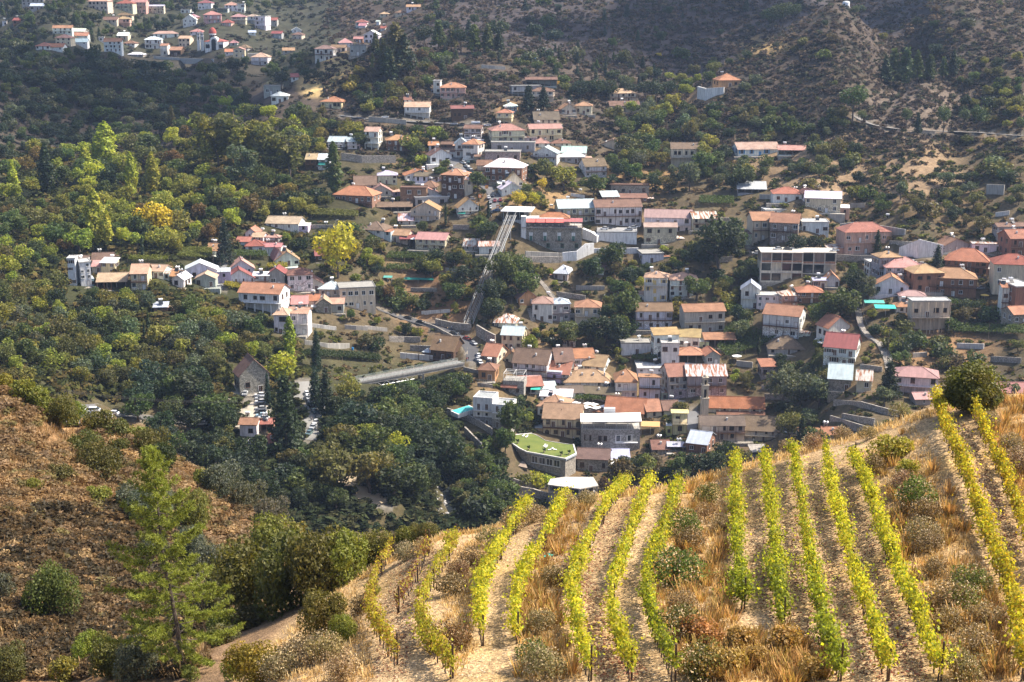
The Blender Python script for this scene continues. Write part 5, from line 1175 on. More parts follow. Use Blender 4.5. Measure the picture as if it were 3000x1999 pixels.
# vine pergolas
def pergola(px, c, lab, h_=2.4, dens=7):
    pts = [at(u, v) for u, v in px]; o0 = sum(pts, Vector((0, 0, 0))) / len(pts); e = empty('pergola', o0); tag(e, lab, 'pergola', 'vine pergolas'); xs = [p[0] for p in px]; ys = [p[1] for p in px]; area = (max(xs) - min(xs)) * (max(ys) - min(ys)) * mpp(o0) ** 2 / .22; n_ = int(min(5200, max(400, area * dens))); P_ = []
    while len(P_) < n_:
        u = rnd.uniform(min(xs), max(xs)); v = rnd.uniform(min(ys), max(ys))
        if inside((u, v), px): q = at(u, v); P_.append((q.x - o0.x, q.y - o0.y, q.z - o0.z + h_ + rnd.gauss(0, .22) - (rnd.random() < .12) * rnd.uniform(0, 1.2)))
    cc = np.array(P_); V, Fc = cards(cc, rng.normal(size=cc.shape) * .7 + np.array([0, 0, .9]), rng.uniform(.35, .7, len(cc)), 1.3); link('leaf_cover', np_mesh('leaf_cover', V, Fc, M['leaf']), e, col=c)
    for i in range(0, len(pts)):
        for t in (0, .5): q = pts[i].lerp(pts[(i + 1) % len(pts)], t) - o0; b = MB(); b.bar((q.x, q.y, q.z - .5), (q.x, q.y, q.z + h_), .09); part(b, 'post', 'wood', e, (.2, .15, .1))
    for i in range(0, len(px)): 
        pass
    ex(min(xs) + 2, min(ys) - 12, max(xs) - 2, max(ys))
GV = (.075, .11, .028); YV = (.30, .27, .035)
pergola([(2128, 962), (2160, 955), (2275, 995), (2238, 1022), (2130, 1056), (2100, 1030)], GV, 'big green vine canopy covering the slope between houses', 2.2)
pergola([(374, 774), (494, 774), (494, 764), (384, 762)], (.15, .17, .03), 'long vine pergola behind the salmon roofed row'); pergola([(518, 764), (622, 768), (622, 738), (530, 738)], (.14, .16, .035), 'wide vine pergola left of the gaunt dark fir')
pergola([(680, 762), (786, 764), (780, 748), (690, 746)], GV, 'dark green pergola hedge below the white houses'); pergola([(780, 796), (842, 796), (842, 784), (784, 784)], YV, 'small yellow pergola above the blue balcony house')
pergola([(656, 850), (780, 870), (778, 858), (660, 838)], YV, 'long yellow vine pergola in front of the terracotta longhouse'); pergola([(912, 642), (1050, 646), (1050, 630), (912, 622)], (.14, .15, .04), 'terraced vine plot below the sweeping orange roof')
pergola([(1130, 768), (1240, 770), (1240, 752), (1140, 750)], GV, 'upper dark vine terrace below the pink-roofed restaurant'); pergola([(1130, 800), (1225, 803), (1225, 788), (1135, 786)], GV, 'lower dark vine terrace below the pink-roofed restaurant')
pergola([(2046, 606), (2150, 608), (2150, 588), (2050, 584)], GV, 'hedge-like green vine terrace above the red-roofed row'); pergola([(2795, 985), (3000, 992), (3000, 968), (2800, 962)], GV, 'long vine pergola at the right edge below the brick house'); pergola([(1847, 1066), (1926, 1066), (1924, 1054), (1852, 1054)], GV, 'pergola beside the square white tower house')
pergola([(1680, 1184), (1790, 1186), (1780, 1172), (1690, 1172)], GV, 'vine canopy behind the white canopy restaurant'); pergola([(1528, 1146), (1580, 1148), (1576, 1138), (1532, 1138)], GV, 'small vine canopy over the courtyard by the terracotta lean-to'); pergola([(880, 1050), (1120, 1066), (1110, 1048), (900, 1036)], (.04, .06, .02), 'long dark hedge terrace left of the roadside cafe', 2.0)
# parasols, tarps
def parasol(u, v, c, lab, sz=1.7, up=0, square=True):
    P = at(u, v); P.z += up; e = empty('parasol', P); tag(e, None, 'parasol', 'parasols on terraces'); b = MB(); n_ = 4 if square else 8; b.lathe([(sz, 2.3), (sz * .5, 2.6), (.05, 2.85)], n_); b.lathe([(sz, 2.28), (.05, 2.8)], n_); part(b, 'canopy', 'cloth', e, c); b = MB(); b.bar((0, 0, 0), (0, 0, 2.6), .05); part(b, 'pole', 'paint', e, (.5, .5, .5)); queue_label(e, lab, u, v - 10)
for u, v in ((1686, 1196), (1698, 1204), (1722, 1198), (1738, 1200), (1716, 1208), (1745, 1210), (1770, 1206), (1782, 1214)): parasol(u, v, (.88, .88, .86), 'white square parasol in the courtyard', 2.4)
parasol(1212, 718, (.86, .86, .83), 'white parasol on the dining balcony', 3.2, 1); parasol(2884, 880, (.62, .42, .10), 'round yellow parasol on the garden terrace', 1.9, 0, False); parasol(2400, 1010, (.8, .8, .78), 'round white parasol among the houses', 2.2, 0, False); parasol(2408, 1018, (.8, .8, .78), 'round white parasol among the houses', 2.2, 0, False); parasol(2158, 1058, (.8, .8, .78), 'round white parasol below the vine slope', 2.2, 0, False)
def tarp(name, u, v, w_, dpx, h_, c, lab, cat='awning', tilt=.5):
    e, s = frame(name, u, v, -6, lab, cat); W = w_ * s / 2; D = dpx * s / .25; b = MB(); b.add([(-W, 0, h_), (W, 0, h_), (W, D, h_ + tilt), (-W, D, h_ + tilt), (-W, 0, h_ - .1), (W, 0, h_ - .1), (W, D, h_ + tilt - .1), (-W, D, h_ + tilt - .1)], [(0, 1, 2, 3), (7, 6, 5, 4), (0, 4, 5, 1), (1, 5, 6, 2), (2, 6, 7, 3), (3, 7, 4, 0)]); part(b, 'sheet', 'cloth', e, c)
    for x in (-W + .1, 0, W - .1):
        for y in (.1, D - .1): b = MB(); b.bar((x, y, -1), (x, y, h_ + tilt * y / D - .1), .06); part(b, 'post', 'paint', e, (.5, .5, .48))
    ex(u - w_ / 2, v - h_ / s - dpx, u + w_ / 2, v)
tarp('awning', 2594, 928, 60, 9, 3.6, (.06, .50, .42), 'lower bright turquoise awning on the terrace by the stairway'); tarp('awning', 2562, 908, 58, 7, 3, (.10, .38, .34), 'upper faded turquoise awning behind the brighter one'); tarp('awning', 1905, 1272, 55, 10, 3.2, (.55, .33, .15), 'straw coloured awning right of the white canopy restaurant'); tarp('awning', 1568, 1162, 28, 5, 3, (.05, .45, .34), 'small sea green awning above the white courtyard', 'awning')
tarp('awning', 1225, 832, 90, 4, 2, (.03, .22, .18), 'long green screened shed roof on the slope left of the funicular', 'awning'); tarp('awning', 1135, 826, 26, 4, 2, (.1, .32, .28), 'small faded green shed roof on the terraces'); tarp('awning', 1352, 640, 22, 5, 2.4, (.02, .26, .22), 'dark green boat-like cover beside the tan gable house'); tarp('awning', 2895, 738, 60, 6, 2.6, (.06, .30, .24), 'torn green netting over the ruin near the right edge')
# frame terrace on the stone block
e, s = frame('terrace_block', 1504, 1155, -10, 'grey stone block with white frame pergola and pot plants on its roof terrace', 'building'); ex(1468, 1060, 1542, 1155); W = 62 * s; H = 40 * s; b = MB(); b.box(-W / 2, 0, -3, W / 2, 8, H); part(b, 'wall', 'stone', e, (.36, .35, .32)); b = MB(); zt = H + 3
for x in (-W / 2 + .2, 0, W / 2 - .2):
    for y in (.3, 7.6): b.bar((x, y, H), (x, y, zt), .08)
    b.bar((x, .3, zt), (x, 7.6, zt), .07)
for y in (.3, 2.7, 5.2, 7.6): b.bar((-W / 2 + .2, y, zt), (W / 2 - .2, y, zt), .07)
part(b, 'frame', 'paint', e, (.78, .78, .76)); railing(-W / 2 + .1, W / 2 - .1, .1, H, M['glass'], e, 1, 6)
for f in (-.3, .2): link('window', WIN['brown'], e, (W * f, 0, 1), 0, None, (1.1, 1, 1.2))
b = MB(); b.add([(-W / 2 - 1, -1.8, H * .55), (W * .2, -1.8, H * .55), (W * .2, -.01, H * .7), (-W / 2 - 1, -.01, H * .7), (-W / 2 - 1, -1.8, H * .52), (W * .2, -1.8, H * .52), (W * .2, -.01, H * .67), (-W / 2 - 1, -.01, H * .67)], [(0, 1, 2, 3), (7, 6, 5, 4), (0, 4, 5, 1)]); part(b, 'porch_roof', 'tile', e, (.3, .13, .09))
# cars
def car_parts():
    def loft(secs, name, mat):                 # sections along x: (x, half width, z0, z1)
        b = MB(); V = []
        for x, w_, z0, z1 in secs: V += [(x, -w_, z0), (x, w_, z0), (x, w_, z1), (x, -w_, z1)]
        b.add(V, [(4 * i + k, 4 * i + 4 + k, 4 * i + 4 + (k + 1) % 4, 4 * i + (k + 1) % 4) for i in range(len(secs) - 1) for k in range(4)] + [(0, 1, 2, 3), tuple(4 * len(secs) - 4 + k for k in (3, 2, 1, 0))]); return b.mesh(name, mat)
    body = loft([(-2.1, .72, .35, .72), (-1.95, .84, .25, .86), (-.9, .88, .22, .92), (.7, .88, .22, .95), (1.9, .84, .25, .98), (2.1, .74, .35, .85)], 'body', M['carpaint']); cab = loft([(-1.05, .76, .92, .94), (-.35, .68, .92, 1.42), (.3, .68, .93, 1.47), (1.2, .68, .94, 1.42), (1.85, .72, .96, .99)], 'window', M['glass']); roof = loft([(-.42, .62, 1.41, 1.43), (-.3, .66, 1.42, 1.47), (1.1, .66, 1.42, 1.47), (1.3, .6, 1.38, 1.42)], 'roof', M['carpaint'])
    b = MB(); b.bar((0, -.12, 0), (0, .12, 0), .32, 12); b.bar((0, -.125, 0), (0, .125, 0), .18, 10, 1); wheel = b.mesh('wheel', [M['rubber'], M['steel']]); b = MB(); b.box(-.05, -.17, -.07, .02, .17, .07); lamp = b.mesh('headlight', M['lamp']); return body, cab, roof, wheel, lamp
CARM = car_parts()
CC = dict(w=(.78, .78, .77), s=(.45, .47, .49), k=(.018, .02, .024), d=(.05, .06, .075), b=(.03, .10, .25), r=(.28, .03, .03), g=(.10, .16, .16), l=(.35, .5, .6), y=(.7, .35, .04)); CN = dict(w='white', s='silver', k='black', d='dark grey', b='blue', r='red', g='grey green', l='pale blue', y='orange yellow')
def car(u, v, yaw, c, P=None, suv=False):
    P = P or at(u, v); P = Vector(P); P.z += .1; e = empty('car', P, R(yaw), (1, 1, 1.18 if suv else 1)); body, cab, roof, wheel, lamp = CARM; link('body', body, e, col=CC[c]); link('window', cab, e); link('roof', roof, e, col=CC[c])
    for x in (-1.3, 1.35):
        for y in (-.8, .8): link('wheel', wheel, e, (x, y, .32))
    for y in (-.6, .6): link('headlight', lamp, e, (-2.06, y, .68))
    tag(e, None, 'car', 'parked and passing cars'); queue_label(e, CN[c] + (' off-road car' if suv else ' car'), u, v); ex(u - 14, v - 10, u + 14, v + 3)
for ln in '1195 936 160 k,1232 948 160 k,1330 980 150 d,1368 996 135 r,1388 1010 120 s,1402 1046 110 w,1400 1058 115 s,1408 1066 100 w,267 1212 5 w,330 1216 -10 w,310 1226 20 w,590 1246 10 w,722 1152 60 w,762 1162 5 w,764 1172 5 s,764 1182 5 w,762 1192 5 k,764 1202 8 s,764 1212 5 d,766 1222 5 l,772 1230 5 w,718 1158 90 s,900 1158 110 w,902 1170 110 s,906 1182 110 d,910 1190 115 k,916 1200 120 k,920 1210 120 g,930 1220 115 d,932 1228 100 k,926 1242 80 w,918 1256 75 s,906 1274 75 g,1358 480 130 w,1376 498 120 s,1380 505 120 d,1386 512 110 w,1368 490 120 w,1372 478 90 g,1432 582 95 w,1436 596 95 s,1444 576 90 d,1450 592 90 r,1466 590 90 r,1436 612 90 w,1440 626 80 k,1455 620 10 b,1446 572 100 k,1368 584 10 k,1380 586 0 s,1128 346 5 w,1330 366 0 s,1352 368 0 d,1428 370 0 w,2215 735 150 k,2238 741 160 k,2455 742 -10 w,2563 753 160 d,2672 772 20 w,2702 778 150 s,2215 745 0 w,2312 1272 12 s,2870 848 10 s,640 845 70 s,1118 588 20 k,1355 1100 0 w,2690 766 0 w'.split(','):
    u, v, yw, c = ln.split()
    if (u, v) in (('1355', '1100'), ('2690', '766')): continue
    car(float(u), float(v), float(yw), c)
def deck_car(u, v, z0, yw, c, suv=False): P = onplane(u, v, z0); car(u, v, yw, c, P, suv)
def loggias(u, v, w_, hpx, fl, D, yaw, lab, c, cols, name='apartment_block'):
    e, s = frame(name, u, v, yaw, lab, 'building'); W = w_ * s; H = hpx * s * 1.02; fh = H / fl; ex(u - w_ / 2, v - hpx, u + w_ / 2, v)
    for f in range(fl):
        z = f * fh; rec = 1.6 if f >= fl - 1 else .9; b = MB(); b.box(-W / 2, rec, z - (4 if f == 0 else 0), W / 2, D, z + fh - .35); part(b, 'wall', 'plaster', e, c if f < fl - 1 else (.34, .27, .22)); b = MB(); b.box(-W / 2 - .15, -.2, z + fh - .35, W / 2 + .15, D + .15, z + fh); part(b, 'floor_slab', 'concrete', e, (.60, .56, .48))
        if f == 0: b = MB(); b.box(-W / 2, 0, -4, W / 2, rec - .003, 0); part(b, 'base_wall', 'stone', e, (.38, .34, .28))
        for i in range(cols + 1): x = -W / 2 + .2 + i * (W - .4) / cols; b = MB(); b.box(x - .2, -.05, z, x + .2, .35, z + fh - .35); part(b, 'column', 'concrete', e, (.62, .57, .47))
        for i in range(cols):
            x0 = -W / 2 + .4 + i * (W - .4) / cols; x1 = x0 + (W - .4) / cols - .4; b = MB(); b.box(x0, rec - .1, z + .9 if f == fl - 1 else z + .3, x1, rec - .003, z + fh - .6)
            if (i + f) % 3 != 2: part(b, 'window', 'glass', e, (0, 0, 0))
            b = MB(); b.box(x0 - .003, 0, z + .01, x1 + .003, .12, z + .85); part(b, 'balustrade', 'plaster', e, (.40, .22, .14) if f == fl - 1 else (.66, .60, .48))
    return e, e.location.z + H
_, APZ = loggias(2288, 828, 122, 88, 3, 13, -3, 'concrete apartment block with cream lower floors and cars parked on its roof', (.70, .64, .50), 4)
loggias(2398, 806, 98, 66, 2, 12, -3, 'long glazed wing of the car deck apartment block, overgrown below', (.60, .54, .43), 3, 'apartment_wing')
zd = DECK[0].z + DECK[1]
for a in ((1745, 661, 5, 'w', 0), (1770, 674, -5, 'w', 1), (1783, 671, 10, 'd', 0), (1842, 676, 0, 's', 0), (1853, 670, -5, 's', 0), (1862, 667, 0, 'w', 0), (1795, 668, 0, 'k', 0)): deck_car(a[0], a[1], zd, a[2], a[3], bool(a[4]))
za = APZ
for a in ((2278, 733, 15, 's'), (2308, 734, 160, 'd'), (2444, 737, 5, 'w')): deck_car(a[0], a[1], za - .25, a[2], a[3])
def truck(u, v, yaw, c, lab, P=None):
    P = P or at(u, v); e = empty('truck', P, R(yaw)); tag(e, lab, 'truck'); b = MB(); b.box(-3, -1, .6, -1.2, 1, 2.6); b.box(-3.05, -.8, 1.5, -2.99, .8, 2.4, 1); b.build('cab', [M['carpaint'], M['glass']], e, col=CC[c]); b = MB(); b.box(-1.1, -1.05, .8, 3, 1.05, 1.5); part(b, 'load_bed', 'carpaint', e, (.6, .55, .45) if c == 'y' else CC[c])
    for x in (-2.2, 2):
        for y in (-.9, .9): link('wheel', CARM[3], e, (x, y, .45), 0, None, (1.4, 1.3, 1.4))
truck(1626, 250, 175, 'y', 'orange yellow flatbed truck parked beside the brown-roofed shed'); truck(1557, 176, 150, 'b', 'bright blue truck parked on the bare slope below the row of pines')
# boat-like white trailer, barrel, signs, poles
e, s = frame('trailer', 1394, 364, 0, 'long white trailer parked on the ledge road', 'trailer'); b = MB(); b.box(-2.6, -.9, .6, 2.6, .9, 1.7); part(b, 'body', 'paint', e, (.8, .8, .8))
for y in (-.8, .8): link('wheel', CARM[3], e, (.6, y, .35))
P = at(1033, 1026); b = MB(); b.lathe([(.42, 0), (.46, .3), (.46, .8), (.42, 1.2), (.1, 1.22)], 12); tag(b.build('barrel', M['paint'], loc=P, col=(.03, .22, .50)), 'blue plastic barrel at the end of the pale garden wall', 'barrel')
def sign(u, v, hp, lab, arch):
    P = at(u, v); s = mpp(P); e = empty('sign', P); tag(e, lab, 'sign'); H = hp * s; b = MB(); b.bar((0, 0, -.3), (0, 0, H), .09); part(b, 'post', 'steel', e, (.4, .4, .4)); b = MB(); b.box(-.8, -.12, H - 1.7, .8, -.02, H); part(b, 'board', 'paint', e, (.62, .20, .04)); b = MB()
    if arch:
        for x in (-.28, .28):
            p = [(x - .26, H - 1.3)] + [(x + .2 * math.cos(a), H - .75 + .4 * math.sin(a)) for a in [math.pi - math.pi * i / 8 for i in range(9)]] + [(x + .26, H - 1.3)]
            for q, r_ in zip(p, p[1:]): b.bar((q[0], -.15, q[1]), (r_[0], -.15, r_[1]), .05)
    else: b.box(-.5, -.15, H - 1.0, .5, -.121, H - .55); b.box(-.4, -.15, H - 1.45, .4, -.121, H - 1.2)
    part(b, 'emblem', 'paint', e, (.85, .72, .25) if arch else (.85, .8, .7))
sign(1426, 585, 42, 'tall orange sign with twin yellow arches on the village street', True); sign(1459, 628, 28, 'orange sign board on a post beside the funicular station', False); sign(1406, 590, 20, 'small red orange sign board in front of the cream house on the street', False)
PM = MB(); PM.bar((0, 0, -1), (0, 0, 1), .014, 7, 0, .009); PM.bar((-.12, 0, .93), (.12, 0, .93), .009); PM.bar((-.09, 0, .86), (.09, 0, .86), .007); POLE = PM.mesh('utility_pole', M['bark']); LM = MB(); LM.bar((0, 0, -.1), (0, 0, 1), .011, 6, 0, .007); LM.bar((0, 0, .97), (.14, -.05, 1.0), .007); LM.box(.1, -.09, .97, .2, -.02, 1.0); LPM = LM.mesh('street_lamp', M['steel'])
for ln in '1291 962 60,1226 1055 100,1408 1025 45,1640 800 70,1835 780 60,1720 760 40,1557 770 34,2042 1250 55,2256 700 45,2570 752 36,2510 880 60,2600 1060 105,480 768 40,357 790 45,627 805 60,648 830 62,1010 785 50,1065 720 36,905 745 50,320 935 32,545 1045 40,712 1215 45,190 1180 30,605 1220 46,930 1285 55,1676 884 44,2050 980 40,1925 965 35,2735 620 80,2740 640 100,2792 690 28,2395 430 34,1430 500 22,1255 520 30,1137 555 34,1505 700 30,1280 560 30,1490 460 30,2750 810 38,2960 830 42,1848 1075 40,1420 350 20,1790 640 36,1475 690 34,1835 660 40'.split(','):
    u, v, h_ = map(float, ln.split()); P = at(u, v); H = h_ * mpp(P) * 1.03; o = link('utility_pole', POLE, None, P, rnd.uniform(-.6, .6), None, (H * .8, H * .8, H)); tag(o, None, 'pole', 'wooden utility poles'); queue_label(o, 'thin dark wooden utility pole', u, v - h_ / 2)
for ln in '2362 425 26,985 680 36,1530 640 30,2212 700 18,1712 1035 26,1770 900 36,1080 1100 20,1090 1095 22,1120 1090 28,1510 1270 20,2350 1240 14,1470 640 26,2790 830 34,1400 615 22,965 840 34'.split(','):
    u, v, h_ = map(float, ln.split()); P = at(u, v); H = h_ * mpp(P); o = link('street_lamp', LPM, None, P, rnd.uniform(0, 6), (.55, .55, .55), (H * 1.1, H * 1.1, H)); tag(o, None, 'street lamp', 'street lamps'); queue_label(o, 'slim grey street lamp', u, v - h_ / 2)
for i in range(4):
    A = at(190, 1180); B = at(700, 1262); A.z += 4.6 - .25 * i; B.z += 11 - .25 * i; b = MB(); last = A - A
    for k in range(1, 13): t = k / 12; q = (B - A) * t + Vector((0, 0, -6 * t * (1 - t))); b.bar(last, q, .035, 4); last = q
    o = tag(b.build('cable', M['rubber'], loc=A), 'overhead cable strung across the valley road, one of four parallel', 'cable', 'overhead cables')
# cemetery crosses
b = MB(); b.box(-.12, -.1, 0, .12, .1, 1.9); b.box(-.5, -.09, 1.15, .5, .09, 1.4); b.box(-.45, -.3, -.3, .45, .3, .25); CRM = b.mesh('grave_cross', M['paint'])
for i in range(24):
    u, v = (rnd.uniform(500, 640), rnd.uniform(1305, 1345)) if i < 15 else (rnd.uniform(770, 900), rnd.uniform(1328, 1348)); P = at(u, v); o = link('grave_cross', CRM, None, P, rnd.uniform(-.3, .3), (.42, .42, .4), (.9, .9, .9)); tag(o, None, 'grave cross', 'white crosses in the cemetery'); queue_label(o, 'white stone grave cross', u, v)
# stream
pts = smooth_path([at(u, v) for u, v in ((1275, 1380), (1300, 1440), (1312, 1490), (1318, 1530))], 2); V = []
for i, p in enumerate(pts): V += [(p.x - 3, p.y, p.z + .15), (p.x + 3, p.y, p.z + .15)]
tag(link('stream', np_mesh('stream', V, [(2 * i, 2 * i + 1, 2 * i + 3, 2 * i + 2) for i in range(len(pts) - 1)], M['glass'])), kind='structure'); b = MB()
for i in range(150): p = rnd.choice(pts); r = rnd.uniform(.2, .7); x = p.x + rnd.gauss(0, 2.6); y = p.y + rnd.gauss(0, 5); z = hgt(x, y); b.lathe([(r * .7, z - .2), (r, z + r * .3), (r * .5, z + r * .8)], 6, 0, (x, y))
tag(b.build('stream_rocks', M['stone'], col=(.42, .41, .40)), kind='stuff'); ex(1285, 1440, 1335, 1500)
# people, small in the distance: one continuous skinned body each, three poses
def person_mesh(seed, sit=False):
    g = random.Random(seed); st = g.uniform(.1, .22); J = {'pel': (0, 0, .95), 'che': (0, .02, 1.3), 'nec': (0, 0, 1.5), 'hea': (0, -.02, 1.66), 'top': (0, 0, 1.76)}
    for s_, k in ((-1, 'l'), (1, 'r')): J['hip' + k] = (.1 * s_, 0, .9); J['kne' + k] = (.11 * s_, -st * s_ * .6 - .02, .5); J['ank' + k] = (.11 * s_, -st * s_ * .8 + .04, .08); J['toe' + k] = (.12 * s_, -st * s_ * .8 - .12, .04); J['sho' + k] = (.19 * s_, 0, 1.42); J['elb' + k] = (.26 * s_, .02 + st * s_ * .4, 1.14); J['wri' + k] = (.25 * s_, -.1 + st * s_ * .6, .9); J['han' + k] = (.25 * s_, -.13 + st * s_ * .6, .8)
    E = [('pel', 'che'), ('che', 'nec'), ('nec', 'hea'), ('hea', 'top')] + [(a + k, b_ + k) for k in 'lr' for a, b_ in (('hip', 'kne'), ('kne', 'ank'), ('ank', 'toe'), ('sho', 'elb'), ('elb', 'wri'), ('wri', 'han'))] + [('pel', 'hipl'), ('pel', 'hipr'), ('che', 'shol'), ('che', 'shor')]
    RD_ = dict(pel=.15, che=.16, nec=.06, hea=.1, top=.07, hip=.1, kne=.065, ank=.045, toe=.04, sho=.075, elb=.05, wri=.035, han=.04); ks = list(J); me = bpy.data.meshes.new('body'); me.from_pydata([J[k] for k in ks], [(ks.index(a), ks.index(b_)) for a, b_ in E], []); o = bpy.data.objects.new('body', me); COL.objects.link(o); mo = o.modifiers.new('s', 'SKIN')
    for i, k in enumerate(ks): r = RD_.get(k, RD_.get(k[:-1], .05)); me.skin_vertices[0].data[i].radius = (r, r * .8 if k in ('pel', 'che') else r)
    me.skin_vertices[0].data[0].use_root = True; o.modifiers.new('d', 'SUBSURF').levels = 1; dg = bpy.context.evaluated_depsgraph_get(); m2 = bpy.data.meshes.new_from_object(o.evaluated_get(dg)); m2.name = 'body'; bpy.data.objects.remove(o)
    m2.materials.clear()
    for q in (M['skin'], M['cloth'], TROU, M['hair']): m2.materials.append(q)
    for p in m2.polygons: z = p.center.z; p.material_index = 3 if z > 1.7 or (z > 1.6 and p.center.y > .02) else 0 if z > 1.5 or (abs(p.center.x) > .2 and z < 1.08) else 1 if z > .95 else 2; p.use_smooth = True
    return m2
TROU = flat((.04, .05, .09), 'trousers'); PMS = [person_mesh(i) for i in range(3)]
for i, (u, v, c) in enumerate([(1311, 968, 'beige'), (1323, 965, 'white'), (1325, 968, 'grey'), (1368, 1058, 'red'), (1372, 1056, 'black'), (1327, 1062, 'white'), (915, 1232, 'black'), (912, 1234, 'grey'), (1680, 1290, 'white'), (1440, 640, 'white')]):
    k = dict(beige=(.6, .45, .3), white=(.8, .8, .8), grey=(.3, .3, .32), red=(.45, .08, .07), black=(.03, .03, .03))[c]; o = link('person', PMS[i % 3], None, at(u, v), rnd.uniform(0, 6), k); tag(o, None, 'person', 'people walking about'); queue_label(o, 'person in ' + c + ' top and dark trousers standing', u, v)
e, s = frame('water_tank', 2478, 22, 0, 'white cylindrical water tank alone on the hilltop at the upper edge', 'water tank'); b = MB(); b.lathe([(2.4, -1), (2.4, 3.2), (2.0, 3.8), (.3, 4.1)], 16); part(b, 'drum', 'paint', e, (.78, .78, .77)); b = MB(); b.bar((2.45, 0, 0), (2.45, 0, 3.6), .08); b.bar((2.45, .5, 0), (2.45, .5, 3.6), .08); part(b, 'ladder', 'steel', e, (.5, .5, .5))
for u, v in ((1700, 560), (1845, 1055), (2400, 400), (2462, 475), (1700, 630), (1610, 590), (2020, 640)): pass
for u, v, t in ((1700, 566, 0), (2398, 555, 1), (2600, 640, 0), (1618, 1006, 1), (1615, 612, 0), (955, 662, 1), (1460, 402, 1), (1850, 596, 0), (1778, 425, 0), (2330, 560, 1)): heater(at(u, v), rnd.uniform(-.5, .5), u, v, bool(t), False)

# short terrace walls stepping the village gardens
TWR = random.Random(21); k = 0
for _ in range(400):
    if k >= 30: break
    u, v = TWR.uniform(900, 2950), TWR.uniform(560, 1240)
    if v > 1240 - abs(u - 1900) * .12 or blocked(u, v, 18, 60, .2): continue
    l_ = TWR.uniform(18, 48); dv = TWR.uniform(-3, 6); m_ = TWR.choice(['stone', 'stone', 'concrete', 'plaster']); pts = [at(u - l_, v - dv), at(u + l_, v + dv)]
    if abs(pts[0].y - pts[1].y) > 22: continue
    o = wall_thing([(u - l_, v - dv), (u, v), (u + l_, v + dv)], TWR.uniform(9, 17), m_, dict(stone=ST, concrete=(.42, .39, .35), plaster=(.66, .64, .60))[m_], None, .5); o['category'] = 'wall'; o['group'] = 'terrace walls in the village gardens'; queue_label(o, dict(stone='rubble', concrete='pale concrete', plaster='whitewashed')[m_] + ' garden terrace wall', u, v); k += 1
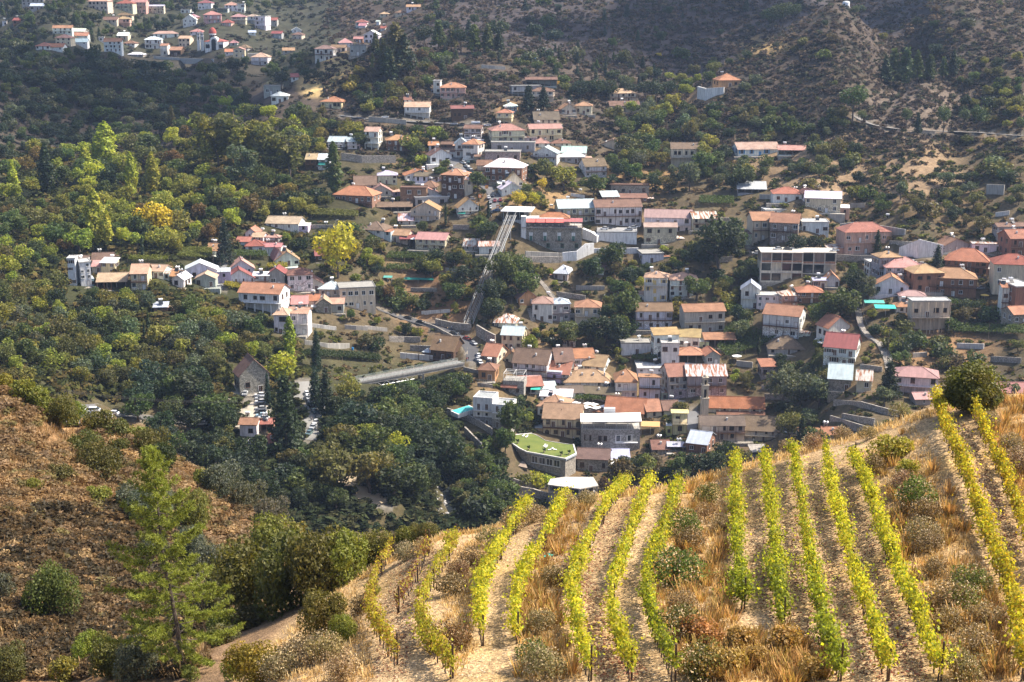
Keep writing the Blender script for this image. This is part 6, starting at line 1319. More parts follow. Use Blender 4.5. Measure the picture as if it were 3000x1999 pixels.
# ------------------------------------------------------------------ trees, one by one: kind, colour, then u v height (width factor)
TT = '''
autumn_tree ye 990 815 168 .95|bright golden yellow poplar-like tree standing alone below the pink-roofed restaurant
fir_tree dk 840 1340 235 1.05|huge dark fir beside the church car park
autumn_tree lm 832 1140 112 1.1|lime yellow plane tree behind the dark fir beside the stone church
poplar_tree lm 850 1052 125 1.1
fir_tree bl 928 1082 112 .8
fir_tree bl 925 1195 118 .9
fir_tree dk 955 1212 128 1
fir_tree bl 785 1185 90 .55
fir_tree bl 660 770 125 1.0|gaunt dark fir standing over the lane by the pergola
oak_tree dk 2105 800 172 1.15|big dark walnut tree spreading beside the pink-roofed row
oak_tree md 2135 745 110 1
oak_tree dk 2060 790 90 1.1
oak_tree ol 985 1450 150 1.2
oak_tree ol 1085 1445 140 1.2
oak_tree md 1210 1470 130 1.1
oak_tree dk 1290 1400 150 1.1
olive_tree gy 1020 1190 95 1
olive_tree gg 1008 1255 68 1
olive_tree gg 1040 1262 70 .9
oak_tree ol 1000 1330 100 1.2
oak_tree yg 1060 1320 90 1.2
oak_tree md 1110 1350 105 1.2
autumn_tree lm 1160 1345 85 1
autumn_tree lm 1172 1430 66 1
broadleaf_tree md 1205 1260 60 1
umbrella_pine md 2498 354 98 1.25|large solitary round-crowned pine on the right hillside road
umbrella_pine md 2523 368 46
umbrella_pine md 2655 380 62
fir_tree bl 2688 390 58 1.1
umbrella_pine md 2763 390 78
umbrella_pine md 2822 378 58
umbrella_pine md 2865 388 80
umbrella_pine md 2990 398 56
pine_tree md 2615 255 108 1.2
pine_tree md 2650 258 112 1.2
pine_tree dk 2592 245 78 1.2
pine_tree md 2685 245 92 1.1
pine_tree md 2722 238 76 1.2
pine_tree md 2762 232 62 1
pine_tree dk 2790 230 80 1
oak_tree bl 2742 180 58 1
umbrella_pine md 2262 95 75 1.3
umbrella_pine md 2292 84 76 1.3
umbrella_pine md 2325 70 58 1.3
pine_tree dk 2340 40 60 1.2
pine_tree ol 1160 215 142 1.3|tall pine crowning the pointed knoll
pine_tree dk 1185 225 120 1.3
pine_tree ol 1125 195 80 1.2
pine_tree dk 1140 240 95 1.2
pine_tree ol 1100 150 52 1.1
umbrella_pine dk 1243 148 76 1.2
pine_tree md 1285 145 84 1.2
pine_tree ol 1322 148 70 1.2
umbrella_pine dk 1350 155 74 1.2
pine_tree md 1390 158 84 1.3
pine_tree md 1430 158 84 1.3
pine_tree dk 1462 160 70 1.2
umbrella_pine dk 825 266 60 1.35
umbrella_pine dk 932 248 44 1.3
umbrella_pine dk 1890 305 66 1.3
umbrella_pine dk 1922 305 64 1.3
umbrella_pine dk 1958 295 56 1.3
cypress_tree bl 1774 224 48 1.2
oak_tree bl 1700 292 62 1.1
oak_tree dk 1740 292 64 1.1
oak_tree dk 1790 290 62 1.2
oak_tree bl 1840 290 58 1.1
pine_tree bl 1548 328 76 1.2
pine_tree bl 1592 328 72 1.2
poplar_tree dk 140 575 152 1.1
poplar_tree lm 252 500 82 1.2
poplar_tree lm 284 490 89 1.2
poplar_tree lm 312 490 132 1.5|broad tall yellow green poplar above the left forest
poplar_tree dk 268 440 70 1.2
poplar_tree lm 388 580 132 1
poplar_tree lm 450 580 132 1.1
poplar_tree lm 284 725 168 1
poplar_tree lm 318 725 106 1
poplar_tree ol 505 400 89 1.2
poplar_tree md 980 570 152 1.25|tall dark green poplar in front of the white shed with the green blind
poplar_tree lm 40 570 100 1.2
eucalyptus_tree gy 640 500 158 1.2
eucalyptus_tree ol 690 500 172 1.2
eucalyptus_tree gy 742 500 150 1.3
eucalyptus_tree ol 790 520 158 1.3
eucalyptus_tree ol 850 530 140 1.3
eucalyptus_tree gy 600 510 120 1.3
eucalyptus_tree gg 715 560 130 1.2
eucalyptus_tree gg 870 470 95 1.3
cypress_tree dk 418 758 66 1
cypress_tree dk 1306 668 72 .8|slim dark cypress beside the tan gable house terrace
cypress_tree dk 1431 642 52 1
cypress_tree dk 1405 636 38 1
cypress_tree dk 198 975 54 1
cypress_tree dk 146 985 44 1
cypress_tree dk 2 990 58 1
cypress_tree dk 394 975 40 1
cypress_tree dk 424 1000 52 1
cypress_tree dk 436 990 74 1
cypress_tree dk 2222 1042 58 1.3
cypress_tree dk 1383 960 30 1
cypress_tree dk 1396 962 34 1
autumn_tree ye 455 700 112 1.15
autumn_tree gy 510 700 92 1.2
autumn_tree yg 470 740 80 1.2
fir_tree dk 2603 1168 108 1.3|dense dark conifer beside the pink-roofed pillar house
fir_tree dk 2570 740 64 .9
fir_tree bl 2745 790 70 1.2
oak_tree gg 2290 1190 112 1
oak_tree gg 2345 1200 118 1.1
oak_tree gg 2400 1190 95 1.1
oak_tree ol 2310 1290 92 1
oak_tree md 2390 1340 98 .9
oak_tree gg 2170 1000 70 1
broadleaf_tree md 1495 1300 130 .9
broadleaf_tree md 1480 1340 90 .9
broadleaf_tree dk 1515 1240 80 1
oak_tree md 1665 1020 92 1.2
oak_tree dk 1770 1010 88 1.2
oak_tree dk 1720 1005 70 1
broadleaf_tree yg 1555 1045 62 1
oak_tree md 1545 880 95 1.1
oak_tree md 1480 840 110 1
oak_tree dk 1440 900 90 1
oak_tree md 1525 820 80 1
oak_tree dk 1360 860 88 1
broadleaf_tree md 1790 800 84 1
broadleaf_tree dk 1735 840 92 1
oak_tree dk 1800 780 76 1
broadleaf_tree md 1835 960 120 .8
broadleaf_tree dk 1810 1030 100 .9
oak_tree md 2040 880 78 1.1
broadleaf_tree dk 2160 950 60 1
oak_tree dk 2330 750 66 1.3
oak_tree dk 2380 740 58 1.2
oak_tree md 2460 950 110 1.1
oak_tree md 2410 965 90 1
oak_tree gg 2540 890 90 1
oak_tree dk 2500 860 80 1
autumn_tree ye 1518 610 55 1.1
autumn_tree ye 1560 606 44 1.2
autumn_tree ye 1590 560 40 1
broadleaf_tree ol 1600 540 75 1.2
broadleaf_tree gy 1650 560 80 1.2
broadleaf_tree md 1740 580 70 1.2
oak_tree md 1860 540 66 1.3
oak_tree md 1880 450 66 1.2
oak_tree ol 1840 460 70 1.2
oak_tree md 2100 505 70 1.2
oak_tree dk 652 1294 112 1
bush md 1440 1400 50 1.1
bush dk 1460 1432 52 1.1
bush md 1500 1452 44 1.2
oak_tree md 1420 1372 62 1
bush ol 1540 1418 34 1.3
bush lm 1574 1422 40 1.3
bush lm 1602 1424 38 1.2
bush md 1430 1335 58 1
bush dk 1465 1375 42 1
oak_tree dk 1050 1180 40 1.3
oak_tree dk 1110 1185 56 1.3
oak_tree bl 1140 1163 40 1.3
oak_tree dk 1170 1166 48 1.3
oak_tree md 1200 1168 56 1.3
oak_tree bl 1260 1149 48 1.3
oak_tree dk 1290 1151 56 1.3
oak_tree md 1320 1129 40 1.3
oak_tree dk 1120 1205 84 1.2
oak_tree dk 1180 1196 78 1.2
oak_tree md 1290 1176 78 1.1
oak_tree dk 1325 1158 66 1.1
oak_tree dk 1150 1170 52 1.3
oak_tree ol 1030 1160 46 1.2
oak_tree dk 1265 1215 84 1.2
oak_tree md 1210 1235 84 1.2
oak_tree md 408 1236 90 1.1
oak_tree md 500 1240 80 1.1
oak_tree dk 556 1268 84 1.1
oak_tree dk 470 1290 90 1.2
oak_tree md 520 1330 70 1.1
oak_tree dk 734 1375 110 1.2
oak_tree dk 634 1400 100 1.2
oak_tree dk 560 1380 90 1.2
oak_tree bl 690 1420 100 1.2
broadleaf_tree md 2060 520 80 1.2
broadleaf_tree gg 2020 560 90 1
oak_tree md 2170 560 80 1.3
broadleaf_tree md 1400 560 60 1.2
broadleaf_tree md 1305 500 34 1.3
broadleaf_tree md 1290 525 40 1.2
broadleaf_tree yg 1850 340 46 1.3
broadleaf_tree ol 1800 370 62 1.3
autumn_tree ye 1930 172 18 1.4
autumn_tree yg 1960 240 30 1.4
oak_tree dk 2045 1395 78 1.2
oak_tree dk 2100 1400 80 1.2
oak_tree md 1990 1400 72 1.2
broadleaf_tree ol 1900 1410 80 1
oak_tree dk 1845 1400 70 1.1
broadleaf_tree br 1820 1430 90 1
oak_tree md 2440 1350 60 1.3
fir_tree dk 2345 1345 120 .9
oak_tree md 2960 1160 40 1.5
broadleaf_tree md 1975 1265 50 1.2
'''
for ln in TT.strip().splitlines():
    ln, _, ph = ln.partition('|'); q = ln.split(); tree(q[0], float(q[2]), float(q[3]), float(q[4]), q[1], None, float(q[5]) if len(q) > 5 else 1., ph or None)
def zone(pg, n_, hr_, kinds, cols, gap=.5, wide=(.95, 1.3), ren=''):
    xs = [p[0] for p in pg]; ys = [p[1] for p in pg]; done = tries = 0
    while done < n_ and tries < n_ * 14:
        tries += 1; u = rnd.uniform(min(xs), max(xs)); v = rnd.uniform(min(ys), max(ys))
        if not inside((u, v), pg): continue
        h_ = rnd.uniform(*hr_)
        if any(abs(u - a) < gap * max(h_, .6 * c) and abs(v - b_) < gap * .5 * max(h_, .6 * c) for a, b_, c in TREES): continue
        kind = rnd.choice(kinds)
        if blocked(u, v, h_, h_ * .9): continue
        tree(kind, u, v, h_, rnd.choice(cols), None, rnd.uniform(*wide), None, ren if kind in (OAK, BRD) else ''); done += 1
OAK, BRD, OLV, AUT, PIN, BSH = 'oak_tree', 'broadleaf_tree', 'olive_tree', 'autumn_tree', 'pine_tree', 'bush'
zone([(0, 140), (120, 150), (400, 170), (650, 190), (735, 240), (720, 330), (520, 400), (200, 430), (0, 470)], 250, (28, 50), [OAK, BRD, OAK, BSH], ['dk', 'dk', 'bl', 'bl', 'md', 'gg'], .5, ren='upland_tree')  # dark trees of the upper left hill, named by place
zone([(0, 480), (250, 450), (560, 390), (640, 310), (900, 360), (900, 480), (840, 600), (740, 650), (620, 720), (520, 760), (300, 770), (180, 790), (0, 880)], 190, (42, 82), [OAK, BRD, AUT, OAK, BRD, OLV], ['yg', 'yg', 'lm', 'ol', 'md', 'md', 'dk', 'gy', 'yg', 'md', 'yg', 'ru'], .5)
zone([(0, 890), (180, 850), (330, 880), (600, 940), (800, 1010), (780, 1080), (640, 1110), (300, 1150), (0, 1130)], 120, (48, 88), [OAK, OLV, AUT, OLV], ['ol', 'ol', 'gy', 'yg', 'md', 'dk', 'gg'], .45)
zone([(300, 1170), (560, 1130), (690, 1240), (760, 1330), (900, 1310), (1050, 1260), (1250, 1190), (1340, 1260), (1345, 1400), (1290, 1470), (1000, 1500), (820, 1500), (560, 1400)], 75, (66, 118), [OAK, OAK, BRD], ['dk', 'dk', 'md', 'md', 'ol', 'bl'], .42, ren='riverside_tree')
zone([(930, 1140), (1080, 1150), (1250, 1110), (1370, 1080), (1400, 1180), (1320, 1300), (1000, 1260)], 38, (48, 86), [OAK, BRD], ['dk', 'md', 'dk', 'ol', 'yg'], .42, ren='riverside_tree')
zone([(1110, 900), (1130, 790), (1300, 700), (1480, 650), (1440, 800), (1370, 930), (1240, 930)], 34, (42, 76), [OAK, BRD, BSH], ['dk', 'md', 'ol', 'gy', 'br'], .5, ren='garden_tree')
zone([(1440, 790), (1540, 660), (1700, 780), (1860, 830), (1850, 1000), (1700, 960), (1560, 960), (1420, 960)], 40, (42, 80), [OAK, BRD], ['dk', 'md', 'md', 'ol'], .5, ren='garden_tree')
zone([(730, 640), (1000, 560), (1230, 640), (1340, 700), (1110, 860), (1090, 800), (900, 700)], 46, (36, 66), [OAK, BRD, OLV, BSH], ['md', 'dk', 'ol', 'yg', 'gy'], .5, ren='garden_tree')
zone([(900, 360), (960, 330), (1100, 340), (1300, 370), (1330, 450), (1000, 480), (930, 560)], 50, (26, 52), [OAK, BRD, BSH], ['md', 'dk', 'gy', 'yg', 'ol'], .5, ren='garden_tree')
zone([(1750, 330), (1900, 330), (2010, 320), (2150, 440), (2250, 470), (2230, 600), (2130, 600), (1900, 560), (1780, 560), (1800, 440)], 62, (36, 72), [OAK, BRD, OLV], ['md', 'ol', 'dk', 'md', 'gg', 'gy'], .5, ren='slope_tree')
zone([(2250, 460), (2450, 440), (2700, 560), (2990, 480), (2990, 700), (2880, 690), (2700, 640), (2500, 640), (2420, 600)], 62, (30, 58), [OAK, OLV, BSH, BRD], ['ol', 'md', 'dk', 'gg', 'ol'], .55, ren='slope_tree')
zone([(2350, 330), (2500, 340), (2420, 460), (2250, 420), (2100, 400), (2080, 330)], 44, (26, 48), [OAK, BRD, BSH], ['ol', 'md', 'dk', 'gg'], .5, ren='slope_tree')
zone([(2780, 200), (2990, 180), (2990, 420), (2820, 430)], 36, (26, 50), [OAK, BSH, BRD], ['ol', 'dk', 'md', 'gy'], .5, ren='slope_tree')
zone([(1880, 320), (2080, 190), (2140, 190), (2100, 300), (1960, 340)], 18, (26, 46), [OAK, BRD], ['md', 'ol', 'yg'], .5, ren='slope_tree')
zone([(2080, 780), (2240, 740), (2260, 830), (2150, 870), (2020, 800)], 16, (44, 74), [OAK, BRD], ['md', 'dk', 'ol'], .5, ren='slope_tree')
zone([(1640, 1400), (1900, 1300), (2330, 1250), (2200, 1380), (1800, 1450), (1640, 1480)], 42, (44, 84), [OAK, BRD, BSH], ['md', 'dk', 'ol', 'br', 'br'], .45, ren='riverside_tree')
zone([(2230, 1100), (2330, 1060), (2560, 1130), (2650, 1190), (2560, 1240), (2400, 1280), (2280, 1230)], 26, (44, 76), [OAK, OLV, BSH], ['gg', 'md', 'gg', 'ol'], .5, ren='slope_tree')
zone([(2540, 860), (2900, 930), (2990, 960), (2990, 1060), (2700, 1120), (2560, 1080)], 26, (34, 62), [OAK, BSH, BSH], ['md', 'dk', 'ol', 'br'], .5, ren='slope_tree')
zone([(1330, 1300), (1480, 1330), (1600, 1400), (1650, 1500), (1400, 1540), (1330, 1470)], 40, (42, 76), [OAK, BRD, BSH], ['dk', 'md', 'md', 'ol'], .42, ren='riverside_tree')
zone([(600, 860), (880, 930), (1100, 870), (1240, 960), (1230, 1050), (1060, 1070), (900, 1050), (780, 970)], 46, (40, 72), [OAK, BRD, BSH], ['dk', 'md', 'dk', 'ol'], .5, ren='garden_tree')
zone([(100, 160), (1000, 160), (900, 250), (760, 230), (650, 180), (0, 140), (0, 0), (1000, 0)], 210, (18, 34), [OAK, BRD, PIN], ['bl', 'dk', 'md', 'gg'], .38, ren='hill_tree')
zone([(1030, 320), (1020, 250), (1090, 140), (1200, 140), (1300, 250), (1290, 330)], 44, (22, 40), [OAK, BSH, PIN], ['dk', 'md', 'br', 'gy', 'ol'], .6, ren='hill_tree')
zone([(1200, 160), (1480, 160), (1900, 180), (1950, 250), (1700, 330), (1480, 250), (1300, 260)], 62, (24, 44), [OAK, BSH, PIN], ['dk', 'bl', 'md', 'ol', 'gg'], .6, ren='hill_tree')
zone([(1000, 20), (1500, 0), (2200, 0), (2300, 60), (2000, 190), (1500, 150), (1200, 80)], 38, (22, 48), [PIN, OAK, OAK, BSH], ['bl', 'dk', 'bl', 'md'], .8, ren='hill_tree')
zone([(2200, 130), (2450, 30), (2990, 10), (2990, 190), (2600, 180), (2300, 330), (2150, 330), (2100, 220)], 24, (17, 36), [OAK, BSH, BSH], ['dk', 'ol', 'md', 'br', 'gg'], .8, ren='hill_tree')
zone([(1300, 560), (1300, 640), (1480, 690), (1540, 640), (1700, 590), (1780, 620), (1450, 560)], 16, (26, 44), [OAK, BSH, BRD], ['md', 'gy', 'ol'], .5)
zone([(640, 700), (900, 640), (1340, 420), (2000, 640), (2600, 780), (2950, 900), (2600, 1100), (2300, 1240), (1500, 1250), (900, 900)], 240, (20, 46), [BRD, BSH, OLV, OAK], ['md', 'dk', 'ol', 'gy', 'yg'], .5, (.9, 1.2), ren='garden_tree')
# low scrub beyond counting
def scrub(name, n_, box, hr_, cols, q=26, ymin=200, accept=None, mat='scrub', ymax=1700):
    g = np.random.default_rng(int(box[0] + n_)); V = []; K = []; protos = [crown_shrub(900 + i, q, .42 if q < 60 else .15)[0].reshape(-1, 3) for i in range(4)]; m_ = 0; tries = 0
    while m_ < n_ and tries < n_ * 6:
        tries += 1; u = g.uniform(box[0], box[2]); v = g.uniform(box[1], box[3])
        if accept and not accept(u, v): continue
        h_ = g.uniform(*hr_)
        if box[1] < 1200 and blocked(u, v, h_ * .7, h_, .05): continue
        P = at(u, v, ymin, ymax); s = h_ * mpp(P); a = g.uniform(0, 6.28); p = protos[g.integers(4)]; ca, sa = math.cos(a) * s * 1.25, math.sin(a) * s * 1.25
        V.append(np.stack([p[:, 0] * ca - p[:, 1] * sa + P.x, p[:, 0] * sa + p[:, 1] * ca + P.y, p[:, 2] * s * .8 + P.z - .05 * s], 1)); c = np.array(cols[g.integers(len(cols))]) * g.uniform(.75, 1.25); K.append(np.tile(c, (len(p), 1))); m_ += 1
    V = np.concatenate(V); K = np.concatenate(K); me = np_mesh(name, V, np.arange(len(V)).reshape(-1, 4), M[mat])
    ca = me.color_attributes.new('cover', 'FLOAT_COLOR', 'POINT'); ca.data.foreach_set('color', np.c_[K, np.ones(len(K))].astype(np.float32).ravel()); return tag(link(name, me), kind='stuff')
def scrubmat():
    m, n, bs = newmat('scrub'); at_ = N(n, 'VertexColor'); at_.layer_name = 'cover'; g = N(n, 'NewGeometry'); c = mix(n, 1, at_.outputs[0], ramp(n, g.outputs['Random Per Island'], [(0, .55), (1, 1.45)]), 'MULTIPLY')
    n.links.new(c, bs.inputs['Base Color']); bs.inputs['Roughness'].default_value = .9; bs.inputs['Specular IOR Level'].default_value = .1
    t = N(n, 'BsdfTranslucent'); n.links.new(c, t.inputs[0]); ms = N(n, 'MixShader'); ms.inputs[0].default_value = .42; n.links.new(bs.outputs[0], ms.inputs[1]); n.links.new(t.outputs[0], ms.inputs[2]); n.links.new(ms.outputs[0], n.nodes['Material Output'].inputs[0]); M['scrub'] = m
scrubmat()
HC = [(.085, .065, .053), (.07, .066, .044), (.11, .082, .06), (.06, .066, .038), (.13, .10, .065), (.075, .058, .048)]
scrub('hillside_scrub', 9500, (950, 0, 3000, 460), (7, 17), HC, 20)
scrub('far_slope_scrub', 1500, (0, 0, 1000, 460), (7, 16), [(.05, .055, .04), (.07, .06, .05), (.04, .05, .035)], 18)
VC = [(.075, .085, .03), (.10, .10, .035), (.055, .065, .028), (.14, .10, .05), (.17, .12, .06), (.12, .13, .03)]
scrub('village_undergrowth', 4200, (600, 440, 3000, 1420), (7, 20), VC, 26)
scrub('valley_undergrowth', 2600, (0, 440, 900, 1180), (14, 34), [(.08, .09, .03), (.11, .11, .03), (.06, .07, .025), (.14, .11, .04)], 36)
scrub('ravine_undergrowth', 1500, (560, 1180, 1700, 1560), (16, 40), [(.04, .055, .025), (.06, .075, .03), (.08, .08, .035), (.05, .06, .03)], 40)
# ------------------------------------------------------------------ foreground: vineyard, brown hill
def attrmat(name, trans, lo, hi, tint=(1.2, 1.2, .7)):
    m, n, bs = newmat(name); at_ = N(n, 'VertexColor'); at_.layer_name = 'cover'; g = N(n, 'NewGeometry'); c = mix(n, 1, at_.outputs[0], ramp(n, g.outputs['Random Per Island'], [(0, lo), (1, hi)]), 'MULTIPLY')
    n.links.new(c, bs.inputs['Base Color']); bs.inputs['Roughness'].default_value = .55; bs.inputs['Specular IOR Level'].default_value = .25
    t = N(n, 'BsdfTranslucent'); n.links.new(mix(n, 1, c, tint, 'MULTIPLY'), t.inputs[0]); ms = N(n, 'MixShader'); ms.inputs[0].default_value = trans; n.links.new(bs.outputs[0], ms.inputs[1]); n.links.new(t.outputs[0], ms.inputs[2]); n.links.new(ms.outputs[0], n.nodes['Material Output'].inputs[0]); M[name] = m
attrmat('vineleaf', .55, .55, 1.3); attrmat('softscrub', .5, .78, 1.22, (1.05, 1, .85)); attrmat('straw', .35, .6, 1.4, (1.1, 1, .8))
def colmesh(name, V, K, mat):
    me = np_mesh(name, V, np.arange(len(V)).reshape(-1, 4), M[mat]); ca = me.color_attributes.new('cover', 'FLOAT_COLOR', 'POINT'); ca.data.foreach_set('color', np.c_[K, np.ones(len(K))].astype(np.float32).ravel()); return me
NEAR = dict(ymin=40, ymax=128)
ROWS = [  # colour mood, density, then the line of trunks in the overview's pixels (near to far)
 ('sparse', .75, 'first vine row at the left edge of the vineyard, thin with bare trunks', [(908, 1530), (880, 1490), (852, 1440), (855, 1370), (880, 1310), (905, 1265), (915, 1250)]),
 ('dead', .3, 'nearly bare vine row of reddish stems with a few yellow leaves', [(912, 1410), (935, 1372), (962, 1330), (987, 1262)]),
 ('mixed', 1., 'third vine row from left, full below and bare towards its top', [(1035, 1560), (985, 1500), (960, 1430), (985, 1360), (1020, 1310), (1048, 1252)]),
 ('yel', 1., 'upper left of two straight yellow rows beside the dry grass bank', [(1105, 1485), (1100, 1400), (1117, 1340), (1152, 1280), (1192, 1215), (1217, 1182)]),
 ('yel', .9, 'yellow vine row beside the turquoise rag, right of its twin', [(1185, 1480), (1187, 1390), (1207, 1330), (1247, 1270), (1282, 1200), (1302, 1163)]),
 ('yel', 1.15, 'long curving yellow row with dense crown at the crest, below the concrete shell', [(1352, 1566), (1330, 1490), (1310, 1400), (1330, 1310), (1370, 1230), (1410, 1160), (1442, 1118)]),
 ('yel', .8, 'thin curving yellow row between two denser rows in the middle block', [(1445, 1566), (1415, 1480), (1400, 1400), (1425, 1320), (1457, 1230), (1482, 1160), (1498, 1124)]),
 ('grn', 1.1, 'curving row turning deep green at its near end, right edge of the middle block', [(1545, 1566), (1510, 1490), (1480, 1410), (1490, 1320), (1520, 1260), (1547, 1170), (1563, 1128)]),
 ('grn', 1.25, 'straight row ending in a bushy green vine above the grass bank', [(1705, 1400), (1695, 1320), (1690, 1240), (1690, 1150), (1688, 1062)]),
 ('grn', 1.1, 'straight row ending in dark green leaves beside rusty grass tufts', [(1795, 1450), (1785, 1370), (1780, 1270), (1765, 1150), (1755, 1062)]),
 ('yg', 1.15, 'long yellow green row reaching the dirt track, third in the right block', [(1925, 1566), (1890, 1470), (1870, 1370), (1850, 1260), (1835, 1150), (1820, 1052)]),
 ('yel', 1., 'fourth row of the right block, bright yellow at its top end', [(2035, 1566), (2000, 1470), (1970, 1370), (1940, 1260), (1910, 1150), (1893, 1052)]),
 ('yel', 1.15, 'last row of the right block, beside the shrub-dotted bank', [(2155, 1566), (2110, 1460), (2060, 1340), (2020, 1230), (1990, 1140), (1955, 1062)]),
 ('gold', 1.15, 'golden row climbing to the round crest bush', [(2345, 1566), (2330, 1440), (2310, 1360), (2260, 1240), (2210, 1100), (2170, 1010), (2147, 940)]),
 ('gold', 1., 'vine row at the right edge of the photo, running up past the crest bush', [(2390, 1330), (2352, 1240), (2330, 1180), (2290, 1080), (2250, 1000), (2224, 935)]),
]
PAL = dict(yel=[(.60, .54, .045), (.52, .50, .04), (.28, .34, .035), (.60, .50, .05)], gold=[(.58, .50, .04), (.44, .43, .04), (.56, .37, .03), (.28, .25, .03)], grn=[(.52, .50, .04), (.38, .42, .035), (.19, .22, .025), (.54, .44, .04)], yg=[(.52, .51, .04), (.38, .43, .035), (.22, .25, .03), (.56, .44, .04)], sparse=[(.46, .38, .04), (.40, .36, .04), (.36, .2, .06)], mixed=[(.46, .42, .04), (.40, .4, .04), (.38, .26, .06)], dead=[(.26, .12, .06), (.46, .38, .06), (.20, .10, .06)])
VTR = []
for i in range(4):
    g = random.Random(i); b = MB(); p = Vector((0, 0, -.1))
    for k in range(4): q = p + Vector((g.uniform(-.07, .07), g.uniform(-.07, .07), .24)); b.bar(p, q, .045 - .006 * k, 5, 0, .04 - .006 * k); p = q
    for a in (-1, 1): b.bar(p, p + Vector((a * .35, g.uniform(-.1, .1), .2)), .02, 4, 0, .008)
    VTR.append(b.mesh('trunk', M['bark']))
b = MB(); b.bar((0, 0, -.3), (0, 0, 1.75), .05, 6); POSTM = b.mesh('post', M['wood'])
def vine_row(mood, dens, lab, px):
    pts = [at(u * 1.275, v * 1.275, **NEAR) for u, v in px]; pts = resample(smooth_path(pts, 2), .15); n_ = len(pts); o0 = pts[n_ // 2].copy(); root = empty('vine_row', o0); tag(root, lab, 'vine row', 'rows of vines on the slope')
    V = []; K = []; g = rng; step = 6; pal = np.array(PAL[mood]); nv = n_ // step
    for j in range(nv):
        p = pts[j * step]; p = Vector((p.x, p.y, hgt(p.x, p.y))); f = j / max(1, nv - 1)
        d = pts[min(n_ - 1, j * step + 3)] - pts[max(0, j * step - 3)]; d.z = 0; d.normalize(); s = Vector((d.y, -d.x, 0))
        gapf = .55 + .7 * float(vnoise(np.array([j * .23 + len(lab)]), np.array([3.3]), 5)[0]); k = dens * min(1.3, max(.12, gapf + .3)) * g.uniform(.6, 1.2)
        if mood in ('sparse', 'mixed') and f > .5: k *= .28 if f < .85 else .7
        if mood == 'grn' and f < .3: k *= 1.35
        m_ = int(235 * k); top = 1.1 + .45 * g.random() + (.3 if g.random() < .3 else 0); wv = g.uniform(.6, 1.7)
        if m_ > 6:
            al = g.normal(0, .36, m_); ac = g.normal(0, (.105 + .05 * k) * wv, m_) + g.normal(0, .05); z = .55 + (top + .08 - .55) * g.beta(1.8, 1.6, m_); sh = g.random(m_) < .12; z[sh] += g.uniform(.05, .45, sh.sum()); ac[sh] *= 1.7
            c = np.stack([p.x + d.x * al + s.x * ac, p.y + d.y * al + s.y * ac, p.z + z], 1) - np.array(o0); nn = np.stack([s.x * np.sign(ac), s.y * np.sign(ac), .6 + 0 * ac], 1) + g.normal(size=(m_, 3)) * .8
            v_, _ = cards(c, nn, g.uniform(.10, .19, m_), 1.15, g); V.append(v_)
            w_ = np.array([1.] * len(pal)); 
            if mood in ('grn', 'yg') : kk = max(0, .36 - f) ** 1.3; w_[2] += 22 * kk; w_[1] += 2 * kk; w_[3] *= max(.15, min(1, f * 2))
            cc = pal[g.choice(len(pal), m_, p=w_ / w_.sum())] * g.uniform(.8, 1.15) ; K.append(np.repeat(cc, 4, 0))
        link('trunk', VTR[j % 4], root, Vector(p) - o0, g.uniform(0, 6.28))
        if j % 7 == 0 or j == nv - 1: link('post', POSTM, root, Vector((p.x + s.x * .12, p.y + s.y * .12, p.z)) - o0, 0, (.10, .065, .045), (1, 1, 1.0 if j in (0, nv - 1) else .72))
    link('foliage', colmesh('foliage', np.concatenate(V), np.concatenate(K), 'vineleaf'), root)
for r_ in ROWS: vine_row(*r_)
# dry grass, blades in tufts
def blades(name, spots, hr_, cols, nb=9, spread=.28, w_=.022, curve=.5):
    g = rng; V = []; K = []
    for P, k in spots:
        h_ = g.uniform(*hr_, nb) * k; a = g.uniform(0, 6.28, nb); r = g.uniform(0, spread, nb) * k; base = np.stack([P[0] + np.cos(a) * r, P[1] + np.sin(a) * r, np.full(nb, P[2] - .03)], 1)
        ln = g.uniform(.15, curve, nb); tip = base + np.stack([np.cos(a) * ln * h_, np.sin(a) * ln * h_, h_], 1); sdir = np.stack([-np.sin(a), np.cos(a), 0 * a], 1) * w_ * k
        V.append(np.stack([base - sdir, base + sdir, tip + sdir * .5, tip - sdir * .5], 1).reshape(-1, 3)); K.append(np.repeat(np.array(cols)[g.integers(0, len(cols), nb)] * g.uniform(.7, 1.25), 4, 0))
    return tag(link(name, colmesh(name, np.concatenate(V), np.concatenate(K), 'straw')), kind='stuff')
def spots_in(pg, n_, **k):
    xs = [p[0] for p in pg]; ys = [p[1] for p in pg]; out = []; t = 0
    while len(out) < n_ and t < n_ * 12:
        t += 1; u = rnd.uniform(min(xs), max(xs)); v = rnd.uniform(min(ys), max(ys))
        if inside((u, v), pg): P = at(u, v, **(k or NEAR)); P = Vector((P.x + rnd.uniform(-.2, .2), P.y + rnd.uniform(-.6, .6), 0)); P.z = hgt(P.x, P.y); out.append(P)
    return out
BANKS = [([(1640, 1510), (1740, 1480), (1650, 1650), (1640, 1800), (1690, 1990), (1530, 1990), (1520, 1750), (1590, 1600)], 1500),
 ([(1990, 1430), (2130, 1400), (2125, 1700), (2170, 1850), (2400, 1999), (2010, 1999), (1920, 1800), (1920, 1600)], 3200),
 ([(2510, 1350), (2690, 1240), (2800, 1500), (2930, 1750), (2970, 1999), (2800, 1999), (2650, 1700), (2540, 1450)], 2600),
 ([(2860, 1190), (3000, 1175), (3000, 1540), (2950, 1400)], 1200), ([(1340, 1600), (1480, 1545), (1400, 1680), (1385, 1900), (1330, 1999), (1290, 1900), (1300, 1700)], 1300),
 ([(700, 1975), (900, 1800), (1040, 1700), (1075, 1850), (1090, 1999), (690, 1999)], 1600)]
gs = []
for pg, n_ in BANKS: gs += [(p, rnd.choice([.5, .7, 1, 1.2])) for p in spots_in(pg, int(n_ * .7))]
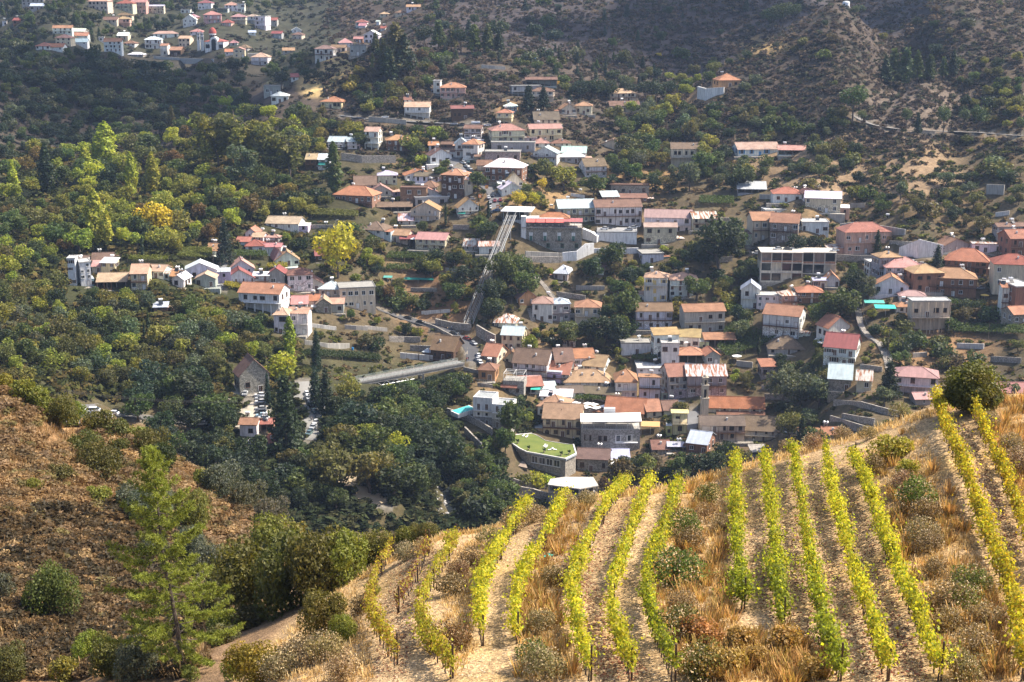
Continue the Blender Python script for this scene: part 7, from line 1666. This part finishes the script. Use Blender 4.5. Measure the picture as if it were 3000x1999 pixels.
CREST = [(1060, 1690), (1130, 1645), (1275, 1575), (1530, 1520), (1785, 1447), (1990, 1425), (2155, 1376), (2330, 1325), (2500, 1280), (2680, 1222), (2805, 1187), (3000, 1166)]
for (a, b_), (c_, d_) in zip(CREST, CREST[1:]):
    for _ in range(int((c_ - a) * .9)):
        t = rnd.random(); P = at(a + (c_ - a) * t, b_ + (d_ - b_) * t + rnd.uniform(-6, 14) , **NEAR); gs.append((P, rnd.choice([.8, 1.1, 1.5])))
blades('dry_grass', gs, (.1, .3), [(.66, .49, .23), (.60, .42, .17), (.72, .56, .31), (.50, .33, .13)])
gs = []
for pg, n_ in BANKS[:4]: gs += [(p, rnd.choice([1.2, 1.6, 2.0])) for p in spots_in(pg, n_ // 22)]
gs += [(p, 1.6) for p in spots_in([(2080, 1880), (2380, 1850), (2440, 1990), (2100, 1990)], 60)]
blades('rusty_grass', gs, (.25, .5), [(.44, .25, .09), (.50, .32, .12), (.36, .26, .07)], 40, .2, .02, .7)
# fallen leaves on the soil between the rows
fl = []
for pg, n_ in [([(1150, 1640), (1290, 1560), (1180, 1990), (1090, 1980)], 1200), ([(1540, 1540), (1900, 1440), (1740, 1700), (1900, 1990), (1760, 1990), (1640, 1700)], 4200), ([(2160, 1420), (2480, 1350), (2720, 1990), (2330, 1990), (2180, 1650)], 6200), ([(2760, 1230), (2840, 1250), (2990, 1600), (2960, 1700)], 1500)]: fl += spots_in(pg, n_)
c = np.array([(p.x, p.y, p.z + .03) for p in fl]); v_, _ = cards(c, rng.normal(size=c.shape) * .35 + np.array([0, 0, 1]), rng.uniform(.06, .13, len(c)), 1.2)
pk = np.array([(.20, .06, .035), (.26, .10, .05), (.16, .07, .045), (.34, .18, .08)])
tag(link('fallen_leaves', colmesh('fallen_leaves', v_, np.repeat(pk[rng.integers(0, 4, len(c))], 4, 0), 'straw')), kind='stuff')
ps = [p for pg, n_ in [([(1100, 1700), (1290, 1570), (1990, 1430), (2480, 1330), (2720, 1990), (1090, 1999)], 5200), ([(2750, 1230), (2990, 1300), (2990, 1990)], 900)] for p in spots_in(pg, n_)]
c = np.array([(p.x, p.y, p.z + .015) for p in ps]); V = []; rr = rng.uniform(.02, .075, len(c)); oc = np.array([(1, 0, 0), (0, 1, 0), (-1, 0, 0), (0, -1, 0), (0, 0, .8)], float)
V = (c[:, None] + oc[None] * rr[:, None, None] * rng.uniform(.6, 1.3, (len(c), 5, 1))).reshape(-1, 3); Fi = np.arange(len(c))[:, None, None] * 5 + np.array([(0, 1, 4), (1, 2, 4), (2, 3, 4), (3, 0, 4)])[None]
m_, n, bs = newmat('pebble'); g = N(n, 'NewGeometry'); n.links.new(ramp(n, g.outputs['Random Per Island'], [(0, (.26, .18, .10)), (1, (.50, .39, .26))]), bs.inputs['Base Color']); bs.inputs['Roughness'].default_value = .95
tag(link('pebbles', np_mesh('pebbles', V, Fi.reshape(-1, 3), m_)), kind='stuff')
# shrubs with pale seed heads
def seeded(seed, n_=1500, seeds=420):
    g = np.random.default_rng(seed); V, _ = crown_shrub(seed, n_, .05); d = unit(g.normal(size=(seeds, 3))); d[:, 2] = np.abs(d[:, 2]); c = d * g.uniform(.75, 1.05, (seeds, 1)) * np.array([.62, .62, .85]) ; c[:, 2] += .05
    v2, _ = cards(c, g.normal(size=c.shape), .045, 1, g); me = np_mesh('foliage', np.concatenate([V, v2]), np.arange(len(V) + len(v2)).reshape(-1, 4), [M['dry'], SEED], False, np.r_[np.zeros(len(V) // 4), np.ones(len(v2) // 4)]); return me
SEED, n, bs = newmat('seed heads'); bs.inputs['Base Color'].default_value = (.46, .35, .2, 1); bs.inputs['Roughness'].default_value = .95
SH = [seeded(300 + i) for i in range(3)]; NB = [np_mesh('foliage', *crown_shrub(320 + i, 5200, .042), M['leaf']) for i in range(3)]; NS = [np_mesh('foliage', *crown_shrub(330 + i, 1600, .07), M['leaf']) for i in range(3)]
STEM = trunk_mesh('stems', .035, .4, 6, 77)
def shrub(name, u, v, h_, col, w_, meshes, yr, lab, cat='shrub', group=None):
    P = at(u, v, *yr); s = h_ * mpp(P) / math.cos(math.atan2(-P.z, P.y)); e = empty(name, P, rnd.uniform(0, 6.28), (s * w_, s * w_, s)); link('foliage', rnd.choice(meshes), e, col=[x * rnd.uniform(.88, 1.12) for x in col]); link('stems', STEM, e); tag(e, None, cat, group); queue_label(e, lab, u, v - h_ / 2); return e
LAND2 = [('the turquoise rag', 1600, 1640), ('the crest track', 2300, 1340), ('the bare stem row', 1230, 1720), ('the bushy row end', 2170, 1790), ('the right edge row', 2900, 1450), ('the golden row', 2800, 1420), ('the foreground pine', 500, 1650), ('the dirt track bend', 760, 1850), ('the brown slope ridge', 330, 1250), ('the gully bushes', 880, 1650), ('the shrubby bank', 2720, 1720), ('the middle grass bank', 2020, 1650)]
for a, b_, c_ in LAND2: LAND[a] = (b_, c_)
for q in '1379 1660 62 d,1330 1745 70 d,1345 1690 60 d,1300 1905 95 d,1620 1715 62 d,1500 1560 70 s,1430 1600 60 s,1560 1530 60 s,2003 1570 90 g,2030 1610 70 d,1975 1720 120 g,2000 1790 70 s,1995 1880 110 g,2060 1890 90 r,2070 1480 70 g,2065 1530 60 s,2040 1990 110 g,2120 1985 90 r,2170 1915 90 r,2225 1960 70 r,2290 1920 90 r,2370 1990 70 r,2105 1560 50 s,2613 1350 80 y,2650 1400 60 y,2690 1490 100 g,2715 1530 80 d,2702 1600 95 s,2560 1390 60 d,2640 1440 70 s,2980 1390 95 s,2960 1330 70 s,2900 1260 60 s,2378 1318 55 s,2468 1288 50 s,2635 1230 55 s,2720 1620 70 s,2840 1740 95 g,2770 1800 110 s,2820 1800 100 g,2884 1840 85 s,2850 1930 110 s,2823 1995 90 s,2780 1850 80 s,2310 1330 50 s,1660 1500 60 s,1190 1640 60 s,1240 1620 50 s,1720 1480 50 s,2540 1290 46 s,1560 1960 90 g,1590 1850 70 s,1600 1990 100 s,2740 1690 60 d,1010 1990 90 s,880 1950 90 s,950 1930 90 s,820 1985 90 s,1050 1800 60 d'.split(','):
    u, v, h_, k = q.split(); shrub('dry_shrub', float(u), float(v), float(h_), dict(d=(.17, .12, .06), s=(.27, .20, .11), g=(.14, .16, .045), r=(.36, .22, .08), y=(.30, .27, .04))[k], 1.05, SH if k in 'dsg' else NS, (40, 128), dict(d='dark dry', s='pale seedy', g='green seedy', r='rusty', y='yellow')[k] + ' shrub', 'shrub', 'shrubs on the grass banks')
OLV2 = (.11, .112, .028); LGT = (.17, .17, .036); SIL = (.115, .12, .085); DRK = (.045, .055, .02); LIM = (.19, .2, .03)
for u, v, h_, c_, w_ in [(745, 1815, 235, OLV2, .8), (850, 1785, 250, OLV2, .75), (930, 1755, 215, OLV2, .75), (1010, 1705, 165, LGT, .8), (1075, 1655, 120, OLV2, .85), (1150, 1605, 75, LGT, .9), (1195, 1600, 70, LGT, 1), (1250, 1585, 60, OLV2, 1), (690, 1790, 120, DRK, .9), (800, 1650, 150, LGT, .8), (950, 1600, 110, OLV2, .9)]:
    shrub('gully_bush', u, v, h_, c_, w_, NB, (60, 150), ('large ' if h_ > 150 else '') + 'olive green bush above the dirt track', 'bush', 'bushes along the gully')
for u, v, h_, c_, w_ in [(140, 1810, 155, (.10, .13, .03), .75), (300, 1400, 115, OLV2, .9), (255, 1350, 95, OLV2, .9), (335, 1380, 80, DRK, .9), (440, 1350, 105, OLV2, .8), (475, 1390, 105, DRK, .8), (430, 1530, 105, SIL, 1), (390, 1500, 90, SIL, 1), (640, 1460, 115, SIL, .85), (600, 1440, 75, LGT, .9), (720, 1500, 100, SIL, .85), (790, 1545, 95, SIL, .85), (855, 1590, 70, LGT, .9), (15, 1150, 60, LIM, 1), (60, 1160, 75, LIM, 1), (110, 1175, 90, LGT, .9), (170, 1205, 95, OLV2, .9), (225, 1230, 85, LGT, .9), (285, 1265, 75, OLV2, .9), (340, 1290, 70, OLV2, .9), (395, 1300, 60, LGT, 1), (560, 1650, 120, SIL, .7), (600, 1700, 110, SIL, .8), (620, 1830, 150, SIL, .7), (575, 1560, 130, LGT, .6), (650, 1870, 90, LGT, .8), (260, 1940, 95, LIM, .9), (330, 1985, 125, OLV2, .9), (405, 1990, 130, SIL, .8), (200, 1995, 75, LIM, 1), (30, 1995, 110, OLV2, .8), (8, 1750, 80, SIL, .8), (285, 1480, 60, LIM, 1), (100, 1440, 45, LIM, 1), (170, 1415, 60, OLV2, 1), (460, 1640, 80, SIL, .9), (350, 1330, 50, OLV2, 1)]:
    shrub('hillside_bush', u, v, h_, c_, w_, NB if h_ > 90 else NS, (60, 190), {OLV2: 'olive', LGT: 'light green', SIL: 'silvery grey', DRK: 'dark', LIM: 'lime yellow'}.get(c_, 'bright green') + ' bush on the brown slope', 'bush', 'bushes on the brown slope')
for u, v, h_, c_, w_ in [(945, 1860, 140, (.13, .13, .025), .75), (1005, 1880, 85, LIM, .8), (745, 1999, 120, (.20, .18, .02), 1.), (690, 1990, 60, LIM, 1), (560, 1990, 40, LGT, 1.3), (700, 1850, 60, (.12, .1, .04), 1.6), (740, 1830, 60, (.12, .1, .04), 1.4), (640, 1890, 60, (.10, .1, .04), 1.5), (1090, 1750, 40, LIM, 1)]:
    shrub('trackside_bush', u, v, h_, c_, w_, NB if h_ > 80 else NS, (50, 120), 'yellowish bush beside the dirt track', 'bush', 'bushes beside the dirt track')
g5 = np.random.default_rng(5); d = unit(g5.normal(size=(40, 3))); L = [(x * .3, y * .3, .5 + z * .34, .2) for x, y, z in d] + [(0, 0, .45, .45)]; c, nn = lobes_leaves(L, 9000, .04, g5); c[:, 2] = np.abs(c[:, 2])
P = at(2848, 1206, 40, 116); s = 150 * mpp(P); e = empty('round_bush', P, 0, (s * 1.3, s * 1.3, s * 1.02)); link('foliage', np_mesh('foliage', *cards(c, nn, g5.uniform(.025, .045, len(c)), 1.5), M['leaf']), e, col=(.12, .125, .03)); link('stems', STEM, e); tag(e, 'large rounded dense evergreen bush alone on the vineyard crest', 'bush')
# brown hill scrub, finer because it is near
def onhill(u, v): return v < 1985 and u < 660 + (1860 - v) * .9 and v > 1120 + u * .28
BH = [(.29, .185, .085), (.35, .235, .115), (.24, .155, .075), (.40, .28, .14), (.20, .145, .075), (.32, .22, .125), (.25, .21, .085)]
scrub('brown_hill_scrub', 2700, (0, 1130, 960, 1999), (18, 46), BH, 300, 60, onhill, 'softscrub', 190)
scrub('dark_slope_scrub', 900, (0, 1500, 560, 1999), (30, 60), [(.07, .055, .03), (.10, .07, .035), (.14, .09, .04)], 300, 60, onhill, 'softscrub', 190)
gs = []
for _ in range(5200):
    u, v = rnd.uniform(0, 950), rnd.uniform(1140, 1985)
    if onhill(u, v): gs.append((at(u, v, 60, 190), rnd.uniform(1, 2.2)))
blades('brown_grass', gs, (.2, .45), [(.42, .28, .13), (.34, .21, .09), (.5, .36, .19), (.25, .17, .07)], 10, .4, .03, .6)
# the pine in front
def near_pine():
    P = at(532, 1972, 50, 120); H = 625 * mpp(P) / math.cos(R(25)); e = empty('pine_tree', P); tag(e, 'tall light green young pine standing alone before the brown slope', 'tree'); g = np.random.default_rng(77); gr = random.Random(4)
    axis = lambda z: Vector((-.075 * H * z + .006 * H * math.sin(z * 9), .01 * H * math.sin(z * 7), z * H)); b = MB(); k = 14
    for i in range(k): b.bar(axis(i / k) - Vector((0, 0, .2 if i == 0 else 0)), axis((i + 1) / k), .15 * (1 - i / k) + .015, 7, 0, .15 * (1 - (i + 1) / k) + .015)
    bb = MB(); TP = []; TD = []
    for i in range(118):
        z = .07 + .93 * (i / 118.) ** .92; rmax = .27 * H * min(1, (1 - z) * 1.25 + .04) ** .85 * (.55 if z < .12 else 1); L_ = rmax * gr.uniform(.4, 1.2); a = i * 2.39996 + gr.uniform(-.35, .35); p = axis(z); up = .15 + .55 * z; dv = Vector((math.cos(a), math.sin(a), 0)); last = p; m_ = max(3, int(L_ / .22))
        for j in range(1, m_ + 1):
            t = j / m_; q = p + dv * (L_ * t) + Vector((0, 0, L_ * (up * t * t * 1.1 - .28 * t))); bb.bar(last, q, .028 * (1 - t) + .008, 4, 0, .028 * (1 - t) + .006); last = q
            if t > .3:
                for _ in range(7): TP.append(np.array(q) + g.normal(size=3) * np.array([.13, .13, .09]) * (1.25 - .4 * t)); TD.append(np.array(dv) * .8 + np.array([0, 0, .7]) + g.normal(size=3) * .5)
    TP = np.array(TP); TD = unit(np.array(TD)); nb = 14; n_ = len(TP); base = np.repeat(TP, nb, 0); dr_ = unit(np.repeat(TD, nb, 0) + g.normal(size=(n_ * nb, 3)) * .75); ln = g.uniform(.13, .26, (n_ * nb, 1)); sd_ = unit(np.cross(dr_, g.normal(size=(n_ * nb, 3)))) * .016
    V = np.stack([base - sd_, base + sd_, base + dr_ * ln + sd_ * .5, base + dr_ * ln - sd_ * .5], 1).reshape(-1, 3)
    b.build('trunk', M['bark'], e); bb.build('branches', M['bark'], e); link('needles', np_mesh('needles', V, np.arange(len(V)).reshape(-1, 4), M['needle']), e, col=(.24, .27, .045))
    cb = MB()
    for i in range(0, n_, 60): q = TP[i]; cb.lathe([(.0, q[2] - .1), (.04, q[2] - .06), (.035, q[2]), (0, q[2] + .05)], 5, 0, (q[0], q[1]))
    tag(cb.build('cones', M['bark'], e), kind='stuff')
near_pine()
b = MB(); P = at(1598, 1636, **NEAR); b.add([(0, 0, .05), (.4, .05, .12), (.5, .3, .1), (.2, .42, .2), (-.1, .25, .06)], [(0, 1, 2, 3, 4)]); b.add([(0, 0, .01), (.4, .05, .04), (.5, .3, .04), (.2, .42, .06), (-.1, .25, .02)], [(4, 3, 2, 1, 0)]); tag(b.build('plastic_rag', M['cloth'], loc=P, col=(.10, .55, .42)), 'small turquoise plastic rag on the soil beside the yellow vine row', 'rag')
settle_labels()
